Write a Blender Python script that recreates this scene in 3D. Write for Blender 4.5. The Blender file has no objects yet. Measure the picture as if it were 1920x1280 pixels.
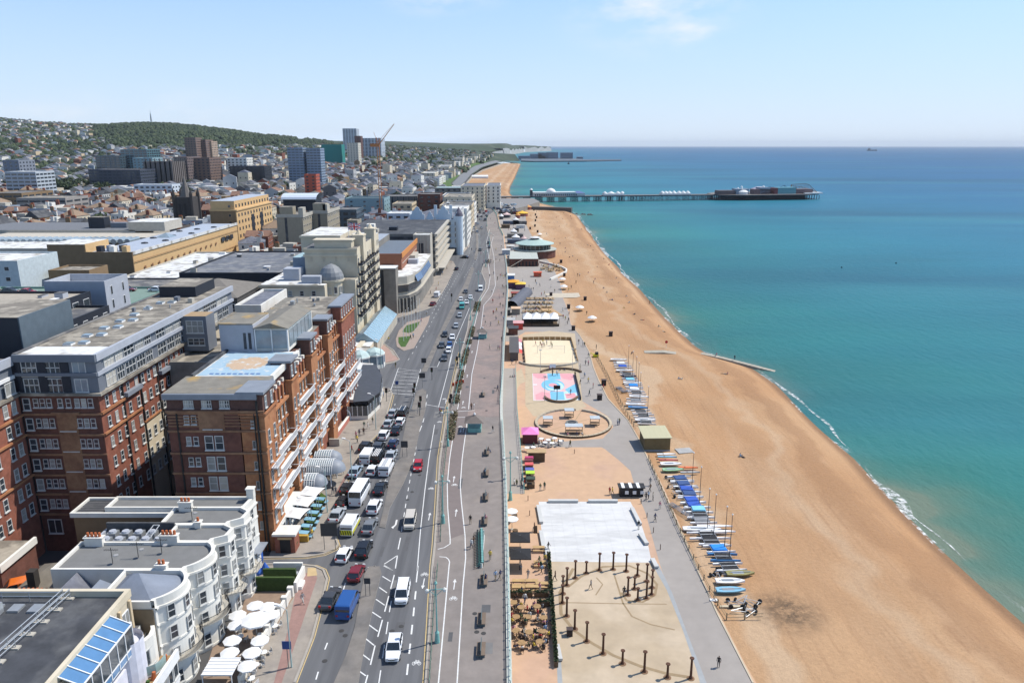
import bpy,bmesh,math,random
import numpy as np
from mathutils import Matrix,Vector
from mathutils.geometry import delaunay_2d_cdt
random.seed(7);rng=np.random.default_rng(7)
SC=bpy.context.scene
COL=bpy.data.collections.new("place");SC.collection.children.link(COL)
R=math.radians;PI=math.pi
F=1400.0;TH=math.atan2(367,F);SN=math.sin(TH);CS=math.cos(TH);HC=62.0
cam=bpy.data.cameras.new("camera");cam.sensor_width=36;cam.lens=F/1920*36
cam.clip_start=1;cam.clip_end=120000
co=bpy.data.objects.new("camera",cam);SC.collection.objects.link(co)
co.location=(0,0,HC);co.rotation_euler=(PI/2-TH,0,0);SC.camera=co
SUN_DIR=Vector((0.86,0.36,1.33)).normalized()
w=bpy.data.worlds.new("World");SC.world=w;w.use_nodes=True
nt=w.node_tree;nt.nodes.clear()
out=nt.nodes.new("ShaderNodeOutputWorld");bg=nt.nodes.new("ShaderNodeBackground")
sky=nt.nodes.new("ShaderNodeTexSky");sky.sky_type='NISHITA';sky.sun_disc=False
sky.sun_elevation=math.asin(SUN_DIR.z);sky.sun_rotation=math.atan2(SUN_DIR.x,SUN_DIR.y)
sky.altitude=0;sky.air_density=1.0;sky.dust_density=0.15;sky.ozone_density=3.0
bg.inputs[1].default_value=0.14
tc=nt.nodes.new("ShaderNodeTexCoord");mp=nt.nodes.new("ShaderNodeMapping");nz=nt.nodes.new("ShaderNodeTexNoise")
mp.inputs['Scale'].default_value=(3.2,3.2,9.0);nz.inputs['Scale'].default_value=2.6;nz.inputs['Detail'].default_value=6;nz.inputs['Roughness'].default_value=.62
nt.links.new(tc.outputs['Generated'],mp.inputs[0]);nt.links.new(mp.outputs[0],nz.inputs['Vector'])
def wnode(t,**k):
 n=nt.nodes.new(t)
 for a,b in k.items():setattr(n,a,b)
 return n
def cloud_at(px,py,wid,hei):
 d=Vector(((px-960)/F,CS-(py-640)/F*SN,-SN-(py-640)/F*CS)).normalized()
 s=wnode("ShaderNodeVectorMath",operation='SUBTRACT');s.inputs[1].default_value=d
 m=wnode("ShaderNodeVectorMath",operation='MULTIPLY');m.inputs[1].default_value=(1/wid,1/wid,1/hei)
 l=wnode("ShaderNodeVectorMath",operation='LENGTH')
 nt.links.new(tc.outputs['Generated'],s.inputs[0]);nt.links.new(s.outputs[0],m.inputs[0]);nt.links.new(m.outputs[0],l.inputs[0])
 mr=wnode("ShaderNodeMapRange",interpolation_type='SMOOTHSTEP');mr.inputs[1].default_value=1.0;mr.inputs[2].default_value=0.1
 nt.links.new(l.outputs[1],mr.inputs[0]);return mr.outputs[0]
def wmath(op,a,b):
 n=wnode("ShaderNodeMath",operation=op)
 for i,x in enumerate((a,b)):
  if isinstance(x,(int,float)):n.inputs[i].default_value=x
  else:nt.links.new(x,n.inputs[i])
 return n.outputs[0]
mask=cloud_at(1225,5,.15,.075)
mask=wmath('MAXIMUM',mask,cloud_at(1290,55,.06,.035))
mask=wmath('MAXIMUM',mask,wmath('MULTIPLY',cloud_at(290,205,.13,.035),.5))
mask=wmath('MAXIMUM',mask,wmath('MULTIPLY',cloud_at(110,215,.10,.02),.45))
mask=wmath('MAXIMUM',mask,wmath('MULTIPLY',cloud_at(820,-6,.10,.03),.8))
mr=wnode("ShaderNodeMapRange");mr.inputs[1].default_value=.43;mr.inputs[2].default_value=.70
nt.links.new(nz.outputs['Fac'],mr.inputs[0])
fac=wmath('MULTIPLY',wmath('MULTIPLY',mask,mr.outputs[0]),.85)
mx=wnode("ShaderNodeMix",data_type='RGBA');mx.inputs[7].default_value=(5.2,5.25,5.4,1)
sx=wnode("ShaderNodeSeparateXYZ");nt.links.new(tc.outputs['Generated'],sx.inputs[0])
hz=wnode("ShaderNodeMapRange",interpolation_type='SMOOTHSTEP');hz.inputs[1].default_value=.42;hz.inputs[2].default_value=-.02;hz.inputs[4].default_value=.92
nt.links.new(sx.outputs[2],hz.inputs[0])
cr=wnode("ShaderNodeValToRGB");e=cr.color_ramp.elements
e[0].position=0;e[0].color=(.70,.82,.985,1);e[1].position=.22;e[1].color=(.34,.56,.93,1);k_=e.new(.07);k_.color=(.565,.73,.96,1)
nt.links.new(sx.outputs[2],cr.inputs[0])
ps=wnode("ShaderNodeVectorMath",operation='SCALE');ps.inputs['Scale'].default_value=5.6;nt.links.new(cr.outputs[0],ps.inputs[0])
pm=wnode("ShaderNodeMix",data_type='RGBA');nt.links.new(hz.outputs[0],pm.inputs[0]);nt.links.new(sky.outputs[0],pm.inputs[6]);nt.links.new(ps.outputs[0],pm.inputs[7])
nt.links.new(fac,mx.inputs[0]);nt.links.new(pm.outputs[2],mx.inputs[6])
nt.links.new(mx.outputs[2],bg.inputs[0]);nt.links.new(bg.outputs[0],out.inputs[0])
sun=bpy.data.lights.new("sun",'SUN');sun.energy=4.0;sun.angle=R(.5);sun.color=(1,.95,.87)
so=bpy.data.objects.new("sun",sun);SC.collection.objects.link(so)
so.rotation_euler=(-SUN_DIR).to_track_quat('-Z','Y').to_euler()
SC.view_settings.view_transform='Standard';SC.view_settings.look='None'
SC.view_settings.exposure=0.42;SC.view_settings.gamma=1;SC.view_settings.use_curve_mapping=False
SC.cycles.max_bounces=5;SC.cycles.diffuse_bounces=2;SC.cycles.glossy_bounces=2;SC.cycles.transmission_bounces=2
SC.cycles.volume_bounces=0;SC.cycles.use_denoising=True
def G(px,py,z=0.0):
 r=(px-960)/F;v=(py-640)/F;t=(HC-z)/(SN+v*CS)
 return(r*t,(CS-v*SN)*t,z)
def G2(px,py,z=0.0):return G(px,py,z)[:2]
def AT(px,py,Y):
 v=(py-640)/F;dz=-Y*(SN+v*CS)/(CS-v*SN)
 return((px-960)/F*(Y*CS-dz*SN),Y,HC+dz)
MATS={}
def M(name,col=None,rough=.85,var=.12,scale=.8,bump=0.0,metal=0.0,col2=None,sc2=.08,lo=.45,hi=.6,alpha=None,streak=None,spec=.3,emit=None):
 if name in MATS:return MATS[name]
 m=bpy.data.materials.new(name);m.use_nodes=True;n=m.node_tree;MATS[name]=m
 b=n.nodes["Principled BSDF"];b.inputs['Roughness'].default_value=rough;b.inputs['Metallic'].default_value=metal
 b.inputs['Specular IOR Level'].default_value=spec
 ge=n.nodes.new("ShaderNodeNewGeometry");no=n.nodes.new("ShaderNodeTexNoise")
 no.inputs['Scale'].default_value=scale;no.inputs['Detail'].default_value=5;no.inputs['Roughness'].default_value=.65
 vec=ge.outputs['Position']
 if streak:
  mp=n.nodes.new("ShaderNodeMapping");mp.inputs['Scale'].default_value=streak
  n.links.new(vec,mp.inputs[0]);vec=mp.outputs[0]
 n.links.new(vec,no.inputs['Vector'])
 rp=n.nodes.new("ShaderNodeMapRange");rp.inputs[1].default_value=.3;rp.inputs[2].default_value=.7
 rp.inputs[3].default_value=1-var;rp.inputs[4].default_value=1+var
 n.links.new(no.outputs['Fac'],rp.inputs[0])
 src=None
 if col2:
  n2=n.nodes.new("ShaderNodeTexNoise");n2 .inputs['Scale'].default_value=sc2;n2 .inputs['Detail'].default_value=4
  n.links.new(vec if streak else ge.outputs['Position'],n2 .inputs['Vector'])
  r2=n.nodes.new("ShaderNodeMapRange");r2 .inputs[1].default_value=lo;r2 .inputs[2].default_value=hi
  n.links.new(n2 .outputs['Fac'],r2 .inputs[0])
  mc=n.nodes.new("ShaderNodeMix");mc.data_type='RGBA';mc.inputs[6].default_value=(*col,1);mc.inputs[7].default_value=(*col2,1)
  n.links.new(r2 .outputs[0],mc.inputs[0]);src=mc.outputs[2]
 vm=n.nodes.new("ShaderNodeVectorMath");vm.operation='SCALE'
 if src:n.links.new(src,vm.inputs[0])
 else:vm.inputs[0].default_value=col
 n.links.new(rp.outputs[0],vm.inputs['Scale']);n.links.new(vm.outputs[0],b.inputs['Base Color'])
 if bump:
  bp=n.nodes.new("ShaderNodeBump");bp.inputs['Strength'].default_value=min(1,bump);bp.inputs['Distance'].default_value=.05
  n.links.new(no.outputs['Fac'],bp.inputs['Height']);n.links.new(bp.outputs[0],b.inputs['Normal'])
 if alpha is not None:b.inputs['Alpha'].default_value=alpha
 if emit:b.inputs['Emission Color'].default_value=(*emit,1);b.inputs['Emission Strength'].default_value=1
 return m
class MB:
 def __init__(s):s.v=[];s.f=[];s.m=[];s.mats=[];s.T=None
 def mi(s,m):
  if m not in s.mats:s.mats.append(m)
  return s.mats.index(m)
 def add(s,vs,fs,m):
  k=len(s.v);i=s.mi(m)
  if s.T is not None:vs=[tuple(s.T@Vector(p))for p in vs]
  s.v.extend(vs);s.f.extend([tuple(a+k for a in f)for f in fs]);s.m.extend([i]*len(fs));return s
 def quad(s,pts,m):return s.add(pts,[tuple(range(len(pts)))],m)
 def box(s,x0,x1,y0,y1,z0,z1,m,top=None,bot=True):
  v=[(x0,y0,z0),(x1,y0,z0),(x1,y1,z0),(x0,y1,z0),(x0,y0,z1),(x1,y0,z1),(x1,y1,z1),(x0,y1,z1)]
  s.add(v,[(0,1,5,4),(1,2,6,5),(2,3,7,6),(3,0,4,7)]+([(3,2,1,0)]if bot else[]),m)
  return s.add(v[4:],[(0,1,2,3)],top or m)
 def prism(s,poly,z0,z1,m,top=None,bot=False,inset=0):
  n=len(poly);a=sum(poly[i][0]*poly[(i+1)%n][1]-poly[(i+1)%n][0]*poly[i][1]for i in range(n))
  if a<0:poly=poly[::-1]
  zb=z0 if callable(z0)else(lambda x,y:z0);zt=z1 if callable(z1)else(lambda x,y:z1)
  lo=[(x,y,zb(x,y))for x,y in poly];hi=[(x,y,zt(x,y))for x,y in poly]
  s.add(lo+hi,[(i,(i+1)%n,(i+1)%n+n,i+n)for i in range(n)],m)
  if top is not False:s.add(hi,[tuple(range(n))],top or m)
  if bot:s.add(lo,[tuple(range(n))[::-1]],m)
  return s
 def cyl(s,p0,p1,r0,r1=None,n=8,m=None,caps=True,ph=0):
  r1=r0 if r1 is None else r1;p0=Vector(p0);p1=Vector(p1);d=(p1-p0)
  if d.length<1e-6:return s
  q=d.to_track_quat('Z','Y');vs=[]
  for p,r in((p0,r0),(p1,r1)):
   for i in range(n):
    a=2*PI*(i+.5+ph)/n;vs.append(tuple(p+q@Vector((math.cos(a)*r,math.sin(a)*r,0))))
  fs=[(i,(i+1)%n,(i+1)%n+n,i+n)for i in range(n)]
  if caps:fs+=[tuple(range(n))[::-1],tuple(range(n,2*n))]
  return s.add(vs,fs,m)
 def lathe(s,c,prof,n,m,cap=True):
  vs=[];fs=[]
  for r,z in prof:
   for i in range(n):
    a=2*PI*(i+.5)/n;vs.append((c[0]+math.cos(a)*r,c[1]+math.sin(a)*r,c[2]+z))
  for j in range(len(prof)-1):
   for i in range(n):fs.append((j*n+i,j*n+(i+1)%n,(j+1)*n+(i+1)%n,(j+1)*n+i))
  if cap:fs.append(tuple(range((len(prof)-1)*n,len(prof)*n)))
  return s.add(vs,fs,m)
 def tube(s,pts,r,m,n=5):
  for a,b in zip(pts[:-1],pts[1:]):s.cyl(a,b,r,r,n,m)
  return s
 def mesh(s,name,smooth=False):
  me=bpy.data.meshes.new(name);me.from_pydata(s.v,[],s.f)
  for m in s.mats:me.materials.append(m)
  me.polygons.foreach_set('material_index',s.m)
  if smooth:me.polygons.foreach_set('use_smooth',[True]*len(s.f))
  me.update();return me
def link(name,data,parent=None,loc=(0,0,0),rz=0,scale=None):
 o=bpy.data.objects.new(name,data);COL.objects.link(o);o.location=loc
 if rz:o.rotation_euler=(0,0,rz)
 if scale:o.scale=scale if hasattr(scale,'__len__')else(scale,)*3
 if parent:o.parent=parent
 return o
def tag(o,label=None,cat=None,group=None,kind=None):
 if label:o['label']=label
 if cat:o['category']=cat
 if group:o['group']=group
 if kind:o['kind']=kind
 return o
def thing(name,label,cat,loc=(0,0,0),rz=0,group=None,scale=None):
 return tag(link(name,None,None,loc,rz,scale),label,cat,group)
def part(name,mb,parent,smooth=False,label=None,kind=None,loc=(0,0,0),rz=0):
 return tag(link(name,mb.mesh(name,smooth),parent,loc,rz),label,None,None,kind)
def single(name,mb,label,cat,loc=(0,0,0),rz=0,group=None,smooth=False):
 return tag(link(name,mb.mesh(name,smooth),None,loc,rz),label,cat,group)
def struct(name,mb,smooth=False,parent=None):
 o=link(name,mb.mesh(name,smooth),parent)
 if not parent:o['kind']='structure'
 return o
CHILD={}
def kids(o):
 if o.name not in CHILD:CHILD[o.name]=[c for c in COL.objects if c.parent==o]
 return CHILD[o.name]
def clone(o,loc=None,rz=None,label=None,group=None,scale=None,paint=None,parent=None):
 c=o.copy();COL.objects.link(c)
 if parent is not None:c.parent=parent
 if loc is not None:c.location=loc
 if rz is not None:c.rotation_euler=(0,0,rz)
 if scale is not None:c.scale=scale if hasattr(scale,'__len__')else(scale,)*3
 if label:c['label']=label
 if group:c['group']=group
 def rp(x):
  if paint:
   for i,s in enumerate(x.material_slots):
    if s.material and s.material.name in paint:
     mm=paint[s.material.name];s.link='OBJECT';s.material=mm
 if c.type=='MESH':rp(c)
 for k in kids(o):
  d=k.copy();COL.objects.link(d);d.parent=c;rp(d)
  for g in kids(k):
   e=g.copy();COL.objects.link(e);e.parent=d;rp(e)
 return c
 # ============================================================ THE SETTING
asphalt=M('asphalt',(.125,.126,.130),.95,.14,.35,col2=(.098,.099,.104),sc2=.9,lo=.42,hi=.62,streak=(.9,.03,1))
asphalt_worn=M('asphalt_worn',(.185,.168,.150),.95,.18,.5,col2=(.15,.14,.13),sc2=.2)
prom=M('promenade_asphalt',(.205,.18,.163),.95,.12,.5,col2=(.235,.205,.183),sc2=.06)
prom_pink=M('promenade_pink',(.25,.195,.172),.95,.12,.7,col2=(.205,.17,.155),sc2=.15)
paving=M('pavement_slabs',(.29,.255,.215),.9,.12,.9,col2=(.25,.22,.19),sc2=.2)
paving_red=M('red_paving',(.27,.165,.14),.9,.12,1.2)
kerbm=M('kerb_stone',(.33,.30,.26),.9,.1)
orange_pave=M('orange_paving',(.49,.32,.20),.92,.07,.6,col2=(.46,.30,.205),sc2=.09)
lower_path=M('lower_path',(.29,.262,.235),.95,.06,.5,col2=(.31,.28,.25),sc2=.05)
cream_conc=M('cream_concrete',(.46,.37,.265),.9,.10,.35,col2=(.40,.315,.215),sc2=.12)
cream_conc2=M('cream_concrete_pale',(.47,.40,.29),.9,.10,.35,col2=(.42,.35,.25),sc2=.12)
white_conc=M('white_concrete',(.56,.555,.54),.9,.08,1.1,col2=(.49,.485,.47),sc2=.35,streak=(.35,1.3,1))
grey_edge=M('grey_edging',(.30,.31,.31),.9,.08)
court_sand=M('court_sand',(.66,.55,.38),.95,.06,.8)
white_mark=M('road_paint',(.62,.62,.60),.8,.15,2.5)
yellow_mark=M('yellow_paint',(.50,.37,.17),.85,.15,2.0)
grass_m=M('lawn',(.05,.10,.022),.95,.3,.9)
steel=M('galvanised_steel',(.45,.47,.48),.4,.08,metal=.6)
black_m=M('black_paint',(.018,.018,.02),.6,.1)
white_m=M('white_paint',(.72,.72,.71),.6,.06)
turq=M('turquoise_paint',(.20,.42,.38),.6,.12,1.5)
glass=M('window_glass',(.035,.045,.055),.08,.3,.35,spec=.9)
glass_l=M('pale_glass',(.22,.27,.30),.1,.2,.5,spec=.8)
def lerp(tab,y):
 if y<=tab[0][0]:a,b=tab[0],tab[1]
 elif y>=tab[-1][0]:return tab[-1][1]
 else:
  for a,b in zip(tab[:-1],tab[1:]):
   if a[0]<=y<=b[0]:break
 return a[1]+(b[1]-a[1])*(y-a[0])/(b[0]-a[0])
def curve_of(pts,z):return sorted((G(x,y,z)[1],G(x,y,z)[0])for x,y in pts)
LZ=-4.5;SEA=-8.0
EDGE=curve_of([(962,1500),(960,1280),(957,1150),(953,1000),(950,900),(944,800),(942,770),(944,701),(946,640),(950,590),(953,545),(951,500),(948,479),(944,442),(937,427),(932,404),(925,393),(915,380),(893,360),(872,345),(885,330),(905,318),(935,308),(955,302)],0)
BEDGE=curve_of([(1560,1500),(1412,1280),(1345,1150),(1300,1050),(1262,960),(1240,910),(1215,860),(1196,820),(1176,786),(1140,748),(1122,712),(1113,690),(1105,660),(1088,630),(1070,608),(1066,585),(1056,560),(1050,530),(1035,500),(1005,460),(995,440),(985,420),(985,400),(972,385)],LZ)
BEDGE+=[(y,x+1)for y,x in EDGE if y>BEDGE[-1][0]+30]
SHORE=curve_of([(2300,1500),(1920,1175),(1830,1095),(1760,1030),(1700,970),(1640,908),(1600,862),(1540,808),(1500,765),(1450,720),(1410,692),(1325,664),(1300,648),(1270,620),(1240,590),(1200,545),(1165,510),(1130,470),(1100,430),(1082,404),(1060,393),(1010,381),(965,372),(955,362),(957,350),(965,335),(972,318),(977,306)],SEA)
SHORE+=[(3300,20),(4000,-120),(4700,-190),(4900,-60),(5600,-150),(6000,-20),(7200,60),(8200,120),(10000,500),(12500,640),(13000,-400),(60000,-9000)]
def xe(Y):return lerp(EDGE,Y)
def xb(Y):return max(lerp(BEDGE,Y),xe(Y)+.5)
def xs(Y):return lerp(SHORE,Y)
HOR=[(-60,229),(0,226),(100,234),(200,238),(284,234),(340,236),(420,245),(500,256),(560,260),(640,264),(740,265),(800,267),(860,269),(930,269),(1000,267),(1022,269),(1040,272)]
def sm(t):t=min(1,max(0,t));return t*t*(3-2*t)
def noise2(x,y):
 return(math.sin(x*1.3+y*.7)+math.sin(y*1.7-x*.6+1.3)+.6*math.sin(x*3.1+2.1)*math.cos(y*2.7))/2.6
def TZ(X,Y):
 d=-32-X
 base=9*sm((d-70)/260)*sm((Y-120)/150)
 if Y>1000:base+=14*sm((Y-1000)/1200)*sm((xs(Y)-30-X)/200)
 if Y>850:
  a=max(-.85,X/Y);px=960+F*a*1.02
  py=lerp(HOR,px);D=3000 if px<480 else 3000+(px-480)*8
  zr=HC+(272.5-py)*.00068*D
  t=sm((Y-900)/(D-900))**1.25
  z=base+t*(zr-base)*(1+.04*noise2(X/260,Y/330))
  if Y>D:z-=(Y-D)*.012
  edge=sm((xs(Y)-X-20)/(120 if Y<4200 else 40))
  return(z if Y>1500 else z)*edge+(0 if Y<3200 else 26)*(1-edge)
 return base
def grid_struct(name,rows,mat,smooth=True,matf=None):
 me=bpy.data.meshes.new(name);n=len(rows[0]);vs=[p for r in rows for p in r];fs=[]
 for j in range(len(rows)-1):
  for i in range(n-1):fs.append((j*n+i,j*n+i+1,(j+1)*n+i+1,(j+1)*n+i))
 me.from_pydata(vs,[],fs);me.materials.append(mat)
 me.polygons.foreach_set('use_smooth',[smooth]*len(fs));me.update()
 o=link(name,me);o['kind']='structure';return o
town_ground=M('town_ground',(.075,.073,.072),.95,.2,.05,col2=(.04,.052,.03),sc2=.011,lo=.52,hi=.58)
hill_m=M('hill_grass_and_scrub',(.035,.052,.026),.95,.35,.02,col2=(.075,.085,.05),sc2=.004,lo=.5,hi=.62)
ys=[50,65,80]+[80*1.055**k for k in range(1,62)]+[2300+170*k for k in range(0,60)]
ys=sorted(set(round(y,1)for y in ys if y<12600))
rows_near,rows_far=[],[]
for Y in ys:
 x1=xe(Y)if Y<3000 else xs(Y)-4
 rr=[]
 for i in range(61):
  t=(i/60)**.7;X=-1.05*Y-260+(x1+1.05*Y+260)*t
  rr.append((X,Y,TZ(X,Y)-.03))
 if Y<=1750:rows_near.append(rr)
 if Y>=1700:rows_far.append(rr)
rows_far.insert(0,rows_near[-1])
grid_struct('town_ground',rows_near,town_ground);grid_struct('hills',rows_far,hill_m)
shingle=bpy.data.materials.new('shingle_beach');shingle.use_nodes=True
def build_shingle(m):
 n=m.node_tree;b=n.nodes["Principled BSDF"];b.inputs['Roughness'].default_value=.95;b.inputs['Specular IOR Level'].default_value=.15
 N=n.nodes.new;L=n.links.new
 at=N("ShaderNodeAttribute");at.attribute_name='tt'
 ge=N("ShaderNodeNewGeometry")
 def noise(sc,det=5,streak=None,ro=.6):
  q=N("ShaderNodeTexNoise");q.inputs['Scale'].default_value=sc;q.inputs['Detail'].default_value=det;q.inputs['Roughness'].default_value=ro
  v=ge.outputs['Position']
  if streak:
   mp=N("ShaderNodeMapping");mp.inputs['Scale'].default_value=streak;mp.inputs['Rotation'].default_value=(0,0,R(-12));L(v,mp.inputs[0]);v=mp.outputs[0]
  L(v,q.inputs['Vector']);return q.outputs['Fac']
 def mr(f,a,b_,c,d):
  q=N("ShaderNodeMapRange");L(f,q.inputs[0])
  for i,x in enumerate((a,b_,c,d)):q.inputs[i+1].default_value=x
  return q.outputs[0]
 def mix(f,a,c):
  q=N("ShaderNodeMix");q.data_type='RGBA';L(f,q.inputs[0])
  if isinstance(a,tuple):q.inputs[6].default_value=(*a,1)
  else:L(a,q.inputs[6])
  q.inputs[7].default_value=(*c,1);return q.outputs[2]
 c=mix(mr(noise(.012,4),.40,.62,0,1),(.39,.225,.115),(.43,.275,.155))
 c=mix(mr(noise(.05,6,(.5,.08,1)),.52,.72,0,.75),c,(.50,.37,.25))
 c=mix(mr(noise(.6,4,(1.6,.06,1)),.56,.74,0,.6),c,(.30,.175,.095))
 c=mix(mr(noise(.022,3),.53,.66,0,.35),c,(.31,.185,.10))
 wd_=N('ShaderNodeMath');wd_.operation='MULTIPLY_ADD';L(noise(.03,3),wd_.inputs[0]);wd_.inputs[1].default_value=26;L(at.outputs['Fac'],wd_.inputs[2])
 for(b0,b1,cc,am)in((-2,5,(.27,.15,.078),.5),(-16,-11,(.31,.185,.10),.3),(-9,-6,(.47,.35,.235),.35),(-34,-27,(.49,.37,.25),.5),(-46,-41,(.31,.19,.105),.35)):
  g_=N('ShaderNodeMath');g_.operation='MULTIPLY';L(mr(wd_.outputs[0],b0,b0+2,0,am),g_.inputs[0]);L(mr(wd_.outputs[0],b1,b1+2,1,0),g_.inputs[1]);c=mix(g_.outputs[0],c,cc)
 wv=N("ShaderNodeTexWave");wv.inputs['Scale'].default_value=.11;wv.inputs['Distortion'].default_value=2.2;wv.inputs['Detail'].default_value=1;wv.inputs['Detail Scale'].default_value=.25
 mp=N("ShaderNodeMapping");mp.inputs['Rotation'].default_value=(0,0,R(13));mp.inputs['Scale'].default_value=(1,.12,1)
 L(ge.outputs['Position'],mp.inputs[0]);L(mp.outputs[0],wv.inputs['Vector'])
 g=N("ShaderNodeMath");g.operation='MULTIPLY';L(mr(wv.outputs['Fac'],.86,1,0,.5),g.inputs[0]);L(mr(noise(.06,3),.5,.62,0,1),g.inputs[1])
 c=mix(g.outputs[0],c,(.31,.18,.10))
 sx_=G(1478,1150,-5);vs_=N('ShaderNodeVectorMath');vs_.operation='DISTANCE';L(ge.outputs['Position'],vs_.inputs[0]);vs_.inputs[1].default_value=sx_
 g_=N('ShaderNodeMath');g_.operation='MULTIPLY';L(mr(vs_.outputs['Value'],1.0,6.5,.95,0),g_.inputs[0]);L(mr(noise(.55,6,ro=.8),.38,.6,.15,1),g_.inputs[1]);c=mix(g_.outputs[0],c,(.075,.055,.04))
 c=mix(mr(at.outputs['Fac'],-3.2,-1.0,0,.85),c,(.20,.115,.064))
 sc=N("ShaderNodeVectorMath");sc.operation='SCALE';L(c,sc.inputs[0]);L(mr(noise(1.8,6,ro=.8),.3,.7,.87,1.13),sc.inputs['Scale'])
 L(sc.outputs[0],b.inputs['Base Color'])
 bp=N("ShaderNodeBump");bp.inputs['Strength'].default_value=.7;bp.inputs['Distance'].default_value=.35;L(noise(.9,7,ro=.75),bp.inputs['Height']);L(bp.outputs[0],b.inputs['Normal'])
build_shingle(shingle)
def beach_z(X,Y):
 a,b=xb(Y),xs(Y)+4.4;W=max(3,b-a);d=b-X;t=(X-a)/W
 z=LZ-.15-.9*sm(t)
 fall=max(0,1-d/16);z-=3.0*sm(fall)if d>0 else 0
 if d<=0:z=LZ-4.05+d*.09
 z+=.14*math.sin(X*.35+Y*.05+2*math.sin(Y*.03))*sm(t*5)*sm(d/6)
 return min(z,SEA+.02+d*.12)if d<5 else z
rows=[];tt=[]
ysb=[60+4*k for k in range(110)]+[500+12*k for k in range(50)]+[1100+40*k for k in range(48)]
for Y in ysb:
 a,b=xb(Y)-(2 if Y<930 else 45),xs(Y)+12;rr=[]
 for i in range(61):
  X=a+(b-a)*i/60;rr.append((X,Y,beach_z(X,Y)));tt.append(X-xs(Y))
 rows.append(rr)
be=grid_struct('shingle_beach',rows,shingle)
atr=be.data.attributes.new('tt','FLOAT','POINT');atr.data.foreach_set('value',tt)
def on_beach(px,py):
 z=-5
 for _ in range(6):X,Y,_z=G(px,py,z);z=beach_z(X,Y)
 return(X,Y,z)
seam=bpy.data.materials.new('sea_water');seam.use_nodes=True
def build_sea(m):
 n=m.node_tree;b=n.nodes["Principled BSDF"];N=n.nodes.new;L=n.links.new
 b.inputs['Roughness'].default_value=.42;b.inputs['Specular IOR Level'].default_value=.09
 at=N("ShaderNodeAttribute");at.attribute_name='off';ge=N("ShaderNodeNewGeometry")
 def noise(sc,det,streak=None,ro=.6):
  q=N("ShaderNodeTexNoise");q.inputs['Scale'].default_value=sc;q.inputs['Detail'].default_value=det;q.inputs['Roughness'].default_value=ro
  v=ge.outputs['Position']
  if streak:mp=N("ShaderNodeMapping");mp.inputs['Scale'].default_value=streak;L(v,mp.inputs[0]);v=mp.outputs[0]
  L(v,q.inputs['Vector']);return q.outputs['Fac']
 def mr(f,a,b_,c,d):
  q=N("ShaderNodeMapRange");L(f,q.inputs[0])
  for i,x in enumerate((a,b_,c,d)):q.inputs[i+1].default_value=x
  return q.outputs[0]
 wob=N("ShaderNodeMath");wob.operation='MULTIPLY_ADD';L(noise(.012,4),wob.inputs[0]);wob.inputs[1].default_value=90;L(at.outputs['Fac'],wob.inputs[2])
 lg=N("ShaderNodeMath");lg.operation='LOGARITHM';mxx=N("ShaderNodeMath");mxx.operation='MAXIMUM';mxx.inputs[1].default_value=1
 sb=N("ShaderNodeMath");sb.operation='SUBTRACT';L(wob.outputs[0],sb.inputs[0]);sb.inputs[1].default_value=38
 L(sb.outputs[0],mxx.inputs[0]);L(mxx.outputs[0],lg.inputs[0]);lg.inputs[1].default_value=10
 cr=N("ShaderNodeValToRGB");L(mr(lg.outputs[0],0,4.2,0,1),cr.inputs[0])
 e=cr.color_ramp.elements;e[0].position=0;e[0].color=(.13,.17,.12,1);e[1].position=1;e[1].color=(.003,.042,.125,1)
 for p,c in((.16,(.075,.155,.115)),(.30,(.028,.150,.125)),(.44,(.018,.165,.165)),(.56,(.012,.145,.200)),(.68,(.007,.098,.195)),(.8,(.005,.068,.175)),(.9,(.004,.055,.155))):
  k=e.new(p);k.color=(*c,1)
 c=cr.outputs[0]
 def mix(f,a,c2):
  q=N("ShaderNodeMix");q.data_type='RGBA';L(f,q.inputs[0]);L(a,q.inputs[6]);q.inputs[7].default_value=(*c2,1);return q.outputs[2]
 c=mix(mr(noise(.0035,4,(.28,1,1)),.46,.62,0,.6),c,(.006,.062,.105))  # wide dark patches: cloud shadow and wind streaks painted into the water colour
 c=mix(mr(noise(.006,5,(.25,1.3,1)),.52,.70,0,.5),c,(.040,.215,.24))
 c=mix(mr(noise(.03,4,(.3,1,1)),.5,.75,0,.3),c,(.008,.085,.11))
 L(c,b.inputs['Base Color'])
 bp=N("ShaderNodeBump");bp.inputs['Strength'].default_value=.8;bp.inputs['Distance'].default_value=.7
 L(noise(.35,7,(1,.45,1),.7),bp.inputs['Height']);L(bp.outputs[0],b.inputs['Normal'])
build_sea(seam)
ysea=[-600,-200,0,30,60]+[60+12*k for k in range(1,60)]+[780*1.045**k for k in range(1,98)]
offs=[-40,-6,0,2,4,8,14,22,32,45,60,80,110,150,200,280,400,600,900,1400,2200,3600,6000,10000,20000,40000,60000]
rows=[];ov=[]
for Y in ysea:
 s0=xs(max(Y,55))if Y<12400 else xs(12400)-(Y-12400)*.2
 rows.append([(s0+o,Y,SEA)for o in offs]);ov+=offs
se=grid_struct('sea',rows,seam);a_=se.data.attributes.new('off','FLOAT','POINT');a_.data.foreach_set('value',ov)
foam_m=bpy.data.materials.new('sea_foam');foam_m.use_nodes=True
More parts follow.
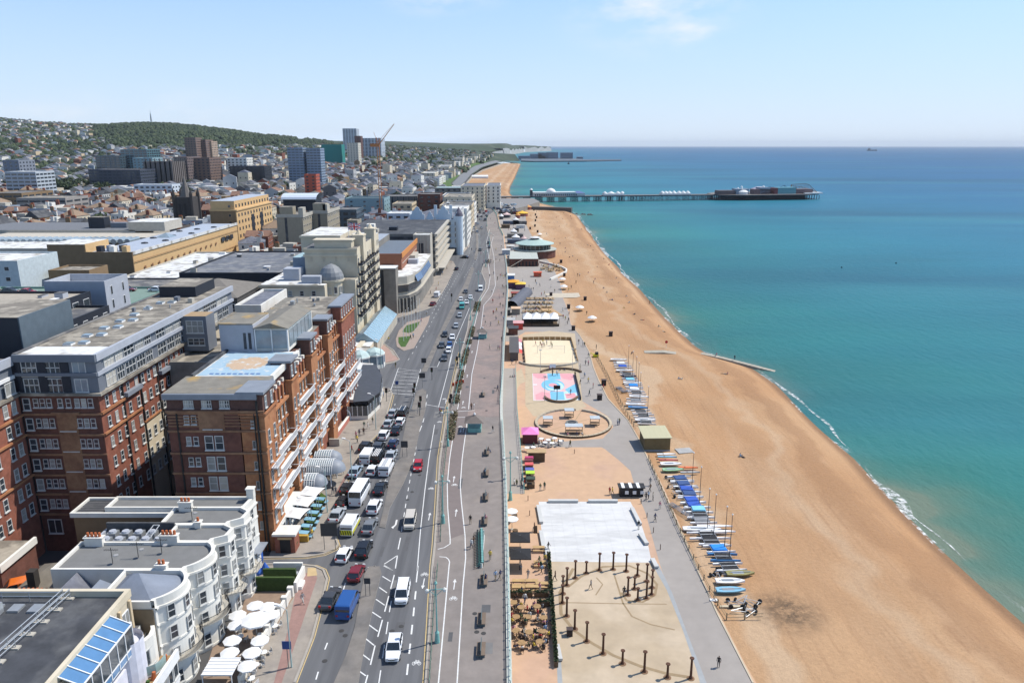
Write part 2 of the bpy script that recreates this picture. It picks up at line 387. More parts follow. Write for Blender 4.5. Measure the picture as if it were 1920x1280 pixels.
def build_foam(m):
 n=m.node_tree;b=n.nodes["Principled BSDF"];N=n.nodes.new;L=n.links.new
 b.inputs['Base Color'].default_value=(.72,.73,.71,1);b.inputs['Roughness'].default_value=.9
 ge=N("ShaderNodeNewGeometry");q=N("ShaderNodeTexNoise");q.inputs['Scale'].default_value=.5;q.inputs['Detail'].default_value=6;q.inputs['Roughness'].default_value=.75
 L(ge.outputs['Position'],q.inputs['Vector']);r=N("ShaderNodeMapRange");r.inputs[1].default_value=.44;r.inputs[2].default_value=.62;L(q.outputs['Fac'],r.inputs[0])
 q2=N("ShaderNodeTexNoise");q2 .inputs['Scale'].default_value=.035;q2 .inputs['Detail'].default_value=2;L(ge.outputs['Position'],q2 .inputs['Vector'])
 r2=N("ShaderNodeMapRange");r2 .inputs[1].default_value=.36;r2 .inputs[2].default_value=.52;L(q2 .outputs['Fac'],r2 .inputs[0])
 mu=N("ShaderNodeMath");mu.operation='MULTIPLY';L(r.outputs[0],mu.inputs[0]);L(r2 .outputs[0],mu.inputs[1]);L(mu.outputs[0],b.inputs['Alpha'])
build_foam(foam_m)
fb=MB()
for(o0,wd,lift,sd)in((-1.1,2.8,.12,1.0),(1.8,.9,.04,4.0)):
 pr=None
 for k in range(420):
  Y=60+2.2*k;s0=xs(Y)+o0+(.2 if o0<0 else.8)*math.sin(Y*.09+sd)+.3*math.sin(Y*.31+sd*2);wv=wd*(.5+.5*math.sin(Y*.05+sd)+.35*math.sin(Y*.23+sd))
  cur=((s0,Y,SEA+lift),(s0+max(.15,wv),Y,SEA+lift))
  if pr:fb.quad([pr[0],pr[1],cur[1],cur[0]],foam_m)
  pr=cur
o=struct('sea_foam',fb);o['kind']='stuff'
def fill(name,P):
 "a flat mesh inside an outline, every face looking up"
 z=P[0][2];flat=all(abs(p[2]-z)<1e-6 for p in P);n=len(P)
 vs,es,fs,*_r=delaunay_2d_cdt([Vector(p[:2])for p in P],[(i,(i+1)%n)for i in range(n)],[],3,1e-4)
 if flat:V=[(v.x,v.y,z)for v in vs]
 else:V=[(v.x,v.y,min(P,key=lambda p:(p[0]-v.x)**2+(p[1]-v.y)**2)[2])for v in vs]
 FF=[]
 for f in fs:
  a=sum(V[f[i]][0]*V[f[(i+1)%len(f)]][1]-V[f[(i+1)%len(f)]][0]*V[f[i]][1]for i in range(len(f)))
  FF.append(tuple(f)if a>0 else tuple(f)[::-1])
 me=bpy.data.meshes.new(name);me.from_pydata(V,[],FF);me.update();return me
def sheet(name,pts,z,mat,lift,zf=None):
 mb=MB();P=[]
 for p in pts:
  zz=p[2]if len(p)>2 else z
  x,y,_=G(p[0],p[1],zz);P.append((x,y,zz+lift))
 me=fill(name,P);me.materials.append(mat)
 o=link(name,me);o['kind']='structure';return o
def slab(name,pts,z,h,mat,side=None):
 "a raised sheet with a real kerb edge round it"
 mb=MB();mb.prism([G2(p[0],p[1],z)for p in pts],z-.02,z+h,side or kerbm,top=False)
 me=fill(name,[(*G2(p[0],p[1],z),z+h)for p in pts]);me.materials.append(mat)
 o=link(name,me);o['kind']='structure'
 k=link('kerb',mb.mesh('kerb'),o);return o
KL=[(530,1330),(552,1280),(585,1195),(605,1120),(613,1085),(606,1068),(590,1061),(560,1058),(470,1057),(470,1045),(570,1044),(606,1038),(628,1028),(634,1021),(625,996),(620,981),(619,965),(630,942),(639,921),(654,890),(672,853),(696,825),(710,811),(724,779),(732,749),(735,737),(731,729),(700,722),(640,722),(640,702),(703,687),(738,680),(749,674),(738,657),(716,642),(705,626),(711,610),(740,597),(768,590),(800,580),(814,574),(840,530),(855,500),(850,490),(820,484),(800,484),(800,474),(830,473),(868,474),(880,462),(878,440),(873,424),(880,408),(900,397),(925,388),(935,380)]
KR=[(798,1330),(798,1280),(805,1163),(811,1060),(815,1024),(820,950),(825,860),(835,797),(839,770),(847,739),(854,706),(865,660),(877,617),(880,592),(887,580),(895,567),(910,542),(911,530),(903,510),(906,498),(917,488),(921,455),(913,427),(913,407),(930,394),(950,384)]
sheet('main_road',KL+KR[::-1],0,asphalt,.004)
PVL=[(440,1330),(470,1225),(497,1170),(520,1110),(430,1110),(430,1055),(500,1050),(505,1040),(560,920),(600,860),(640,790),(660,745),(660,690),(690,600),(740,560),(780,520),(800,480),(830,440),(850,415),(870,398),(910,380)]
sheet('seafront_pavement',[(530,1330)]+KL[1:]+PVL[::-1],0,paving,.0)
PR=[(962,1330),(960,1280),(957,1150),(953,1000),(950,900),(944,800),(942,770),(944,701),(946,640),(950,590),(953,545),(951,500),(948,479),(944,442),(937,427),(932,404),(938,390)]
o=sheet('promenade',KR+PR[::-1],0,prom,.0)
def ribbon(name,pts,wd,h,mat,z=0,closed=False):
 mb=MB();P=[Vector(G(p[0],p[1],z))for p in pts];wd/=2;L_,R_=[],[]
 for i,p in enumerate(P):
  a=P[max(0,i-1)];b=P[min(len(P)-1,i+1)];d=(b-a).to_2d();d=d.normalized()if d.length>1e-6 else Vector((0,1))
  n=Vector((-d.y,d.x,0));L_.append(p+n*wd);R_.append(p-n*wd)
 for i in range(len(P)-1):
  a,b,c,d=L_[i],L_[i+1],R_[i+1],R_[i];up=Vector((0,0,h))
  mb.quad([d+up,c+up,b+up,a+up],mat)
  if h>.03:mb.quad([a,a+up,b+up,b],mat);mb.quad([d,c,c+up,d+up],mat)
 mb.v=[tuple(p)for p in mb.v];return mb
struct('kerb',ribbon('kerb',KL[1:9],.3,.12,kerbm));struct('kerb',ribbon('kerb',KL[9:29],.3,.12,kerbm));struct('kerb',ribbon('kerb',KL[30:42],.3,.12,kerbm))
struct('kerb',ribbon('kerb',KL[43:],.3,.12,kerbm));struct('kerb',ribbon('kerb',KR,.35,.12,kerbm))
sheet('pink_promenade_surface',[(866,880),(872,782),(900,782),(930,782),(941,782),(941,760),(944,701),(946,640),(949,560),(935,540),(921,555),(907,575),(897,630),(884,700),(878,770),(845,772),(840,800),(833,890)],0,prom_pink,.004)
sheet('cycle_path_surface',[(843,1010),(838,909),(843,860),(858,767),(870,700),(885,620),(897,570),(908,570),(899,640),(888,690),(878,767),(866,860),(864,909),(870,1000)],0,M('cycle_path_asphalt',(.18,.15,.14),.95,.08),.008)
sheet('red_pavement',[(500,1330),(540,1180),(552,1120),(563,1072),(590,1076),(595,1082),(566,1170),(528,1280),(515,1330)],0,paving_red,.008)
sheet('red_pavement',[(628,925),(648,889),(668,889),(655,892),(640,920)],0,paving_red,.008)
sheet('red_pavement',[(662,690),(700,683),(740,672),(730,655),(702,632),(703,618),(715,606),(742,594),(745,585),(718,592),(690,615),(668,650)],0,M('pale_red_paving',(.33,.22,.18),.9,.1),.006)
slab('central_reservation',[(612,1330),(626,1280),(647,1232),(664,1180),(676,1117),(683,1077),(692,1062),(712,1062),(715,1074),(705,1115),(688,1190),(677,1249),(664,1330)],0,.1,asphalt_worn)
slab('central_reservation',[(711,988),(718,960),(730,901),(741,870),(748,863),(762,787),(770,768),(778,740),(782,734),(792,729),(799,733),(798,766),(789,797),(775,863),(757,905),(731,952),(722,990)],0,.1,asphalt_worn)
slab('central_reservation',[(789,698),(812,650),(822,628),(845,580),(872,530),(884,500),(889,503),(876,545),(866,560),(852,585),(833,620),(815,662),(800,697)],0,.1,asphalt_worn)
slab('central_reservation',[(888,486),(893,470),(893,440),(889,415),(892,412),(896,440),(897,470),(893,487)],0,.1,asphalt_worn)
slab('garden_island',[(744,650),(742,636),(748,620),(764,604),(790,598),(806,592),(803,604),(790,628),(776,653),(757,658)],0,.12,M('island_paving',(.30,.24,.20),.9,.1))
sheet('lawn',[(747,642),(747,632),(770,630),(766,640),(760,650),(752,650)],.12,grass_m,.02)
sheet('lawn',[(754,622),(762,610),(787,603),(784,610),(774,622),(766,624)],.12,grass_m,.02)
slab('traffic_island',[(690,688),(700,684),(738,677),(748,674),(742,668),(720,660)],0,.1,M('pale_red_paving'))
def line(pts,wd=.13,z=0,lift=.012,mat=white_mark,dash=None,mb=None):
 P=[Vector(G(p[0],p[1],z))for p in pts]
 for p in P:p.z=z+lift
 segs=[]
 if dash is None:
  segs=list(zip(P[:-1],P[1:]))
 else:
  on,off=dash;tot=0;state=on
  for a,b in zip(P[:-1],P[1:]):
   L_=(b-a).length;s=0
   while s<L_:
    cyc=tot%(on+off);step=min(L_-s,(on-cyc)if cyc<on else(on+off-cyc));step=max(step,.01)
    if cyc<on:segs.append((a+(b-a)*(s/L_),a+(b-a)*((s+step)/L_)))
    s+=step;tot+=step
 for a,b in segs:
  d=(b-a).to_2d()
  if d.length<.02:continue
  d.normalize();n=Vector((-d.y,d.x,0))*wd/2
  mb.quad([tuple(a+n),tuple(a-n),tuple(b-n),tuple(b+n)][::1],mat)
LM=MB()
def c1(*p):return[(540+x/5.82,1060+y/5.82)for x,y in p]
def c2(*p):return[(600+x/6.097,860+y/6.097)for x,y in p]
def c3(*p):return[(600+x/5.817,660+y/5.817)for x,y in p]
def c4(*p):return[(680+x/4,380+y/4)for x,y in p]
for a in(((1030,115),(1120,170)),((995,235),(1080,295)),((960,365),(1055,430)),((920,505),(1015,568)),((885,645),(980,715)),((845,792),(940,868)),((800,955),(895,1028)),((755,1132),(850,1200)),((1045,0),(1140,50)),((870,18),(960,2)),((1160,100),(1120,250)),((1100,330),(1055,500)),((1030,590),(980,775)),((950,870),(900,1080)),((870,1190),(840,1300)),((430,840),(402,912)),((330,1155),(305,1240)),((628,185),(578,345)),((1420,0),(1400,180))):
 line(c1(*a),.17,mb=LM)
line(c1((988,1300),(1070,750),(1110,480),(1135,345)),.14,dash=(2.6,2.2),mb=LM)
line(c1((1297,1190),(1340,800),(1366,560),(1398,240)),.22,dash=(2,1.9),mb=LM)
line(c2((1110,1280),(1150,800),(1200,350),(1245,0))+c3((1250,790)),.14,mb=LM)
line(c3((1292,600),(1340,420),(1450,0))+c4((640,1240),(690,1050),(780,840),(800,790)),.14,mb=LM)
line(c2((958,660),(1000,400),(1060,60))+c3((1030,1150),(1065,930)),.14,dash=(1.6,1.7),mb=LM)
for a in(((940,770),(932,830)),((920,900),(893,1032)),((885,1102),(862,1250)),((885,1102),(735,1200)),((735,1215),(832,1272)),((550,1240),(640,1220))):line(c2(*a),.16,mb=LM)
for a in(((1085,865),(1110,800)),((1122,765),(1135,720)),((1150,600),(1160,545)),((1165,500),(1170,460))):line(c3(*a),.16,mb=LM)
line(c2((590,720),(640,480),(740,260),(870,0)),.12,dash=(1.2,4),mb=LM)
line(c3((620,1060),(780,740),(820,560)),.12,dash=(1.5,4),mb=LM)
line([(747,690),(731,736)],.14,mb=LM);line([(789,692),(776,738)],.14,mb=LM)
for k in range(7):
 line([(747-k*2.3,690+k*7),(789-k*1.2,697+k*6)],.09,mb=LM)
 line([(789-k*1.9,692+k*7),(745-k*2,697+k*5.5)],.09,mb=LM)
line([(735,737),(777,740)],.2,mb=LM);line([(798,758),(838,765)],.16,mb=LM)
line(c4((520,830),(640,620),(700,480)),.12,dash=(2,4),mb=LM);line(c4((340,1180),(470,980),(600,740),(740,500),(800,380),(830,240),(840,150)),.12,dash=(2,5),mb=LM)
line(c4((490,1230),(560,1230),(590,1160)),.14,mb=LM);line(c4((760,560),(860,420),(870,300),(850,150)),.12,dash=(2,5),mb=LM)
line(c4((480,1210),(540,1110)),.14,mb=LM)
line([(819,1330),(822,1280),(842,1060),(843,1053),(841,1048),(836,1044),(824,1043)],.16,mb=LM)
line([(820.6,1029),(833,1026),(844,1019),(844,1008),(839.5,952),(838.6,909),(843,860),(855,782)],.16,mb=LM)
line([(857,1330),(857,1280),(868,1099),(873,1046),(872,1004),(865,940),(863,909),(866.5,860),(877,782)],.16,mb=LM)
line([(855,782),(877,782)],.2,mb=LM);line([(843,772),(890,769)],.2,mb=LM)
line([(858,767),(870,700),(878.5,660),(887,622),(897,580),(902,562),(916,540),(919,520),(916,500),(916,480),(912,455),(918,430)],.16,mb=LM)
line([(878.5,767),(885,700),(894,660),(902,612),(907,572),(922,555),(929,535),(927,505),(926,480),(921,458),(926,440)],.16,mb=LM)
def arrow(px,py,ln=2.4,flip=1):
 x,y,_=G(px,py);s=flip
 LM.quad([(x-.07,y-ln/2,.014),(x+.07,y-ln/2,.014),(x+.07,y+ln/2,.014),(x-.07,y+ln/2,.014)],white_mark)
 LM.quad([(x-.28,y+s*ln*.22,.016),(x+.28,y+s*ln*.22,.016),(x,y+s*ln*.55,.016)][::s],white_mark)
def bike(px,py,s=.62):
 x,y,_=G(px,py)
 for dx in(-.55*s,.55*s):
  for k in range(8):
   a,b=2*PI*k/8,2*PI*(k+1)/8;r0,r1=.38*s,.27*s
   LM.quad([(x+dx+math.cos(t)*r,y+math.sin(t)*r*1.5,.014)for t,r in((a,r0),(b,r0),(b,r1),(a,r1))],white_mark)
 for(ax,ay),(bx,by)in(((-.55,0),(-.2,.75)),((-.2,.75),(.35,.75)),((.35,.75),(.55,0)),((-.2,.75),(.05,0)),((.05,0),(.35,.75)),((-.55,0),(.05,0)),((.35,.75),(.3,1.0)),((-.35,.95),(-.1,.95))):
  a=Vector((x+ax*s,y+ay*s,.016));b=Vector((x+bx*s,y+by*s,.016));d=(b-a).normalized();n=Vector((-d.y,d.x,0))*.06
  LM.quad([a+n,a-n,b-n,b+n],white_mark)
for p in((794,1093,-1),(805,968,1),(855,961,1),(852,1095,1),(851,898,1),(868,755,1),(829,825,-1),(836,753,1),(864,806,-1),(876,705,1),(885,660,1),(869,806,1)):arrow(p[0],p[1],2.6,p[2])
for p in((796,1077),(781,1243),(850,1122),(852,909),(808,916),(824,791),(833,748),(863,800),(869,764),(785,1330)):bike(*p)
x,y,_=G(738,985);line([(744,974),(742,983),(737,988)],.3,mb=LM)
LM.quad([G(733.5,988)[:2]+(.016,),G(738.5,985)[:2]+(.016,),G(737.5,991)[:2]+(.016,)],white_mark)
LM.v=[tuple(p)for p in LM.v]
struct('road_markings',LM)
YM=MB()
for off in(0,3):
 line([(KR[i][0]-2-off,KR[i][1])for i in range(0,12)],.13,mat=yellow_mark,mb=YM)
for off in(1.5,5):
 line([(x+off,y-off*.3)for x,y in KL[:9]],.13,mat=yellow_mark,mb=YM);line([(x+off*.8,y+off*.5)for x,y in KL[9:26]],.13,mat=yellow_mark,mb=YM)
sheetp=[G(x,y)[:2]+(.02,)for x,y in((576,1080),(595,1078),(592,1064),(577,1064))]
YM.quad(sheetp,M('tactile_buff',(.46,.34,.18),.9));YM.v=[tuple(p)for p in YM.v]
struct('yellow_lines',YM)
rp_=random.Random(4);pa=MB();pm1=M('asphalt_patch_dark',(.095,.095,.098),.95,.1);used_=[];pm2=M('asphalt_patch_pale',(.165,.162,.158),.95,.1)
for k in range(46):
 t=rp_.random();py=560+t*700;cx=690+(930-690)*(1-t)**1.0*.75 if k%2 else 905-20*t;px=cx+rp_.uniform(-55,45)*(.4+.6*t);x,y=G2(px,py);w_,l_=rp_.uniform(.5,1.4),rp_.uniform(1,5)
 if px>840 and k%4:continue
 if any(abs(x-a)<2 and abs(y-b)<6 for a,b in used_):continue
 used_.append((x,y))
 pa.quad([(x-w_/2,y-l_/2,.009),(x+w_/2,y-l_/2,.009),(x+w_/2,y+l_/2,.009),(x-w_/2,y+l_/2,.009)],(pm1,pm1,pm2)[k%3])
struct('surface_patches',pa)
for k in range(26):
 t=rp_.random();py=620+t*640;px=(620+150*(1-t),740+60*(1-t),905+10*(1-t))[k%3]+rp_.uniform(-20,20);x,y=G2(px,py);mb=MB();mb.cyl((0,0,0),(0,0,.025),.34,.34,10,M('cast_iron',(.05,.048,.046),.7));o=struct('manhole_cover',mb);o.location=(x,y,.004)
lp=[(965,1330)];LP=[]
Ys=[55+6*k for k in range(150)]
mb=MB();pr=None
for Y in Ys:
 cur=((xe(Y)-.5,Y,LZ),(xb(Y)+.3,Y,LZ))
 if pr:mb.quad([pr[0],pr[1],cur[1],cur[0]],orange_pave)
 pr=cur
struct('lower_promenade',mb)
Ys2=Ys+[960+14*k for k in range(138)]
mb=MB();pr=None
wallm=M('sea_wall_render',(.36,.33,.27),.9,.15,.4)
for Y in Ys2:
 x=xe(Y);cur=((x,Y,LZ-.1),(x,Y,.02),(x-.35,Y,.02))
 if pr:mb.quad([pr[0],pr[1],cur[1],cur[0]][::-1],wallm);mb.quad([pr[1],pr[2],cur[2],cur[1]][::-1],kerbm)
 pr=cur
tag(link('retaining_wall',mb.mesh('retaining_wall')),'long pale retaining wall below the turquoise promenade railing','wall')
def s2(name,pts,mat,lift):return sheet(name,pts,LZ,mat,lift)
s2('beachside_path',[(1330,1330),(1310,1280)]+[(1400,1280)][:0]+[(1300,1230),(1262,1125),(1238,1060),(1210,960),(1192,918),(1182,882),(1160,862),(1135,842),(1128,838),(1050,838),(985,838),(985,832),(1130,822),(1150,800),(1140,780),(1092,752),(1085,700),(1082,660),(1075,640),(1060,628),(1050,622),(985,622),(955,640),(948,640),(952,590),(955,545),(953,500),(950,479),(946,442),(939,427),(934,404),(945,385),(972,385),(986,400),(986,420),(996,440),(1006,460),(1036,500),(1050,530),(1056,560),(1066,585),(1070,608),(1088,630),(1105,660),(1113,690),(1122,712),(1140,748),(1176,786),(1196,820),(1215,860),(1240,910),(1262,960),(1300,1050),(1345,1150),(1412,1280),(1440,1330)],lower_path,.004)
struct('path_edging',ribbon('path_edging',[(1412,1280),(1345,1150),(1300,1050),(1262,960),(1240,910),(1215,860),(1196,820),(1176,786),(1140,748),(1122,712),(1113,690),(1105,660),(1088,630),(1070,608)],.22,.1,cream_conc2,LZ))
s2('cream_square',[(1046,1330),(1044,1240),(1036,1100),(1032,1052),(1220,1052),(1236,1075),(1262,1130),(1280,1180),(1306,1255),(1330,1330)],cream_conc,.006)
s2('white_square',[(1021,1052),(1010,940),(1182,940),(1200,975),(1215,1020),(1222,1054)],white_conc,.010)
s2('grey_edging_strip',[(1222,1056),(1234,1056),(1260,1110),(1290,1190),(1325,1280),(1340,1330),(1326,1330),(1306,1255),(1280,1180),(1250,1105)],grey_edge,.012)
s2('grey_edging_strip',[(1044,1240),(1052,1240),(1058,1330),(1048,1330)],grey_edge,.012)
s2('sandy_surround',[(985,690),(980,628),(1030,620),(1078,625),(1092,752),(1100,762),(1060,780),(1000,780),(985,760)],M('sandy_concrete',(.44,.35,.235),.9,.08),.008)
s2('sandy_surround',[(945,770),(965,700),(978,690),(985,715),(975,720)],M('sandy_concrete'),.008)
def arcpts(cx,cy,rx,ry,a0,a1,n=24):return[(cx+math.cos(R(a0+(a1-a0)*i/n))*rx,cy+math.sin(R(a0+(a1-a0)*i/n))*ry)for i in range(n+1)]
RS=MB()
def rib(pts,wd,h,mat,z=LZ):
 m=ribbon('x',pts,wd,h,mat,z);k=len(RS.v);i=RS.mi(mat)
 RS.v+=m.v;RS.f+=[tuple(a+k for a in f)for f in m.f];RS.m+=[i]*len(m.f)
tanm=M('tan_inlay',(.28,.205,.12),.9,.1)
JN=MB()
for k in range(1,9):JN.quad([G2(1010+k*19.1-.07,940,LZ)+(LZ+.016,),G2(1021+k*22.3-.08,1052,LZ)+(LZ+.016,),G2(1021+k*22.3+.08,1052,LZ)+(LZ+.016,),G2(1010+k*19.1+.07,940,LZ)+(LZ+.016,)],grey_edge)
for k in range(1,5):JN.quad([G2(1010+k*2.3,940+k*22.5,LZ)+(LZ+.018,),G2(1010+k*2.3,940.18+k*22.5,LZ)+(LZ+.018,),G2(1186+k*7.5,940.18+k*22.5,LZ)+(LZ+.018,),G2(1186+k*7.5,940+k*22.5,LZ)+(LZ+.018,)],grey_edge)
struct('paving_joints',JN)
rib([(1075,1065),(1050,1110),(1052,1150),(1075,1180),(1110,1205),(1150,1228),(1200,1248),(1250,1262),(1300,1270)],.5,.02,tanm)
rib([(1065,1100),(1090,1080),(1130,1062),(1180,1060),(1215,1075),(1232,1095),(1228,1115),(1205,1128),(1175,1125),(1165,1110)],.4,.02,tanm)
rib([(1060,1129),(1160,1131),(1250,1132)],.2,.016,tanm);rib([(1152,1078),(1162,1110),(1168,1130),(1185,1155),(1220,1170),(1265,1180)],.25,.016,tanm)
rib([(1118,1082),(1130,1095),(1117,1115)],.2,.016,tanm)
struct('spiral_inlay',RS)
# ============================================================ BUILDING KIT
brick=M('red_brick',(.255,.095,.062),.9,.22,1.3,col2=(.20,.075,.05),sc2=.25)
brick_d=M('dark_and_shaded_red_brick',(.15,.064,.047),.9,.22,1.3,col2=(.115,.052,.04),sc2=.25)  # dark brick; on the hotels, red brick with west-side shade in its colour
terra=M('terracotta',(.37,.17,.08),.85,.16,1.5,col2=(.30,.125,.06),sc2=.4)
terra_d=M('dark_and_shaded_terracotta',(.27,.15,.085),.85,.2,1.5,col2=(.21,.11,.065),sc2=.3)  # dark terracotta; on hotel west faces the darkening is painted shade
tile_d=M('dark_tile_hanging',(.105,.055,.045),.85,.18,2.0)
cream_w=M('cream_stucco',(.60,.53,.40),.85,.07,.6,col2=(.53,.46,.34),sc2=.3)
white_w=M('white_stucco',(.69,.67,.61),.85,.05,.6,col2=(.63,.60,.53),sc2=.35,lo=.5,hi=.68)
buff_w=M('buff_render',(.55,.44,.29),.85,.1,.5)
grey_clad=M('grey_cladding',(.15,.165,.19),.6,.08,.6)
grey_pale=M('pale_grey_cladding',(.37,.39,.43),.6,.07,.6)
navy_clad=M('navy_cladding',(.022,.026,.036),.6,.1,.6)
conc=M('board_marked_concrete',(.23,.215,.19),.9,.14,.7,col2=(.19,.175,.155),sc2=.2)
conc_l=M('pale_concrete',(.42,.39,.33),.9,.12,.6)
roof_g=M('felt_roof',(.105,.105,.108),.9,.28,.45,col2=(.19,.18,.165),sc2=.22,lo=.48,hi=.56)
roof_b=M('stained_roof',(.19,.17,.14),.9,.28,.5,col2=(.30,.27,.22),sc2=.25,lo=.48,hi=.57)
roof_w=M('white_membrane_roof',(.62,.62,.60),.85,.1,.3,col2=(.33,.31,.27),sc2=.3,lo=.5,hi=.62)
roof_dark=M('dark_bitumen_roof',(.055,.058,.065),.85,.25,.5,col2=(.095,.097,.10),sc2=.22,lo=.48,hi=.6)
roof_lich=M('lichen_roof',(.20,.185,.155),.9,.18,.6,col2=(.36,.24,.09),sc2=.22,lo=.54,hi=.66)
slate=M('slate',(.12,.125,.15),.6,.16,.8,col2=(.16,.165,.185),sc2=.4)
tile_r=M('clay_tile',(.26,.11,.065),.85,.2,.8)
lead=M('lead_sheet',(.22,.24,.27),.5,.12,.6)
tan_b=M('tan_brick',(.56,.375,.185),.9,.07,.5)
tan_d=M('brown_and_shaded_tan_brick',(.22,.15,.085),.9,.1,.5)  # brown brick; also tan brick on west faces, shade put into its colour
pot_m=M('clay_pot',(.42,.12,.045),.8,.1)
wood=M('timber',(.30,.19,.09),.8,.2,2)
ORD='first second third fourth fifth sixth seventh eighth ninth tenth eleventh twelfth thirteenth fourteenth fifteenth sixteenth seventeenth eighteenth nineteenth twentieth next-to-last last'.split()
FACING={'W':(0,-1),'S':(1,0),'E':(0,1),'N':(-1,0)}
WM={};WR=random.Random(9)
def win_mesh(w,h,style='sash',fm=None,gm=None,sm_=None):
 fm=fm or M('window_paint',(.52,.52,.50),.6,.15,.7);gm=gm or glass;key=(round(w,2),round(h,2),style,fm.name,gm.name,sm_.name if sm_ else '')
 if key in WM:return WM[key]
 mb=MB();t=min(.11,w*.10);d=.08
 mb.box(-w/2+t,w/2-t,-.03,.02,-h/2+t,h/2-t,gm,bot=False)
 for a in((-w/2,-w/2+t,-h/2,h/2),(w/2-t,w/2,-h/2,h/2),(-w/2+t,w/2-t,h/2-t,h/2),(-w/2+t,w/2-t,-h/2,-h/2+t)):
  mb.box(a[0],a[1],-d,.02,a[2],a[3],fm)
 if style in('sash','pair'):mb.box(-w/2+t,w/2-t,-.06,0,-.05,.05,fm)
 if style in('pair','cas','cas3'):
  n=3 if style=='cas3' else 2
  for k in range(1,n):x=-w/2+w*k/n;mb.box(x-.05,x+.05,-.07,0,-h/2+t,h/2-t,fm)
 if style=='cas3':mb.box(-w/2+t,w/2-t,-.07,0,h*.02,h*.08,fm)
 mb.box(-w/2-.08,w/2+.08,-.2,.02,-h/2-.14,-h/2,sm_ or fm)
 if style=='arch':mb.prism([(-w/2,0),(w/2,0),(w/3,.3),(0,.42),(-w/3,.3)],-.04,.02,fm)
 WM[key]=mb.mesh('window');return WM[key]
def place_w(b,x,y,z,face,w,h,style='sash',fm=None,gm=None,label=None,name='window',sm_=None):
 if gm is None:
  q=WR.random();gm=M('net_curtain',(.26,.26,.245),.45,.2,1)if q<.22 else M('blind',(.42,.40,.35),.6,.1)if q<.30 else glass
 o=link(name,win_mesh(w,h,style,fm,gm,sm_),b,(x,y,z))
 a=math.atan2(face[1],face[0])+PI/2
 if abs(a)>1e-6:o.rotation_euler=(0,0,a)
 return o
def wall_pts(box,side):
 x0,x1,y0,y1=box
 return{'W':((x0,y0),(x1,y0)),'S':((x1,y0),(x1,y1)),'E':((x1,y1),(x0,y1)),'N':((x0,y1),(x0,y0))}[side]
def windows(b,p0,p1,zs,us,w,h,style='sash',fm=None,gm=None,sep=True,sm_=None,surround=None,off=.0):
 "rows of windows on the wall from p0 to p1 (left to right seen from outside); us = fractions along it"
 dx,dy=p1[0]-p0[0],p1[1]-p0[1];L_=math.hypot(dx,dy);n=(dy/L_,-dx/L_)
 if isinstance(us,int):us=[(k+.5)/us for k in range(us)]
 if sep:
  for z in zs:
   for u in us:place_w(b,p0[0]+dx*u+n[0]*off,p0[1]+dy*u+n[1]*off,z,n,w,h,style,fm,gm,sm_=sm_)
 else:
  mb=MB();a=math.atan2(n[1],n[0])+PI/2;fm=fm or white_m;gm=gm or glass
  for z in zs:
   for u in us:
    mb.T=Matrix.Translation((p0[0]+dx*u+n[0]*off,p0[1]+dy*u+n[1]*off,z))@Matrix.Rotation(a,4,'Z')
    mb.box(-w/2,w/2,-.05,.03,-h/2,h/2,fm,bot=False);mb.box(-w/2+.1,w/2-.1,-.09,.03,-h/2+.1,h/2-.1,gm,bot=False)
  part('windows',mb,b,kind='stuff')
def bld(name,label,box,z0,z1,wall=None,roof=None,par=.7,pt=.35,cat='building',group=None,coping=None,cornice=None):
 x0,x1,y0,y1=box;b=thing(name,label,cat,((x0+x1)/2,(y0+y1)/2,z0),group=group)
 b['ox']=(x0+x1)/2;cx,cy=(x0+x1)/2,(y0+y1)/2
 X0,X1,Y0,Y1=x0-cx,x1-cx,y0-cy,y1-cy;H_=z1-z0
 mb=MB();mb.box(X0,X1,Y0,Y1,-.5,H_-par,wall or cream_w,bot=False)
 if par>0:
  cm=coping or wall
  for a in((X0,X1,Y0,Y0+pt),(X0,X1,Y1-pt,Y1),(X0,X0+pt,Y0+pt,Y1-pt),(X1-pt,X1,Y0+pt,Y1-pt)):
   mb.box(a[0],a[1],a[2],a[3],H_-par,H_,wall,top=cm,bot=False)
 part('wall',mb,b)
 mb=MB();q=pt+.01 if par>0 else 0;mb.box(X0+q,X1-q,Y0+q,Y1-q,H_-par+.01,H_-par+.06,roof or roof_g);part('roof',mb,b)
 if cornice:
  for zc,hh,pr,cmt in cornice:
   mb=MB();zz=zc-z0
   for a in((X0-pr,X1+pr,Y0-pr,Y0-.002),(X1+.002,X1+pr,Y0,Y1),(X0-pr,X0-.002,Y0,Y1)):mb.box(a[0],a[1],a[2],a[3],zz,zz+hh,cmt)
   part('cornice',mb,b)
 return b,(X0,X1,Y0,Y1)
def roof_bits(b,box,z,n=4,seed=1,mats=None,big=1.0):
 rr=random.Random(seed);mats=mats or[grey_pale,conc_l,white_m,roof_g]
 for _ in range(n):
  w,d,h=rr.uniform(.8,2.6)*big,rr.uniform(.8,2.6)*big,rr.uniform(.5,1.5)*big
  x=rr.uniform(box[0]+1,box[1]-1-w)if box[1]-box[0]>w+2.2 else box[0]+.5;y=rr.uniform(box[2]+1,box[3]-1-d)if box[3]-box[2]>d+2.2 else box[2]+.5
  mb=MB();m=rr.choice(mats);mb.box(x,x+w,y,y+d,z,z+h,m);mb.box(x-.05,x+w+.05,y-.05,y+d+.05,z+h,z+h+.08,rr.choice(mats));part('roof_plant',mb,b)
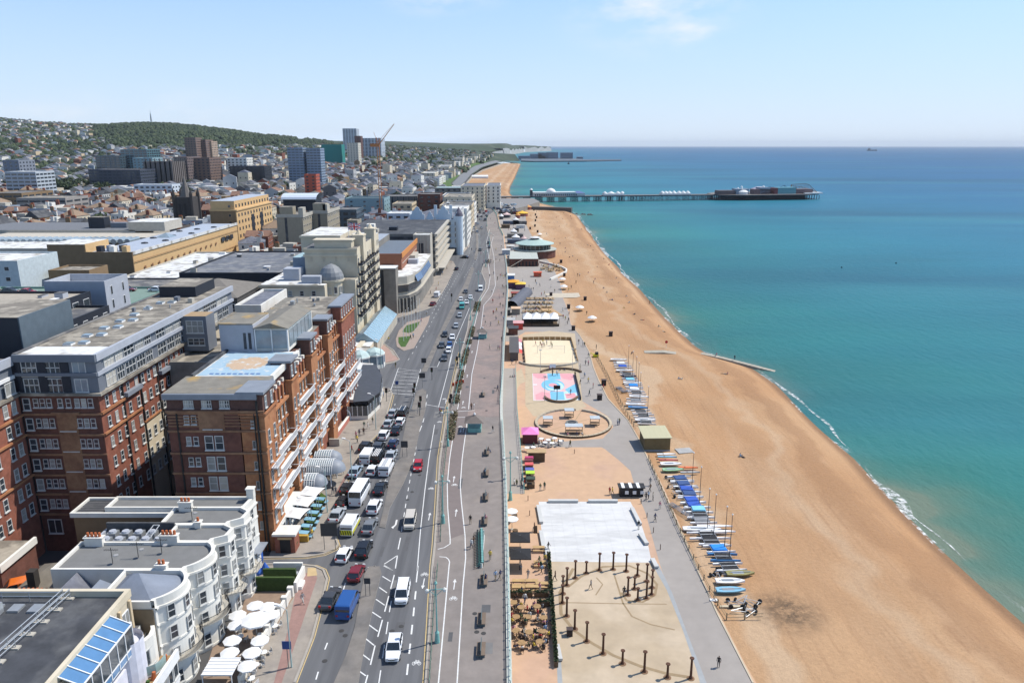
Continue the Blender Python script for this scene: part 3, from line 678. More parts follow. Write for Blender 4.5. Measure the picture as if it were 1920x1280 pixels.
def chimney(b,x,y,z,n=4,wall=None,dx=True,h=1.4):
 mb=MB();L_=.45*n+.3
 if dx:mb.box(x-L_/2,x+L_/2,y-.3,y+.3,z-1,z+h,wall or brick);mb.box(x-L_/2-.07,x+L_/2+.07,y-.37,y+.37,z+h,z+h+.14,conc_l)
 else:mb.box(x-.3,x+.3,y-L_/2,y+L_/2,z-1,z+h,wall or brick);mb.box(x-.37,x+.37,y-L_/2-.07,y+L_/2+.07,z+h,z+h+.14,conc_l)
 c=part('chimney',mb,b);pm=CACHE.get('pot')
 if pm is None:
  q=MB();q.cyl((0,0,0),(0,0,.5),.17,.13,8,pot_m);pm=CACHE['pot']=q.mesh('chimney_pot')
 for k in range(n):
  o=-L_/2+.15+.45*(k+.5);link('chimney_pot',pm,c,(x+o,y,z+h+.12)if dx else(x,y+o,z+h+.12))
 return c
CACHE={}
def hip(mb,X0,X1,Y0,Y1,z,h,m,along='y',hip_=True,over=.3):
 X0-=over;X1+=over;Y0-=over;Y1+=over
 if along=='y':
  cx=(X0+X1)/2;k=(X1-X0)/2 if hip_ else 0;k=min(k,(Y1-Y0)/2*.98);a,b_=(cx,Y0+k,z+h),(cx,Y1-k,z+h)
  vs=[(X0,Y0,z),(X1,Y0,z),(X1,Y1,z),(X0,Y1,z),a,b_]
  mb.add(vs,[(0,1,4),(1,2,5,4),(2,3,5),(3,0,4,5),(3,2,1,0)],m)
 else:
  cy=(Y0+Y1)/2;k=(Y1-Y0)/2 if hip_ else 0;k=min(k,(X1-X0)/2*.98);a,b_=(X0+k,cy,z+h),(X1-k,cy,z+h)
  vs=[(X0,Y0,z),(X1,Y0,z),(X1,Y1,z),(X0,Y1,z),a,b_]
  mb.add(vs,[(0,1,5,4),(1,2,5),(2,3,4,5),(3,0,4),(3,2,1,0)],m)
  # ============================================================ NEAR BUILDINGS (world coordinates; parts hang on an Empty at the building's base)
HERO={}
def hero(name,label,cat,x,y,z=0,group=None):
 b=thing(name,label,cat,(x,y,z),group=group);HERO[b.name]=(x,y,z);return b
_part=part
def part(name,mb,parent,smooth=False,label=None,kind=None,loc=(0,0,0),rz=0):
 if parent is not None and parent.name in HERO and loc==(0,0,0):
  h=HERO[parent.name];loc=(-h[0],-h[1],-h[2])
 return _part(name,mb,parent,smooth,label,kind,loc,rz)
_place=place_w
def place_w(b,x,y,z,face,w,h,style='sash',fm=None,gm=None,label=None,name='window',sm_=None):
 q=HERO.get(b.name,(0,0,0));return _place(b,x-q[0],y-q[1],z-q[2],face,w,h,style,fm,gm,label,name,sm_)
def box_part(b,name,*a,**k):
 mb=MB();mb.box(*a);return part(name,mb,b,**k)
b=hero('grand_red_hotel','long red brick hotel with white balconies and a blue mural on its flat roof','hotel',-45,108)
def MX(Y):return-38.6-.02*(Y-106)
mb=MB();mb.prism([(-52,106),(-41.2,106),(-41.2,107),(MX(106),107),(MX(178),178),(-54,178)],-.5,23.6,brick_d);part('wall',mb,b)  # west wall painted in the darker brick as its shaded side
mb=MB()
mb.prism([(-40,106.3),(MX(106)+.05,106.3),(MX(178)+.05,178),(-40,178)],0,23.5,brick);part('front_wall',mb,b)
TOWERS=[(106.03,111.5,26.45),(121.5,125.5,26.8),(135.5,140,27.2),(150,154,27.5),(164,178,27.3)]
for(a,c,zt)in TOWERS:
 mb=MB();x=MX(a)+1.25
 mb.box(-41,x,a,c,-.2,zt-3.4,terra if c-a<10 else brick,bot=False)
 mb.box(-41,x-.15,a+.15,c-.15,zt-3.4,zt-.4,tile_d if a<160 else brick,bot=False)
 mb.box(-41.3,x+.25,a-.3,c+.2,zt-.4,zt,lead,bot=True);mb.box(-41.2,x+.3,a-.25,c+.25,zt-3.7,zt-3.4,terra)
 for z in(3.6,7.1,10.5,13.9,17.4):mb.box(-41,x+.12,a-.08,c+.08,z-.18,z+.12,terra)
 part('corner_pavilion' if a<107 else 'tower',mb,b)
mb=MB()
for z in(23.3,20.2,16.6,13.3,9.9,6.5):mb.box(-52.1,-37.3,105.78,106,z-.15,z+.18,terra_d)
for k in range(5):mb.box(-51.9,-47,105.9,106,20.9+k*.5,21.1+k*.5,terra_d);mb.box(-43.4,-38.7,105.9,106,20.9+k*.5,21.1+k*.5,terra_d)
mb.prism([(-48,105.7),(-42.6,105.7),(-42.6,106),(-48,106)],23.4,lambda x,y:24.3-abs(x+45.3)*.3,terra_d)
mb.box(-47.3,-43.4,105.88,106,20.3,23.3,terra_d)
part('terracotta_band',mb,b)
for i,z in enumerate((21.7,18.3,14.9,11.6,8.2,4.8)):
 place_w(b,-46.05,105.98,z,(0,-1),1.3,2.3,'sash');place_w(b,-44.5,105.98,z,(0,-1),1.3,2.3,'sash')
 place_w(b,-49.1,105.98,z+.3,(0,-1),.75,1.4,'sash');place_w(b,-48.0,105.98,z+.3,(0,-1),.75,1.4,'sash')
 place_w(b,-39.2,105.98,z-.3,(0,-1),.5,1.3,'plain')
mb=MB()
mb.prism([(-51.9,106.2),(-39,106.2),(-39,121.5),(-51.9,121.5)],23.6,25.3,tile_d)
mb.prism([(-51.9,121.5),(MX(121)-.6,121.5),(MX(150)-.6,150),(-53,150)],23.6,25.3,tile_d);part('mansard',mb,b)
for x in(-48.6,-45.9,-43.2):place_w(b,x-.38,106.1,24.45,(0,-1),.72,1.25,'pair');place_w(b,x+.38,106.1,24.45,(0,-1),.72,1.25,'pair')
mb=MB();mb.box(-52.3,-38.2,105.6,106,25.3,26.15,lead);mb.box(-52.3,-38.3,106,114.6,25.3,26.2,lead,roof_lich);part('roof',mb,b,label='stained lead roof strip with orange lichen')
mb=MB();mb.box(-51.2,-38.6,114.6,130,25.3,26.05,brick,roof_w);mb.box(-51.6,-51.2,114.6,130,25.3,26.5,roof_dark);mb.box(-38.9,-38.4,114.6,130,25.3,26.3,white_w)
part('roof',mb,b)
mural=bpy.data.materials.new('roof_mural');mural.use_nodes=True
def build_mural(m):
 n=m.node_tree;N=n.nodes.new;L=n.links.new;b_=n.nodes['Principled BSDF'];b_.inputs['Roughness'].default_value=.8
 t=N('ShaderNodeTexCoord');mp=N('ShaderNodeMapping');mp.inputs['Location'].default_value=(0,0,0);mp.inputs['Scale'].default_value=(.19,.175,1);L(t.outputs['Object'],mp.inputs[0])
 no=N('ShaderNodeTexNoise');no.inputs['Scale'].default_value=1.1;no.inputs['Detail'].default_value=8;L(t.outputs['Object'],no.inputs['Vector'])
 ln=N('ShaderNodeVectorMath');ln.operation='LENGTH';L(mp.outputs[0],ln.inputs[0])
 ad=N('ShaderNodeMath');ad.operation='MULTIPLY_ADD';L(no.outputs['Fac'],ad.inputs[0]);ad.inputs[1].default_value=.5;L(ln.outputs[1],ad.inputs[2])
 r=N('ShaderNodeValToRGB');e=r.color_ramp.elements;r.color_ramp.interpolation='LINEAR'
 e[0].position=0;e[0].color=(.50,.37,.25,1);e[1].position=1;e[1].color=(.30,.42,.50,1)
 for p,c in((.88,(.46,.33,.22)),(.92,(.42,.45,.42)),(.95,(.22,.36,.47))):k=e.new(p);k.color=(*c,1)
 L(ad.outputs[0],r.inputs[0])
 n2=N('ShaderNodeTexNoise');n2 .inputs['Scale'].default_value=.8;n2 .inputs['Detail'].default_value=6;L(t.outputs['Object'],n2 .inputs['Vector'])
 mr_=N('ShaderNodeMapRange');mr_.inputs[1].default_value=.55;mr_.inputs[2].default_value=.64;L(n2 .outputs['Fac'],mr_.inputs[0])
 mx_=N('ShaderNodeMix');mx_.data_type='RGBA';L(mr_.outputs[0],mx_.inputs[0]);L(r.outputs[0],mx_.inputs[6]);mx_.inputs[7].default_value=(.50,.52,.50,1)
 L(mx_.outputs[2],b_.inputs['Base Color'])
build_mural(mural)
mb=MB();mb.box(-5.9,5.9,-6.9,6.9,0,.03,mural);m_=part('roof_mural',mb,b,loc=(-45.05+45,122.3-108,26.06),label='roof mural of a cream disc on mottled blue ground')
mb=MB()
for k in range(9):mb.box(-4.2+k*.95,-3.55+k*.95,-6.3,-5.75,0,.05,M('mural_navy',(.05,.12,.30),.8))
_part('mural_lettering',mb,m_,loc=(0,0,.0))
mb=MB();mb.box(-52.5,-46.4,130,139,26,31,grey_pale,roof_w);mb.box(-46.4,-40.4,130.3,147,26,30.2,white_w,bot=False);part('penthouse',mb,b)
mb=MB();mb.add([(-46.6,129.9,30.3),(-40.1,129.9,30.3),(-40.1,147,30.3),(-46.6,147,30.3),(-43.3,129.9,31.3),(-43.3,147,31.3)],[(0,1,4),(1,2,5,4),(2,3,5),(3,0,4,5)],roof_lich);mb.box(-52.6,-46.5,129.9,139.2,31,31.2,roof_lich);part('roof',mb,b)
mb=MB()
for x0 in(-46.1,-43.1):mb.box(x0,x0+2.7,130.15,130.3,26.6,29.9,glass_l)
for k in range(6):mb.box(-40.4,-40.25,131+k*2.6,133.2+k*2.6,26.8,29.8,glass_l)
for x0 in(-46.3,-43.35,-40.5):mb.box(x0,x0+.2,130.05,130.25,26,30.2,white_m)
mb.box(-48.3,-47.8,129.95,130,26.5,29.5,roof_dark);mb.box(-47.4,-46.9,129.95,130,26.5,29.5,roof_dark)
part('penthouse_glazing',mb,b)
mb=MB();mb.prism([(-54.5,147),(-47,147),(-47,178),(-55,178)],24,26.3,brick_d,roof_lich);mb.prism([(-52,139),(-39.5,139),(-39.8,150),(-52,150)],24,26.15,brick,roof_lich);part('roof',mb,b)
mb=MB();mb.box(-52.5,-39.7,152,158,25,26.95,tile_d,roof_lich);mb.box(-52.5,-40.6,158,177.6,25,26.7,tile_d,roof_b);mb.box(-52.8,-39.4,151.7,152,26.6,27.1,lead);part('roof',mb,b)
bays=[(111.5,121.5),(125.5,135.5),(140,150),(154,164)]
for i,(a,c)in enumerate(bays):
 n=5;ys_=[a+(c-a)*(k+.5)/n for k in range(n)]
 mb=MB()
 for z in(3.6,7.1,10.5,13.9,17.4,20.6):mb.box(MX(a)-.1,MX(a)+.3,a+.02,c-.02,z-.2,z+.1,terra)
 for k in range(n+1):
  y=a+(c-a)*k/n;mb.box(MX(a),MX(a)+.22,max(a+.01,y-.25),min(c-.01,y+.25),14,23.3,terra)
 mb.box(MX(a)-.1,MX(a)+.55,a+.02,c-.02,20.4,20.8,terra);part('terracotta_band',mb,b)
 for z in(5.4,8.9,12.2,15.7,18.9):
  for y in ys_:place_w(b,MX(y)+.08,y,z,(1,0),1.05,2.2,'sash')
 for y in ys_:
  place_w(b,MX(y)-.05,y,22.3,(1,0),1.0,2.0,'arch',name='dormer')
  mb=MB();mb.box(MX(y)-.6,MX(y)+.02,y-.75,y+.75,21.2,23.5,white_w);mb.box(MX(y)-.5,MX(y)+.2,y-.35,y+.35,23.5,24.1,white_w);part('dormer_surround',mb,b)
  place_w(b,MX(y)-.55,y,24.5,(1,0),.9,1.6,'plain',gm=glass_l)
for(a,c,zt)in TOWERS:
 x=MX(a)+1.25;n=2 if c-a<8 else 6
 for z in(5.4,8.9,12.2,15.7,18.9):
  for k in range(n):place_w(b,x+.02,a+(c-a)*(k+.5)/n,z,(1,0),.85,2.1,'sash')
 for k in range(n):place_w(b,x-.1,a+(c-a)*(k+.5)/n,zt-2,(1,0),.8,1.9,'sash',gm=glass_l)
bal=MB();BAL=[]
def balcony(b,x,y0,y1,z,dep=1.3,m=None,name='balcony',rail=1.0,slabm=None):
 mb=MB();m=m or white_m
 mb.box(x,x+dep,y0,y1,z-.18,z,slabm or m);t=.07
 mb.box(x+dep-t,x+dep,y0,y1,z+rail-.1,z+rail,m);mb.box(x,x+dep-t,y0,y0+t,z+rail-.1,z+rail,m);mb.box(x,x+dep-t,y1-t,y1,z+rail-.1,z+rail,m)
 k=max(2,int((y1-y0)/.32))
 for i in range(k+1):
  y=y0+(y1-y0-t)*i/k;mb.box(x+dep-t,x+dep,y,y+t*1.6,z,z+rail-.1,m,bot=False)
 return part(name,mb,b)
for z in(7.0,10.4,13.8):balcony(b,MX(112)+.05,111.7,121.3,z,1.5)
for z in(7.0,10.4,13.8,17.2):balcony(b,MX(126)+.05,125.7,135.3,z,1.4)
for z in(7.0,10.4,13.8):balcony(b,MX(141)+.05,140.2,149.8,z,1.4)
for z in(7.0,10.4,13.8):balcony(b,MX(155)+.05,154.2,163.8,z,1.4)
for(a,c,zt)in TOWERS[:4]:
 for z in(7.0,10.4,13.8):balcony(b,MX(a)+1.25,a+.8,c-.8,z,1.0)
for z in(7.0,10.4):balcony(b,MX(164)+1.25,164.6,177.4,z,1.1)
mb=MB();mb.box(MX(106)+.1,MX(106)+1.5,106.2,120,0,3.4,white_w);part('ground_floor_bay',mb,b)
for k in range(6):place_w(b,MX(106)+1.52,107.6+k*2.2,1.9,(1,0),1.3,2.0,'sash')
for y in(106.02,):
 mb=MB();mb.box(-38.45,-38.2,105.7,105.98,0,25,M('rainwater_pipe',(.03,.028,.026),.7));mb.box(-50.6,-50.4,105.75,105.98,0,23,MATS['rainwater_pipe']);mb.box(-38.9,-38.75,105.75,105.98,0,23,MATS['rainwater_pipe']);part('downpipe',mb,b)
p_=hero('entrance_pavilion','small square brick pavilion with dark doorway at the near corner of the red hotel','pavilion',-35.6,106.6)
mb=MB();mb.box(-37.2,-34.1,105.3,107.8,0,3.0,brick);mb.box(-37.5,-33.8,105.0,108.1,3.0,3.35,white_w);part('wall',mb,p_)
mb=MB();mb.box(-36.4,-34.8,105.2,105.3,0,2.4,black_m);mb.box(-36.7,-34.5,105.15,105.3,2.4,2.7,tan_b);part('door',mb,p_)
tw=hero('terrace_wall','low white and brick wall round the raised terrace of the red hotel','wall',-32.5,120)
mb=MB();mb.prism([G2(*q)for q in((508,1030),(592,865),(596,867),(514,1032))],0,1.3,brick,white_w);mb.prism([G2(*q)for q in((596,867),(575,862),(575,866),(592,871))],0,1.3,brick,white_w);part('wall',mb,tw)
for k,(px,py)in enumerate(((553,962),(568,940),(583,922))):
 x,y,z=G(px,py,3.0);c=hero('sail_canopy',['white square sail canopy nearest the corner pavilion of the red hotel','middle white sail canopy on the red hotel terrace','white sail canopy nearest the glazed entrance of the red hotel'][k],'canopy',x,y,0,group='white sail canopies on the hotel terrace')
 mb=MB();n=8;V=[];s_=1.9;mb.T=Matrix.Translation((x,y,0))@Matrix.Rotation(R(-12),4,'Z')
 for i in range(n+1):
  for j in range(n+1):
   u,v=i/n*2-1,j/n*2-1;sag=.9*(1-abs(u))*(1-abs(v));pinch=1-.12*(1-u*u);q=1-.12*(1-v*v)
   V.append((u*s_*q,v*s_*pinch,2.9+sag+.25*max(abs(u),abs(v))))
 mb.add(V,[(i*(n+1)+j,(i+1)*(n+1)+j,(i+1)*(n+1)+j+1,i*(n+1)+j+1)for i in range(n)for j in range(n)],white_m);part('sail',mb,c,smooth=True)
 mb=MB();mb.T=Matrix.Translation((x,y,0))@Matrix.Rotation(R(-12),4,'Z')
 for u in(-1,1):
  for v in(-1,1):mb.cyl((u*s_,v*s_,0),(u*s_,v*s_,3.1),.06,.05,6,steel)
 part('pole',mb,c)
def vault(b,x0,x1,y0,y1,z0,r,n=10,nb=12,name='glass_vault',end=True):
 "half barrel running along x from the hotel to the road"
 cy=(y0+y1)/2;ry=(y1-y0)/2;mb=MB()
 for i in range(n):
  a0,a1=PI*i/n,PI*(i+1)/n
  mb.quad([(x0,cy-math.cos(a0)*ry,z0+math.sin(a0)*r),(x1,cy-math.cos(a0)*ry,z0+math.sin(a0)*r),(x1,cy-math.cos(a1)*ry,z0+math.sin(a1)*r),(x0,cy-math.cos(a1)*ry,z0+math.sin(a1)*r)],glass_l)
 part(name,mb,b);mb=MB()
 for k in range(nb+1):
  x=x0+(x1-x0)*k/nb
  for i in range(n):
   a0,a1=PI*i/n,PI*(i+1)/n;mb.cyl((x,cy-math.cos(a0)*(ry+.05),z0+math.sin(a0)*(r+.05)),(x,cy-math.cos(a1)*(ry+.05),z0+math.sin(a1)*(r+.05)),.07,.07,4,white_m)
 for a in(0,.25,.5,.75,1):mb.cyl((x0,cy-math.cos(PI*a)*(ry+.06),z0+math.sin(PI*a)*(r+.06)),(x1,cy-math.cos(PI*a)*(ry+.06),z0+math.sin(PI*a)*(r+.06)),.07,.07,4,white_m)
 for x in(x0+.2,x1-.2):
  for y in(y0,y1):mb.cyl((x,y,0),(x,y,z0),.12,.1,6,white_m)
 part('frame',mb,b)
 if end:
  mb=MB();mb.lathe((x1,cy,z0),[(ry*.95,0),(ry*.85,r*.45),(ry*.55,r*.8),(.05,r)],14,lead);part('end_dome',mb,b,smooth=True)
v_=hero('glass_entrance_canopy','white ribbed glass barrel canopy over the entrance of the red hotel','canopy',-34,130)
vault(v_,-38.3,-33.6,128.2,132.8,2.8,2.0)
v_=hero('glass_entrance_canopy','smaller ribbed glass vault beside the hotel entrance, nearer the terrace','canopy',-35,123)
vault(v_,-38.3,-35.6,123.2,127.4,2.4,1.8,nb=6)
v_=hero('glass_entrance_canopy','ribbed glass vault on the far side of the hotel entrance','canopy',-35,137)
vault(v_,-38.3,-35.2,133.6,137.8,2.5,1.9,nb=7)
b=hero('brick_hotel_rear_wing','tall brick hotel wing with grey clad attic floors and skylights on its long roof','hotel',-67,120)
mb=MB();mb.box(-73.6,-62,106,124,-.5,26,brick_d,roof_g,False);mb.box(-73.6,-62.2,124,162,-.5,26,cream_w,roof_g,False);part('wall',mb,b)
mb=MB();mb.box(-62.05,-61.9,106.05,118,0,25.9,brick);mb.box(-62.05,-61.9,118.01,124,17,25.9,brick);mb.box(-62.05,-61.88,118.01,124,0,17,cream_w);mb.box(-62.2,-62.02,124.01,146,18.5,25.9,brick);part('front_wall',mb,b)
mb=MB();mb.box(-73.4,-61.9,106.1,162,26.3,32,grey_clad,bot=False);mb.box(-74,-61.2,105.5,162,25.9,26.3,roof_b)
mb.box(-73.7,-61.5,105.7,106.1,31.1,32.2,grey_clad);mb.box(-61.9,-61.4,106.1,162,31.1,32.2,grey_pale);mb.box(-73.7,-61.6,105.8,106.1,28.9,29.4,grey_clad);mb.box(-61.9,-61.5,106.1,162,28.8,29.4,grey_pale)
mb.box(-61.9,-61.65,106.1,107.6,26.3,31.1,grey_clad)
for x in(-70.4,-67.0):mb.box(x,x+1.3,105.95,106.1,26.4,31,navy_clad)
mb.box(-73.5,-72.9,105.95,106.1,26.4,31,navy_clad);part('attic',mb,b)
mb=MB();mb.box(-73.3,-62,106.2,111,32,32.08,roof_w);mb.box(-73.3,-62,111.01,161.8,32,32.06,roof_b);mb.box(-73.9,-73.3,106.2,161.8,32,32.3,roof_g);part('roof',mb,b)
for k in range(14):
 x=rng.uniform(-72,-70.5)if k<0 else-69.5+(k%2)*1.9;y=111.5+(k//2)*5.2+(k%2)*.8
 if k in(9,11):continue
 mb=MB();mb.box(x,x+1.3,y,y+1.3,32.06,32.3,white_m);mb.prism([(x+.05,y+.05),(x+1.25,y+.05),(x+1.25,y+1.25),(x+.05,y+1.25)],32.3,32.45,glass_l);part('skylight',mb,b)
mb=MB();mb.box(-72,-64.6,150,160,32.06,34.2,navy_clad,roof_b);part('lift_housing',mb,b)
for zz,zh in((30.3,0),(27.6,1)):
 for x0 in(-71.6,-68.1):
  place_w(b,x0+.0,106.08,zz-.25,(0,-1),2.3,2.3,'cas3',gm=glass,sm_=conc_l)
 place_w(b,-64.2,106.08,zz-.2,(0,-1),2.0,2.1,'cas',gm=glass_l)
 ky=108.6;i=0
 while ky<161:
  wd=(2.9,2.3,3.3)[i%3];place_w(b,-61.88,ky+wd/2,zz-.2,(1,0),wd,2.2,'cas3');ky+=wd+.35+(1.6 if i%5==4 else 0);i+=1
for i,z in enumerate((24.7,21.5,18.2,14.9,11.6,8.2)):
 hh=1.45 if i else 1.4
 for x in(-71.4,-70.4,-69.4,-65.2,-64.2,-63.2):place_w(b,x,105.98,z,(0,-1),.75,hh,'sash')
 place_w(b,-67.75,105.98,z-.1*(i>0),(0,-1),1.1 if i else.75,2.3 if i else 1.4,'sash',gm=glass_l if i in(2,1)else glass);place_w(b,-66.5,105.98,z-.1*(i>0),(0,-1),1.1 if i else.75,2.3 if i else 1.4,'sash')
 place_w(b,-72.8,105.98,z-.2,(0,-1),1.1,1.9,'sash')
mb=MB()
for z in(26.0,22.9,19.6,16.4,13,9.8,6.4):mb.box(-73.7,-61.8,105.8,106,z-.15,z+.15,terra_d)
mb.box(-68.6,-65.6,105.86,106,6.5,23,terra_d);mb.prism([(-69.2,105.6),(-65,105.6),(-65,106),(-69.2,106)],22.9,lambda x,y:24.0-abs(x+67.1)*.35,terra_d)
mb.box(-61.9,-61.6,106,117.9,22.8,23.2,terra);mb.box(-61.9,-61.6,106,117.9,19.5,19.8,terra);mb.box(-61.9,-61.6,118.02,124,16.9,17.2,terra)
part('terracotta_band',mb,b)
for j,x in enumerate((-72.0,-67.4,-63.6)):place_w(b,x+.4,105.98,4.3,(0,-1),(2.2,2.6,1.4)[j],2.4,'cas')
for i,z in enumerate((24.4,21.1,17.8,14.5,11.2,8)):
 for k in range(9):
  y=108+k*2.15+(0 if k<4 else.6)
  place_w(b,-61.87,y,z,(1,0),.85 if k<4 else 1.0,1.7,'sash')
 for k in range(9):
  if i<2:place_w(b,-61.98,128.5+k*2.1,z,(1,0),1,1.7,'sash')
mb=MB()
for y in(112.5,118.2,124.2):mb.box(-61.88,-61.65,y,y+.2,0,26,MATS['rainwater_pipe'])
part('downpipe',mb,b)
for y0,y1 in((113,118),(125,133)):mb=MB();mb.box(-61.9,-61.2,y0,y1,23.2,23.9,lead);part('lead_hood',mb,b)
mb=MB();mb.box(-61.9,-57.2,136,140,24.5,31.2,grey_clad,M('timber_deck',(.33,.23,.13),.85));part('attic_bay',mb,b)
place_w(b,-59.4,135.98,29.2,(0,-1),3.2,2.4,'cas3');place_w(b,-59.4,135.98,26.3,(0,-1),3.2,1.4,'cas3')
b=hero('brick_hotel_side_wing','brick hotel wing with a grey and white attic at the left edge','hotel',-80,97)
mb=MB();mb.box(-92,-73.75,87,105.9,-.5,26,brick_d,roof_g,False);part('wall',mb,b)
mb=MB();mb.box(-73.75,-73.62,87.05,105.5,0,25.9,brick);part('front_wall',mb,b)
mb=MB();mb.box(-92,-74.1,88,105.9,26.3,31.6,grey_clad,roof_g,False);mb.box(-92.5,-73.3,86.6,105.8,25.9,26.3,roof_b);mb.box(-74.1,-73.7,88,105.9,30.6,31.9,grey_pale);mb.box(-74.1,-73.8,88,105.9,28.6,29.1,white_m);part('attic',mb,b)
for z in(24.6,21.3,18,14.7,11.4,8.2):
 for y in(104.2,102.3,99,97,93.5,91.5):place_w(b,-73.6,y,z,(1,0),1.0,1.9,'sash')
for y in(104.2,99.5):place_w(b,-73.68,y,27.5,(1,0),2.2,1.9,'cas')
mb=MB()
for z in(22.9,19.7,13.2):mb.box(-73.62,-73.3,87,105.7,z-.15,z+.15,terra)
part('terracotta_band',mb,b)
b=hero('rooftop_extension','dark blue metal clad plant tower on the left behind the brick hotel roof','building',-84,115)
mb=MB();mb.box(-96,-76.8,113,127,0,36.2,navy_clad,roof_b);mb.box(-76.8,-76.6,113.05,127,26,36.2,M('slate_blue_cladding',(.10,.13,.155),.5));part('wall',mb,b)
b=hero('service_roofs','low flat service roof with a white parapet beside the brick hotel at the left edge','building',-76,92)
mb=MB();mb.box(-86,-68.6,89,96.5,0,7.2,brick_d,roof_b);mb.box(-86,-68.2,88.6,89,6.8,7.8,white_w);mb.box(-68.6,-68.2,89,96.5,6.8,7.8,white_w);part('wall',mb,b);mb=MB();mb.box(-78,-74,91,93,7.2,8.4,grey_pale);part('roof_plant',mb,b)
b=hero('hipped_roof_house','house with a worn grey hipped roof and dark chimney behind the white terrace','house',-60,87)
mb=MB();mb.box(-63.8,-55.2,83.5,91,0,6.6,brick_d,bot=False);part('wall',mb,b)
mb=MB();hip(mb,-63.8,-55.2,83.5,91,6.6,2.6,M('worn_slate',(.23,.20,.155),.85,.15,.8),'x');part('roof',mb,b)
mb=MB();mb.box(-61.6,-60.6,84,85,6.5,9.8,M('soot_brick',(.04,.035,.03),.9));c_=part('chimney',mb,b)
b=hero('backyard_house','low dark brick house with a long row of orange chimney pots','house',-58,80)
mb=MB();mb.box(-62.5,-53.8,77.5,82.5,0,7.6,brick_d,roof_g);part('wall',mb,b);
mb=MB();mb.box(-61.2,-55.0,81.2,81.9,7.6,8.6,brick_d);c_=part('chimney',mb,b)
q=MB();q.cyl((0,0,0),(0,0,.55),.19,.15,8,pot_m);pm=CACHE['pot']=q.mesh('chimney_pot')
for k in range(11):link('chimney_pot',pm,c_,(-60.9+k*.56,81.55,8.6))
b=hero('dark_roofed_house','dark roofed house tucked between the brick hotel and the white terrace','house',-53,97)
mb=MB();mb.box(-61,-50.5,93,99,0,6.4,brick_d,bot=False);part('wall',mb,b);mb=MB();hip(mb,-61,-50.5,93,99,6.4,2.2,roof_dark,'x');part('roof',mb,b)
def TF(Y):return-37.7-(100-Y)*.1
GREYROOF=M('grey_flat_roof',(.17,.17,.165),.9,.1,.5)
def outline(Y0,Y1,kind,xback):
 "front outline from the near (low Y) end to the far end"
 x0,x1=TF(Y0),TF(Y1);w=Y1-Y0;P=[]
 if kind=='bow':
  for k in range(15):
   t=k/14;a=PI*(1-t);y=Y0+w*(.06+.88*t);P.append((TF(y)+1.7*math.sin(a)**.75,y))
  P=[(x0,Y0)]+P+[(x1,Y1)]
 elif kind=='bay':P=[(x0,Y0),(TF(Y0+.5),Y0+.5),(TF(Y0+1.5)+1.4,Y0+w*.3),(TF(Y1-1.5)+1.4,Y1-w*.3),(TF(Y1-.5),Y1-.5),(x1,Y1)]
 else:P=[(x0,Y0),(x1,Y1)]
 return P
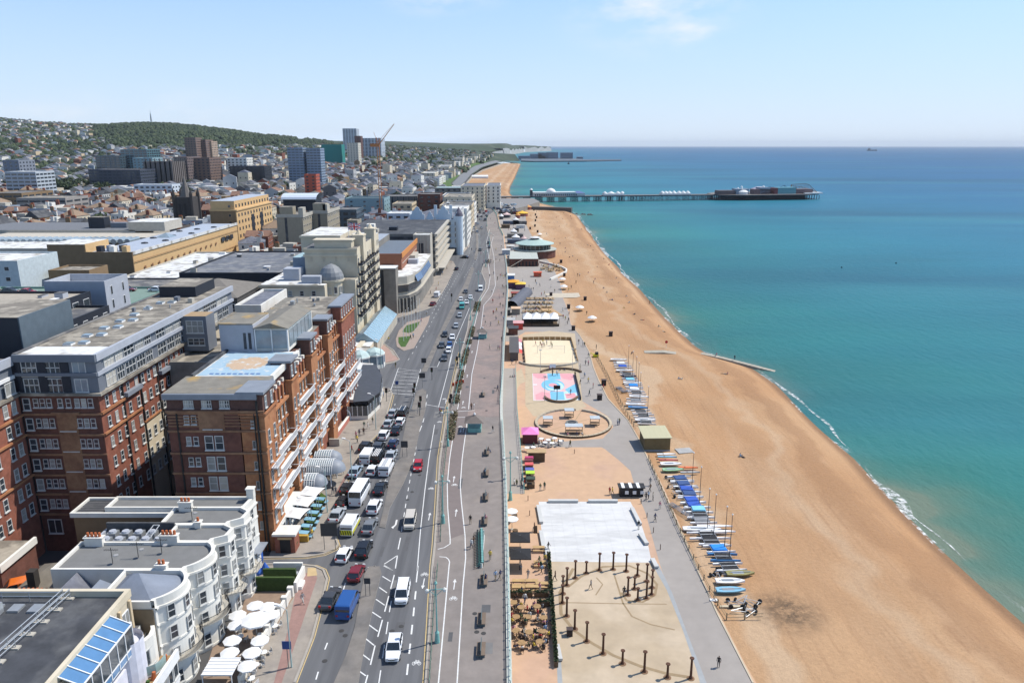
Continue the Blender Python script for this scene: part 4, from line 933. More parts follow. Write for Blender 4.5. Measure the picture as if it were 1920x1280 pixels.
def tern(label,Y0,Y1,kind,z,roofk,xback,nwin,rowz,wall=None,name='terrace_house'):
 b=hero(name,label,'house',TF((Y0+Y1)/2)-4,(Y0+Y1)/2,0,group='white bow fronted terrace');wall=wall or white_w
 F_=outline(Y0,Y1,kind,xback);poly=F_+[(xback,Y1),(xback,Y0)]
 mb=MB();mb.prism(poly,-.5,z-.9,wall,top=False)
 inner=[(x-.45,y)for x,y in F_];
 n=len(F_)
 for i in range(n-1):
  (ax,ay),(bx,by)=F_[i],F_[i+1]
  mb.quad([(ax,ay,z-.9),(bx,by,z-.9),(bx,by,z),(ax,ay,z)],wall);mb.quad([(ax,ay,z),(bx,by,z),(bx-.45,by,z),(ax-.45,ay,z)],wall)
  mb.quad([(bx-.45,by,z-.9),(ax-.45,ay,z-.9),(ax-.45,ay,z),(bx-.45,by,z)],wall)
 mb.box(xback,F_[0][0]-.4,Y0,Y0+.3,z-.9,z-.15,wall);mb.box(xback,F_[-1][0]-.4,Y1-.3,Y1,z-.9,z-.15,wall);mb.box(xback,xback+.35,Y0+.3,Y1-.3,z-.9,z-.2,wall)
 part('wall',mb,b)
 P=[(x-.46,y)for x,y in F_]
 if roofk=='flat':mb=MB();mb.prism(P+[(xback+.36,Y1-.31),(xback+.36,Y0+.31)],z-.95,z-.55,GREYROOF);part('roof',mb,b)
 elif roofk=='slate':
  mb=MB();mb.prism(P+[(xback+.36,Y1-.31),(xback+.36,Y0+.31)],z-.95,z-.8,GREYROOF);
  cy=(Y0+Y1)/2;apex=(F_[n//2][0]-5.2,cy,z+1.4);back=(xback+3,cy,z+1.4);m=[(x,y,z-.75)for x,y in P[1:-1]]
  vs=m+[apex,back,(xback+.4,Y0+.35,z-.75),(xback+.4,Y1-.35,z-.75)];k=len(m)
  mb.add(vs,[(i,i+1,k)for i in range(k-1)]+[(k+2,0,k,k+1),(k-1,k+3,k+1,k),(k+3,k+2,k+1)],M('blue_slate',(.19,.215,.26),.6,.1,.8));part('roof',mb,b)
 for zc in[r_-1.35 for r_ in rowz]+[z-1.25]:
  mb=MB()
  for i in range(n-1):
   (ax,ay),(bx,by)=F_[i],F_[i+1];q=.22 if zc>z-1.5 else.12
   mb.quad([(ax+q,ay,zc),(bx+q,by,zc),(bx+q,by,zc+.25),(ax+q,ay,zc+.25)],wall);mb.quad([(ax+q,ay,zc+.25),(bx+q,by,zc+.25),(bx-.02,by,zc+.25),(ax-.02,ay,zc+.25)],wall)
   mb.quad([(ax,ay,zc),(bx,by,zc),(bx+q,by,zc),(ax+q,ay,zc)],wall)
  part('cornice',mb,b)
 if kind=='bow':us=[.16,.5,.84]
 elif kind=='bay':us=[.5]
 else:us=[.5]
 for z_ in rowz:
  if kind=='bow':
   for u in us:
    a=PI*(1-u);y=Y0+(Y1-Y0)*(.06+.88*u);x=TF(y)+1.7*math.sin(a)**.75;e=.02;a2=PI*(1-u-e);y2=Y0+(Y1-Y0)*(.06+.88*(u+e));x2=TF(y2)+1.7*math.sin(a2)**.75
    n_=Vector((y2-y,-(x2-x))).normalized();place_w(b,x+n_.x*.05,y+n_.y*.05,z_,(n_.x,n_.y),.95,1.75,'sash')
  elif kind=='bay':
   for i in(1,2,3):
    (ax,ay),(bx,by)=F_[i],F_[i+1];n_=Vector((by-ay,-(bx-ax))).normalized();place_w(b,(ax+bx)/2+n_.x*.04,(ay+by)/2+n_.y*.04,z_,(n_.x,n_.y),.9,1.7,'sash')
  else:place_w(b,TF((Y0+Y1)/2)+.05,(Y0+Y1)/2,z_,(1,0),1,1.7,'sash');place_w(b,TF(Y0)-1.2,Y0-.02,z_,(0,-1),.9,1.6,'sash')if Y0>97 else None
 if kind!='flat':
  mb=MB()
  for i in range(n-1):
   (ax,ay),(bx,by)=F_[i],F_[i+1]
   mb.quad([(ax,ay,4.1),(bx,by,4.1),(bx+1.1,by,4.1),(ax+1.1,ay,4.1)][::-1],conc_l);mb.quad([(ax+1.1,ay,3.95),(bx+1.1,by,3.95),(bx+1.1,by,4.1),(ax+1.1,ay,4.1)],conc_l)
   mb.cyl((ax+1.1,ay,4.95),(bx+1.1,by,4.95),.035,.035,4,black_m)
   for k in range(4):
    t=k/4;mb.cyl((ax+1.1+(bx-ax)*t,ay+(by-ay)*t,4.1),(ax+1.1+(bx-ax)*t,ay+(by-ay)*t,4.95),.02,.02,3,black_m)
  part('balcony',mb,b)
 return b
b=tern('narrow cream house at the far end of the white terrace with a small chimney',96.8,100.3,'flat',12.4,'flat',-58,1,(10.3,7.4,1.8))
mb=MB();mb.box(-38.6,-37.6,99.3,100.2,12.4,13.7,white_w);mb.box(-38.7,-37.5,99.2,100.3,13.7,13.9,white_w);part('chimney',mb,b)
mb=MB();mb.box(-39.2,-36.5,96.9,100.4,4.6,4.75,lead);part('awning',mb,b)
b=tern('white house with a faceted bay, second from the far end of the terrace',91.8,96.8,'bay',12.5,'flat',-48,1,(10.4,7.6,4.9,1.8))
b2=tern('white house with a faceted bay in the middle of the terrace',87.2,91.8,'bay',12.5,'flat',-45.6,1,(10.4,7.6,4.9,1.8))
b3=tern('white bow fronted house with a grey flat roof and aerials',80.6,87.2,'bow',12.5,'flat',-56,3,(10.4,7.6,4.7,1.6))
b4=tern('white bow fronted house with a blue slate roof',73.9,80.6,'bow',12.5,'slate',-47,3,(10.4,7.6,4.7,1.6))
def wchim(b,x,y,z,n,wall=white_w,dx=True,h=1.0):
 mb=MB();L_=.5*n+.3
 mb.box(*((x-L_/2,x+L_/2,y-.35,y+.35)if dx else(x-.35,x+.35,y-L_/2,y+L_/2)),z-1,z+h,wall);mb.box(*((x-L_/2-.1,x+L_/2+.1,y-.45,y+.45)if dx else(x-.45,x+.45,y-L_/2-.1,y+L_/2+.1)),z+h,z+h+.12,wall)
 c=part('chimney',mb,b)
 for k in range(n):
  o=-L_/2+.15+.5*(k+.5);link('chimney_pot',CACHE['pot'],c,(x+o,y,z+h+.12)if dx else(x,y+o,z+h+.12))
wchim(b,-46.2,96.4,12.3,3);wchim(b2,-42.5,91.6,12.3,1,h=.5);wchim(b2,-44.5,87.3,12.3,4,h=.9);wchim(b3,-54,86.9,12.3,4,h=.8);wchim(b3,-42.6,80.9,12.2,2,h=.6);wchim(b4,-44.8,74.2,12.2,1,h=.6)
mb=MB();mb.box(-47,-44.4,73.9,75.4,9,12.9,M('weathered_render',(.20,.155,.10),.9,.15));mb.box(-47,-40.5,73.75,73.9,6,11.4,MATS['weathered_render']);part('party_wall',mb,b4)
for bb,x,y,z in((b,-44.2,93.6,11.9),(b3,-49.5,82.6,11.9),(b3,-47,84,11.9),(b3,-44.5,85,11.9)):
 mb=MB();mb.cyl((x,y,z),(x,y,z+2.2),.04,.04,5,black_m);mb.cyl((x-.9,y,z+1.9),(x+.9,y,z+1.9),.03,.03,4,black_m)
 for k in range(6):mb.cyl((x-.7+k*.28,y-.3,z+1.9),(x-.7+k*.28,y+.3,z+1.9),.02,.02,3,black_m)
 mb.lathe((x+.5,y,z+1.0),[(.05,0),(.3,.1),(.32,.2)],8,M('dish_grey',(.3,.3,.3),.6));part('aerial',mb,bb)
b=hero('plant_well','sunken rooftop well packed with silver ventilation units behind the terrace','building',-50,91)
mb=MB();mb.box(-55,-45.7,87.5,91.6,0,10.6,white_w,roof_dark);mb.box(-55,-45.8,91.6,91.9,10.2,12.6,roof_dark);mb.box(-55.3,-55,87.5,91.9,9,11.6,grey_pale);part('wall',mb,b)
for k in range(9):
 x,y=-54.2+(k%5)*1.75,88.1+(k//5)*1.8;mb=MB();mb.box(x,x+1.2,y,y+1.2,10.6,11.9,steel);mb.cyl((x+.6,y+.6,11.9),(x+.6,y+.6,12.1),.5,.45,10,grey_pale);part('ventilation_unit',mb,b)
mb=MB()
for dx in(0,.8):
 mb.cyl((-49.5+dx,87.8,10.7),(-48+dx,90.5,12.9),.05,.05,4,white_m)
for k in range(6):mb.cyl((-49.5+k*.3,87.8+k*.54,10.7+k*.44),(-48.7+k*.3,87.8+k*.54,10.7+k*.44),.04,.04,4,white_m)
part('roof_ladder',mb,b)
b=hero('long_flat_extension','long low flat brown roof with pale edging behind the far end of the terrace','building',-57,99)
mb=MB();mb.box(-62.5,-47.8,96.6,101,0,11.3,tan_d,roof_g);mb.box(-62.8,-47.8,96.3,96.6,10.9,11.6,white_w);mb.box(-62.8,-62.5,96.6,101,10.9,11.6,white_w);mb.box(-62.8,-47.8,101,101.3,10.9,11.6,white_w);part('wall',mb,b)
mb=MB();[mb.box(-62.3,-48,97+k*.6,97.05+k*.6,11.3,11.38,roof_dark)for k in range(7)];part('roof',mb,b)
b=hero('double_pitch_house','house with twin blue grey slate ridges and a row of orange chimney pots','house',-50,77)
mb=MB();mb.box(-54.6,-47.2,74.4,80.4,0,9.8,white_w,bot=False);part('wall',mb,b)
mb=MB();hip(mb,-54.6,-50.9,74.4,80.4,9.8,2.2,slate,'y',False,.1);part('roof',mb,b);mb=MB();hip(mb,-50.7,-47.2,74.4,80.4,9.8,2.4,MATS['blue_slate'],'y',True,.05);part('roof',mb,b)
mb=MB();mb.box(-51.8,-47.4,74.0,74.6,8,12.2,brick_d);c_=part('chimney',mb,b)
for k in range(8):link('chimney_pot',CACHE['pot'],c_,(-51.6+k*.54,74.3,12.2))
b=hero('curved_parapet_villa','low white villa with a swooping curved parapet, brown flat roof and curved glass balconies','house',-41,71)
mb=MB();mb.box(-46.6,-41.6,68.6,73.7,0,8.6,white_w,M('rust_roof',(.36,.21,.085),.9,.15,.4));
P=[(-41.9,68.8),(-41.5,69.6),(-40.7,70.2),(-40.2,71),(-39.9,72),(-40.1,73),(-40.5,73.7)]
for i in range(len(P)-1):
 (ax,ay),(bx,by)=P[i],P[i+1];mb.quad([(ax,ay,-.2),(bx,by,-.2),(bx,by,9.5),(ax,ay,9.5)],white_w);mb.quad([(ax,ay,9.5),(bx,by,9.5),(bx-.5,by,9.5),(ax-.5,ay,9.5)],white_w);mb.quad([(bx-.5,by,8),(ax-.5,ay,8),(ax-.5,ay,9.5),(bx-.5,by,9.5)],white_w)
part('wall',mb,b)
for z in(6.0,3.0,.2):
 mb=MB();Q_=[(x+1.3+.3*math.sin(i),y)for i,(x,y)in enumerate(P[:5])]
 mb.prism([P[0]]+Q_+[P[4]],z-.25,z,white_m)
 for(ax,ay),(bx,by)in zip(Q_[:-1],Q_[1:]):mb.quad([(ax,ay,z),(bx,by,z),(bx,by,z+1.1),(ax,ay,z+1.1)],glass_l);mb.quad([(bx+.03,by,z),(ax+.03,ay,z),(ax+.03,ay,z+1.1),(bx+.03,by,z+1.1)][::-1],M('green_glass',(.28,.38,.36),.12,spec=.8))
 part('balcony',mb,b)
 place_w(b,-40.15,71.3,z+1.3,(.95,-.2),1.4,2.1,'cas')
b=hero('white_curved_block','bright white block with a rounded roof terrace beside the curved villa','house',-42,67)
mb=MB();mb.box(-44.5,-41.9,62,73.3,0,9.8,white_w,roof_g);mb.cyl((-41.6,69.5,0),(-41.6,69.5,10.2),1.8,1.8,16,M('lilac_white',(.62,.62,.68),.7));mb.cyl((-41.6,69.5,10.2),(-41.6,69.5,10.9),1.8,1.8,16,MATS['lilac_white'],caps=False);mb.box(-42.4,-40.9,61,67.8,0,8.4,MATS['lilac_white']);part('wall',mb,b)
for z in(6.3,3.2,.8):
 place_w(b,-40.86,65.6,z,(1,0),1.0,2.0,'plain',gm=glass_l);place_w(b,-40.86,63,z,(1,0),1.0,2.0,'plain',gm=glass_l)
b=hero('modern_balconied_block','white modern block with rooftop planters and full height windows beside the bow fronted houses','house',-38.5,70)
mb=MB();mb.box(-40.2,-38.4,62,73.6,0,5.6,white_w,wood);mb.box(-38.4,-38.1,62,73.6,5.2,6.5,white_m);mb.box(-40,-38.3,62,73.6,2.4,3.2,white_m);mb.box(-38.42,-38.3,62,73.6,-.2,.3,white_m);part('wall',mb,b)
for z in(4.2,1.4):
 for k in range(9):place_w(b,-38.35,62.8+k*1.25,z,(1,0),1.05,1.9,'plain')
for k in range(7):mb=MB();mb.cyl((-39.2,64+k*1.4,5.6),(-39.2+.1,64.1+k*1.4,6.5),.28,.2,6,grass_m if k%2 else pot_m);part('planter',mb,b)
b=hero('dark_flat_roofed_block','large block with a dark flat roof, silver duct and handrails','building',-55,60)
mb=MB();mb.box(-90,-42.6,40,73.4,0,13.4,cream_w,bot=False)
for a in((-90,-42.5,73.0,73.5),(-42.95,-42.5,40,73.0)):mb.box(*a,13.4,14.3,cream_w)
part('wall',mb,b);mb=MB();mb.box(-90,-42.96,40,72.99,13.4,13.55,roof_dark);part('roof',mb,b)
mb=MB();mb.cyl((-62.5,57.5,14.3),(-56.2,69.5,14.3),.42,.42,12,steel);mb.cyl((-56.2,69.5,14.3),(-55.2,70.2,14.3),.42,.42,12,steel);mb.box(-56,-54.6,69.3,70.3,13.6,14.8,steel)
for k in range(4):mb.box(-61.8+k*1.7,-61.5+k*1.7,58.8+k*3.2,59.2+k*3.2,13.5,14.2,steel)
part('duct',mb,b,smooth=False)
mb=MB()
for dx in(0,.75):
 mb.cyl((-50.4+dx,62.2,14.2),(-49.6+dx,72.8,14.2),.05,.05,5,steel);mb.cyl((-50.4+dx,62.2,14.7),(-49.6+dx,72.8,14.7),.05,.05,5,steel)
 for k in range(6):mb.cyl((-50.4+dx+k*.16,62.2+k*2.1,13.5),(-50.4+dx+k*.16,62.2+k*2.1,14.7),.06,.06,5,steel);mb.box(-50.8+dx+k*.16,-50+dx+k*.16,61.9+k*2.1,62.5+k*2.1,13.55,13.7,conc_l)
for z in(14.2,14.7):mb.cyl((-62,61.4,z),(-50.4,62.2,z),.05,.05,5,steel);mb.cyl((-72,72.2,z),(-49.6,72.2,z),.045,.045,5,steel)
for k in range(8):mb.cyl((-71+k*3,72.2,13.5),(-71+k*3,72.2,14.7),.05,.05,5,steel)
mb.cyl((-66,62,14.7),(-59.5,72,14.7),.05,.05,5,steel);mb.cyl((-66,62,14.2),(-59.5,72,14.2),.05,.05,5,steel)
part('handrail',mb,b)
for k in range(6):mb=MB();mb.box(-63+k*2.2,-61.8+k*2.2,70.5-k*.1,71.4,13.55,13.8,steel);part('roof_hatch',mb,b)
for z in(11.6,8.6,5.6,2.6):
 for k in range(12):
  y=71.8-k*2.15
  if z==11.6 and 59<y<69:continue
  place_w(b,-42.58,y,z,(1,0),1.5,1.7,'cas',fm=white_m)
mb=MB()
for k in range(12):mb.box(-42.6,-42.3,72.6-k*2.15,72.95-k*2.15,0,13.3,buff_w)
part('pilaster',mb,b)
g_=MB();g_.add([(-42.5,59.6,13.9),(-42.5,69,13.9),(-40.3,69,12.9),(-40.3,59.6,12.9)],[(0,3,2,1)],M('blue_roof_glass',(.09,.20,.36),.15,.1,spec=.8));g_.box(-42.5,-40.4,59.7,68.9,9.6,9.8,white_m)
part('bay_roof',g_,b);mb=MB()
for k in range(7):y=59.6+k*1.56;mb.cyl((-42.5,y,13.98),(-40.3,y,12.98),.07,.07,4,white_m);mb.cyl((-40.35,y,9.7),(-40.35,y,12.95),.07,.07,4,white_m)
mb.cyl((-40.35,59.6,12.95),(-40.35,69,12.95),.09,.09,4,white_m);mb.box(-40.42,-40.3,59.6,69,10.5,10.62,white_m);mb.box(-42.5,-40.35,59.55,59.65,9.7,10.6,cream_w)
part('bay_frame',mb,b)
for k in range(6):box_part(b,'pane',-40.4,-40.36,59.75+k*1.56,61.1+k*1.56,10.65,12.85,glass);box_part(b,'pane',-40.4,-40.36,59.75+k*1.56,61.1+k*1.56,9.8,10.45,M('blue_roof_glass'))
for hh,bx,z,n,sd in((COL.objects['brick_hotel_rear_wing'],(-71,-63,114,158),32.06,10,3),(COL.objects['grand_red_hotel'],(-51,-43,159,177),26.7,8,5),(COL.objects['brick_hotel_side_wing'],(-90,-76,90,104),31.6,5,6),(COL.objects['dark_flat_roofed_block'],(-85,-64,60,72),13.5,5,8)):
 rr=random.Random(sd)
 for _ in range(n):
  x,y,w_=rr.uniform(bx[0],bx[1]),rr.uniform(bx[2],bx[3]),rr.uniform(.3,.9);mb=MB()
  if rr.random()<.5:mb.cyl((x,y,z),(x,y,z+rr.uniform(.4,1.1)),.16,.16,8,steel)
  else:mb.box(x,x+w_,y,y+w_*1.4,z,z+rr.uniform(.3,.9),rr.choice((steel,grey_clad,conc_l)))
  part('roof_vent',mb,hh)
 mb=MB();y=(bx[2]+bx[3])/2
 for k in range(int((bx[3]-bx[2])/3)):mb.box(bx[0],bx[1],bx[2]+k*3,bx[2]+k*3+.06,z,z+.03,roof_dark)
 part('roof_seam',mb,hh,kind='stuff')
 # ============================================================ THE TOWN
def rel(b,L_):return L_
KEEP=[]
def B(name,label,x0,x1,y0,y1,z1,wall,roof,wz=None,win=(1.1,1.8),sides='WS',par=.6,cat='building',style='sash',fm=None,gm=None,pitch=4.0,z0=0,group=None,plant=0,seed=1,cornice=None,wpitch=None):
 b,L_=bld(name,label,(x0,x1,y0,y1),z0,z1,wall,roof,par,cat=cat,group=group,cornice=cornice);KEEP.append((x0-2,x1+2,y0-2,y1+2));H_=z1-z0
 if wz is None:wz=[H_-2.6-3.4*k for k in range(max(1,int((H_-3)/3.4)))]
 for s in sides:
  p0,p1=wall_pts(L_,s);n=max(1,int(math.hypot(p1[0]-p0[0],p1[1]-p0[1])/pitch));windows(b,p0,p1,wz,n,win[0],win[1],style,fm,gm,sep=False)
 if plant:roof_bits(b,L_,H_-par,plant,seed)
 return b,L_
HERO.pop('x',None)
b=hero('domed_cream_hotel','large cream stucco hotel with a lead dome, flag and dark iron balconies on the seafront','hotel',-60,245)
mb=MB();mb.box(-78.4,-58.3,229,262,-.5,20,cream_w,roof_w,False);mb.box(-67.2,-50.2,241,276,0,30,cream_w,roof_g,False);mb.box(-74,-60,262,290,0,31.6,cream_w,roof_w,False);mb.box(-58.3,-50.2,236,241,0,20.5,cream_w,roof_b,False);part('wall',mb,b)
for(x0,x1,y0,z)in((-78.8,-58.3,228.6,19.4),(-67.6,-50,240.6,29.2),(-67.6,-50,240.6,27.2),(-74.4,-60,261.6,30.8)):mb=MB();mb.box(x0,x1,y0,y0+.398,z,z+.7,cream_w);part('cornice',mb,b)
mb=MB();mb.box(-78.4,-60.5,229.3,236,20,20.2,roof_w);mb.box(-73,-68,236,241,20,24,grey_pale);mb.box(-72,-67.2,244,256,0,26.5,M('pale_blue_metal',(.20,.25,.32),.5),M('blue_green_roof',(.30,.42,.45),.6));mb.box(-66,-60,231,234,20.2,22.4,grey_pale);part('roof',mb,b)
mb=MB();mb.cyl((-57.8,236.5,0),(-57.8,236.5,20.2),3.7,3.7,20,cream_w);mb.cyl((-57.8,236.5,20.2),(-57.8,236.5,20.8),4.1,4.1,20,cream_w);part('corner_turret',mb,b)
mb=MB();mb.lathe((-57.8,236.5,20.8),[(3.9,0),(3.85,1),(3.4,2.3),(2.5,3.6),(1.3,4.4),(.25,4.8)],16,M('dome_lead',(.22,.23,.24),.5,.12));mb.cyl((-57.8,236.5,24.8),(-57.8,236.5,26.3),.1,.03,6,lead);d_=part('dome',mb,b,smooth=False)
for k in range(7):
 a=R(-150+k*30);place_w(b,-57.8+3.72*math.cos(a),236.5+3.72*math.sin(a),17.6,(math.cos(a),math.sin(a)),1.1,2.2,'arch')
for z in(17.4,14.0,10.6):
 for k in range(5):place_w(b,-76.6+k*3.7,229,z,(0,-1),1.3,1.7,'sash')
for k in range(4):place_w(b,-65+k*4,241,27.9-1.5,(0,-1),.9,1.6,'plain',gm=M('blind_panel',(.5,.44,.34),.8),fm=cream_w)
mb=MB();mb.box(-64,-52,241.5,246,30,32.2,cream_w,roof_b);mb.prism([(-64.4,241.2),(-51.6,241.2),(-51.6,246.3),(-64.4,246.3)],32.2,32.6,cream_w);part('attic_block',mb,b)
for yy in(247,267):mb=MB();mb.box(-52.6,-49.2,yy,yy+4.5,0,33,cream_w);mb.box(-52.8,-49,yy-.2,yy+4.7,33,33.5,cream_w);mb.cyl((-51,yy+2.2,33.5),(-51,yy+2.2,35),1.2,.2,8,cream_w);part('front_tower',mb,b)
iron=M('dark_ironwork',(.045,.045,.05),.7)
for z in(25.5,22.2,19,15.8,12.6,9.4):
 for k in range(9):
  y=238.5+k*4.1
  if z>20 and k==0:continue
  place_w(b,-50.15,y,z,(1,0),1.4,2.2,'sash')
  mb=MB();mb.box(-50.15,-48.6,y-1.4,y+1.4,z-1.5,z-1.25,cream_w)
  mb.box(-48.75,-48.6,y-1.4,y+1.4,z-1.25,z-.35,iron);mb.box(-50.1,-48.75,y-1.4,y-1.3,z-1.25,z-.35,iron);part('balcony',mb,b)
mb=MB();mb.prism([(-49.3,271),(-49.2,276),(-58,276),(-58,271)],0,31,cream_w,roof_w);part('east_pavilion',mb,b)
for z in(28,24.8,21.5,18.2,15,11.6,8.2):
 for y in(272.2,274.6):place_w(b,-49.2,y,z,(1,0),.9,1.7,'sash')
fl=bpy.data.materials.new('flag_cloth');MATS['flag_cloth']=fl;fl.use_nodes=True;fl.node_tree.nodes['Principled BSDF'].inputs['Base Color'].default_value=(.06,.07,.25,1)
f_=hero('union_flag','red white and blue flag flying from a pole over the cream domed hotel','flag',-53,252)
mb=MB();mb.cyl((-55,252,31),(-55,252,37.5),.08,.05,6,white_m);part('flagpole',mb,f_)
fb_=MB();nx,nz_=18,12;FW,FH=4.2,2.4;V=[]
rd=M('flag_red',(.5,.03,.05),.8);bl=M('flag_blue',(.03,.05,.22),.8)
for i in range(nx+1):
 for j in range(nz_+1):V.append((-55+i/nx*FW*.97,252+.35*math.sin(i*.7)*(i/nx),34.6+j/nz_*FH-.35*(i/nx)**2+.08*math.sin(i*.9+j*.3)))
for i in range(nx):
 for j in range(nz_):
  u,v=(i+.5)/nx*2-1,(j+.5)/nz_*2-1;m_=bl
  if abs(abs(u)-abs(v))<.26:m_=white_m
  if abs(abs(u)-abs(v))<.1:m_=rd
  if abs(u)<.22 or abs(v)<.34:m_=white_m
  if abs(u)<.12 or abs(v)<.18:m_=rd
  a_=i*(nz_+1)+j;fb_.add([V[a_],V[a_+nz_+1],V[a_+nz_+2],V[a_+1]],[(0,1,2,3)],m_)
part('cloth',fb_,f_)
c_=hero('hotel_conservatory','glass and white octagonal conservatory bays in front of the domed cream hotel','conservatory',-42,205)
for(cx,cy)in((-43.4,205),(-39.8,208)):
 mb=MB();mb.cyl((cx,cy,0),(cx,cy,1.0),3.0,3.0,8,white_w);mb.cyl((cx,cy,1.0),(cx,cy,3.6),2.85,2.85,8,glass_l);mb.cyl((cx,cy,3.6),(cx,cy,4.0),3.1,3.1,8,white_w)
 for k in range(8):a=2*PI*(k+.5)/8;mb.cyl((cx+2.95*math.cos(a),cy+2.95*math.sin(a),0),(cx+2.95*math.cos(a),cy+2.95*math.sin(a),3.8),.15,.15,4,white_m)
 mb.lathe((cx,cy,4.0),[(3.0,0),(2.3,.9),(.2,1.8)],8,M('pale_green_roof',(.42,.52,.50),.4));part('bay',mb,c_)
mb=MB();mb.box(-50,-42,203,213,0,4.2,white_w,roof_w);part('wall',mb,c_)
c_=hero('glass_gabled_conservatory','long blue green glass gabled veranda along the front of the domed cream hotel','conservatory',-43,235)
mb=MB();mb.box(-49.5,-41.5,222,262,0,3.4,cream_w,bot=False);part('wall',mb,c_)
mb=MB();hip(mb,-49.5,-41.5,222,262,3.4,3.0,M('sea_glass_roof',(.22,.33,.38),.15,.15,spec=.8),'y',False,.2);part('glass_roof',mb,c_);mb=MB()
for k in range(17):y=222+2.5*k;mb.cyl((-49.6,y,3.45),(-45.5,y,6.45),.06,.06,4,white_m);mb.cyl((-41.4,y,3.45),(-45.5,y,6.45),.06,.06,4,white_m);mb.cyl((-41.4,y,0),(-41.4,y,3.4),.1,.1,4,white_m)
part('glazing_bar',mb,c_,kind='stuff');mb=MB();mb.box(-46.4,-45,213.5,222,3.6,4.2,cream_w);mb.box(-48,-42.5,216,222,0,3.8,cream_w,roof_w);part('porch',mb,c_)
c_=hero('seafront_restaurant','single storey white restaurant with a dark grey curved roof beside the red hotel','restaurant',-35.5,172)
pts=[G2(*q)for q in((652,787),(690,786),(712,765),(718,733),(712,718),(668,718),(648,770))]
mb=MB();mb.prism(pts,0,.9,white_w);sh=[((x*.985+cx_*.015),y)for(x,y),cx_ in zip(pts,[-36]*9)];mb.prism(sh,.9,3.3,glass,False);part('wall',mb,c_)
cx0=sum(p[0]for p in pts)/len(pts);cy0=sum(p[1]for p in pts)/len(pts)
R1=[(p[0],p[1])for p in pts]
mb=MB();mb.prism([G2(x,y,3.6)for x,y in((645,750),(668,752),(680,722),(700,683),(672,681),(655,705))],3.2,3.9,white_w,roof_w);part('skylight_strip',mb,c_)
mb=MB();P_=[G2(x,y,4.0)for x,y in((662,754),(690,752),(712,736),(716,705),(705,684),(680,684),(668,722))];mb.prism(P_,3.3,4.1,black_m,M('charcoal_roof',(.06,.066,.08),.7,.1));part('roof',mb,c_)
for k in range(5):
 x,y=G2(652+k*5.5,743-k*12,4.0);mb=MB();mb.lathe((x,y,3.9),[(.9,0),(.7,.3),(.05,.45)],12,glass_l);part('roof_dome',mb,c_)
mb=MB()
for(ax,ay),(bx,by)in zip(pts[:4],pts[1:5]):
 for t in(.02,.25,.5,.75):mb.cyl((ax+(bx-ax)*t,ay+(by-ay)*t,.9),(ax+(bx-ax)*t,ay+(by-ay)*t,3.3),.09,.09,4,white_m)
part('mullion',mb,c_,kind='stuff')
s_=hero('garden_arch','small white arched gate beside steps in front of the red hotel','arch',-37,158)
mb=MB();x,y=G2(648,787)
for k in range(8):a,a2=PI*k/8,PI*(k+1)/8;mb.cyl((x+1.1*math.cos(a),y,1.4+1.1*math.sin(a)),(x+1.1*math.cos(a2),y,1.4+1.1*math.sin(a2)),.16,.16,5,white_m)
mb.cyl((x-1.1,y,0),(x-1.1,y,1.4),.16,.16,5,white_m);mb.cyl((x+1.1,y,0),(x+1.1,y,1.4),.16,.16,5,white_m);part('frame',mb,s_)
s_=hero('entrance_steps','flight of stone steps with a red balustrade in front of the red hotel','steps',-37,150)
for k in range(8):mb=MB();mb.box(-39,-36.8,148.5+k*.45,148.95+k*.45,0,1.6-k*.2,conc_l);part('step',mb,s_)
mb=MB();mb.prism([G2(*q)for q in((620,830),(655,783),(658,785),(624,834))],0,1.1,M('red_balustrade',(.42,.16,.12),.8),white_w);part('balustrade',mb,s_)
b=hero('conference_centre','brutalist concrete conference hall with a white roof and curved dark glass front','hall',-47,290)
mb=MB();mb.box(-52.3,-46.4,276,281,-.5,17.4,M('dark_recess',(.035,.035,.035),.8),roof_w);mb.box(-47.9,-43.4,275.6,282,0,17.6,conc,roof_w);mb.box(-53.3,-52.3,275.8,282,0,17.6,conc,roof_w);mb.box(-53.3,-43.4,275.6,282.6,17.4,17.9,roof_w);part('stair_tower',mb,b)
P0=[(-43.4,281),(-40.8,281.5),(-37.5,288),(-36.6,300),(-36.8,345),(-60,345),(-60,282)]
mb=MB();mb.prism([(-43.4,280.5),(-40.2,283),(-38.2,290),(-37.2,300),(-37.2,345),(-60,345),(-60,282.7)],-.5,13.6,conc_l,roof_w);part('wall',mb,b)
mb=MB();mb.prism([(-43.5,279.8),(-39.8,282.4),(-37.7,289.8),(-37.0,299.9),(-37.0,301),(-43,301)],7.8,10.6,glass,conc_l);part('window_band',mb,b)
mb=MB();mb.add([(-38.1,290.1,12.8),(-37.1,300.2,12.8),(-37.05,330,12.8),(-36.0,330,10.4),(-36.1,300,10.4),(-37.0,289.6,10.4)],[(0,1,4,5),(1,2,3,4)],M('blue_slope_glass',(.06,.12,.24),.2,.1,spec=.8));part('sloped_glazing',mb,b)
mb=MB();mb.prism([(-43.5,279.5),(-39.4,281.9),(-37.3,289),(-36.3,300),(-35.9,345),(-43,345)],5.4,6.6,conc,conc_l);mb.prism([(-43.5,280),(-39.8,282.4),(-38,289.4),(-37,300),(-36.7,345),(-43,345)],-.2,5.4,conc);part('podium',mb,b)
mb=MB()
for(x,y)in((-42.9,279.3),(-41.6,280.2),(-40.4,281),(-39.2,282.6),(-38.5,285),(-37.8,287.6)):mb.cyl((x,y,0),(x,y,5.4),.28,.28,6,conc_l)
part('column',mb,b,kind='stuff')
mb=MB();mb.prism([(-43,279.4),(-39.6,281.7),(-37.6,288),(-38.5,290),(-44,282)],0,5.3,M('dark_glazing',(.02,.022,.025),.2,spec=.8));part('glazed_front',mb,b)
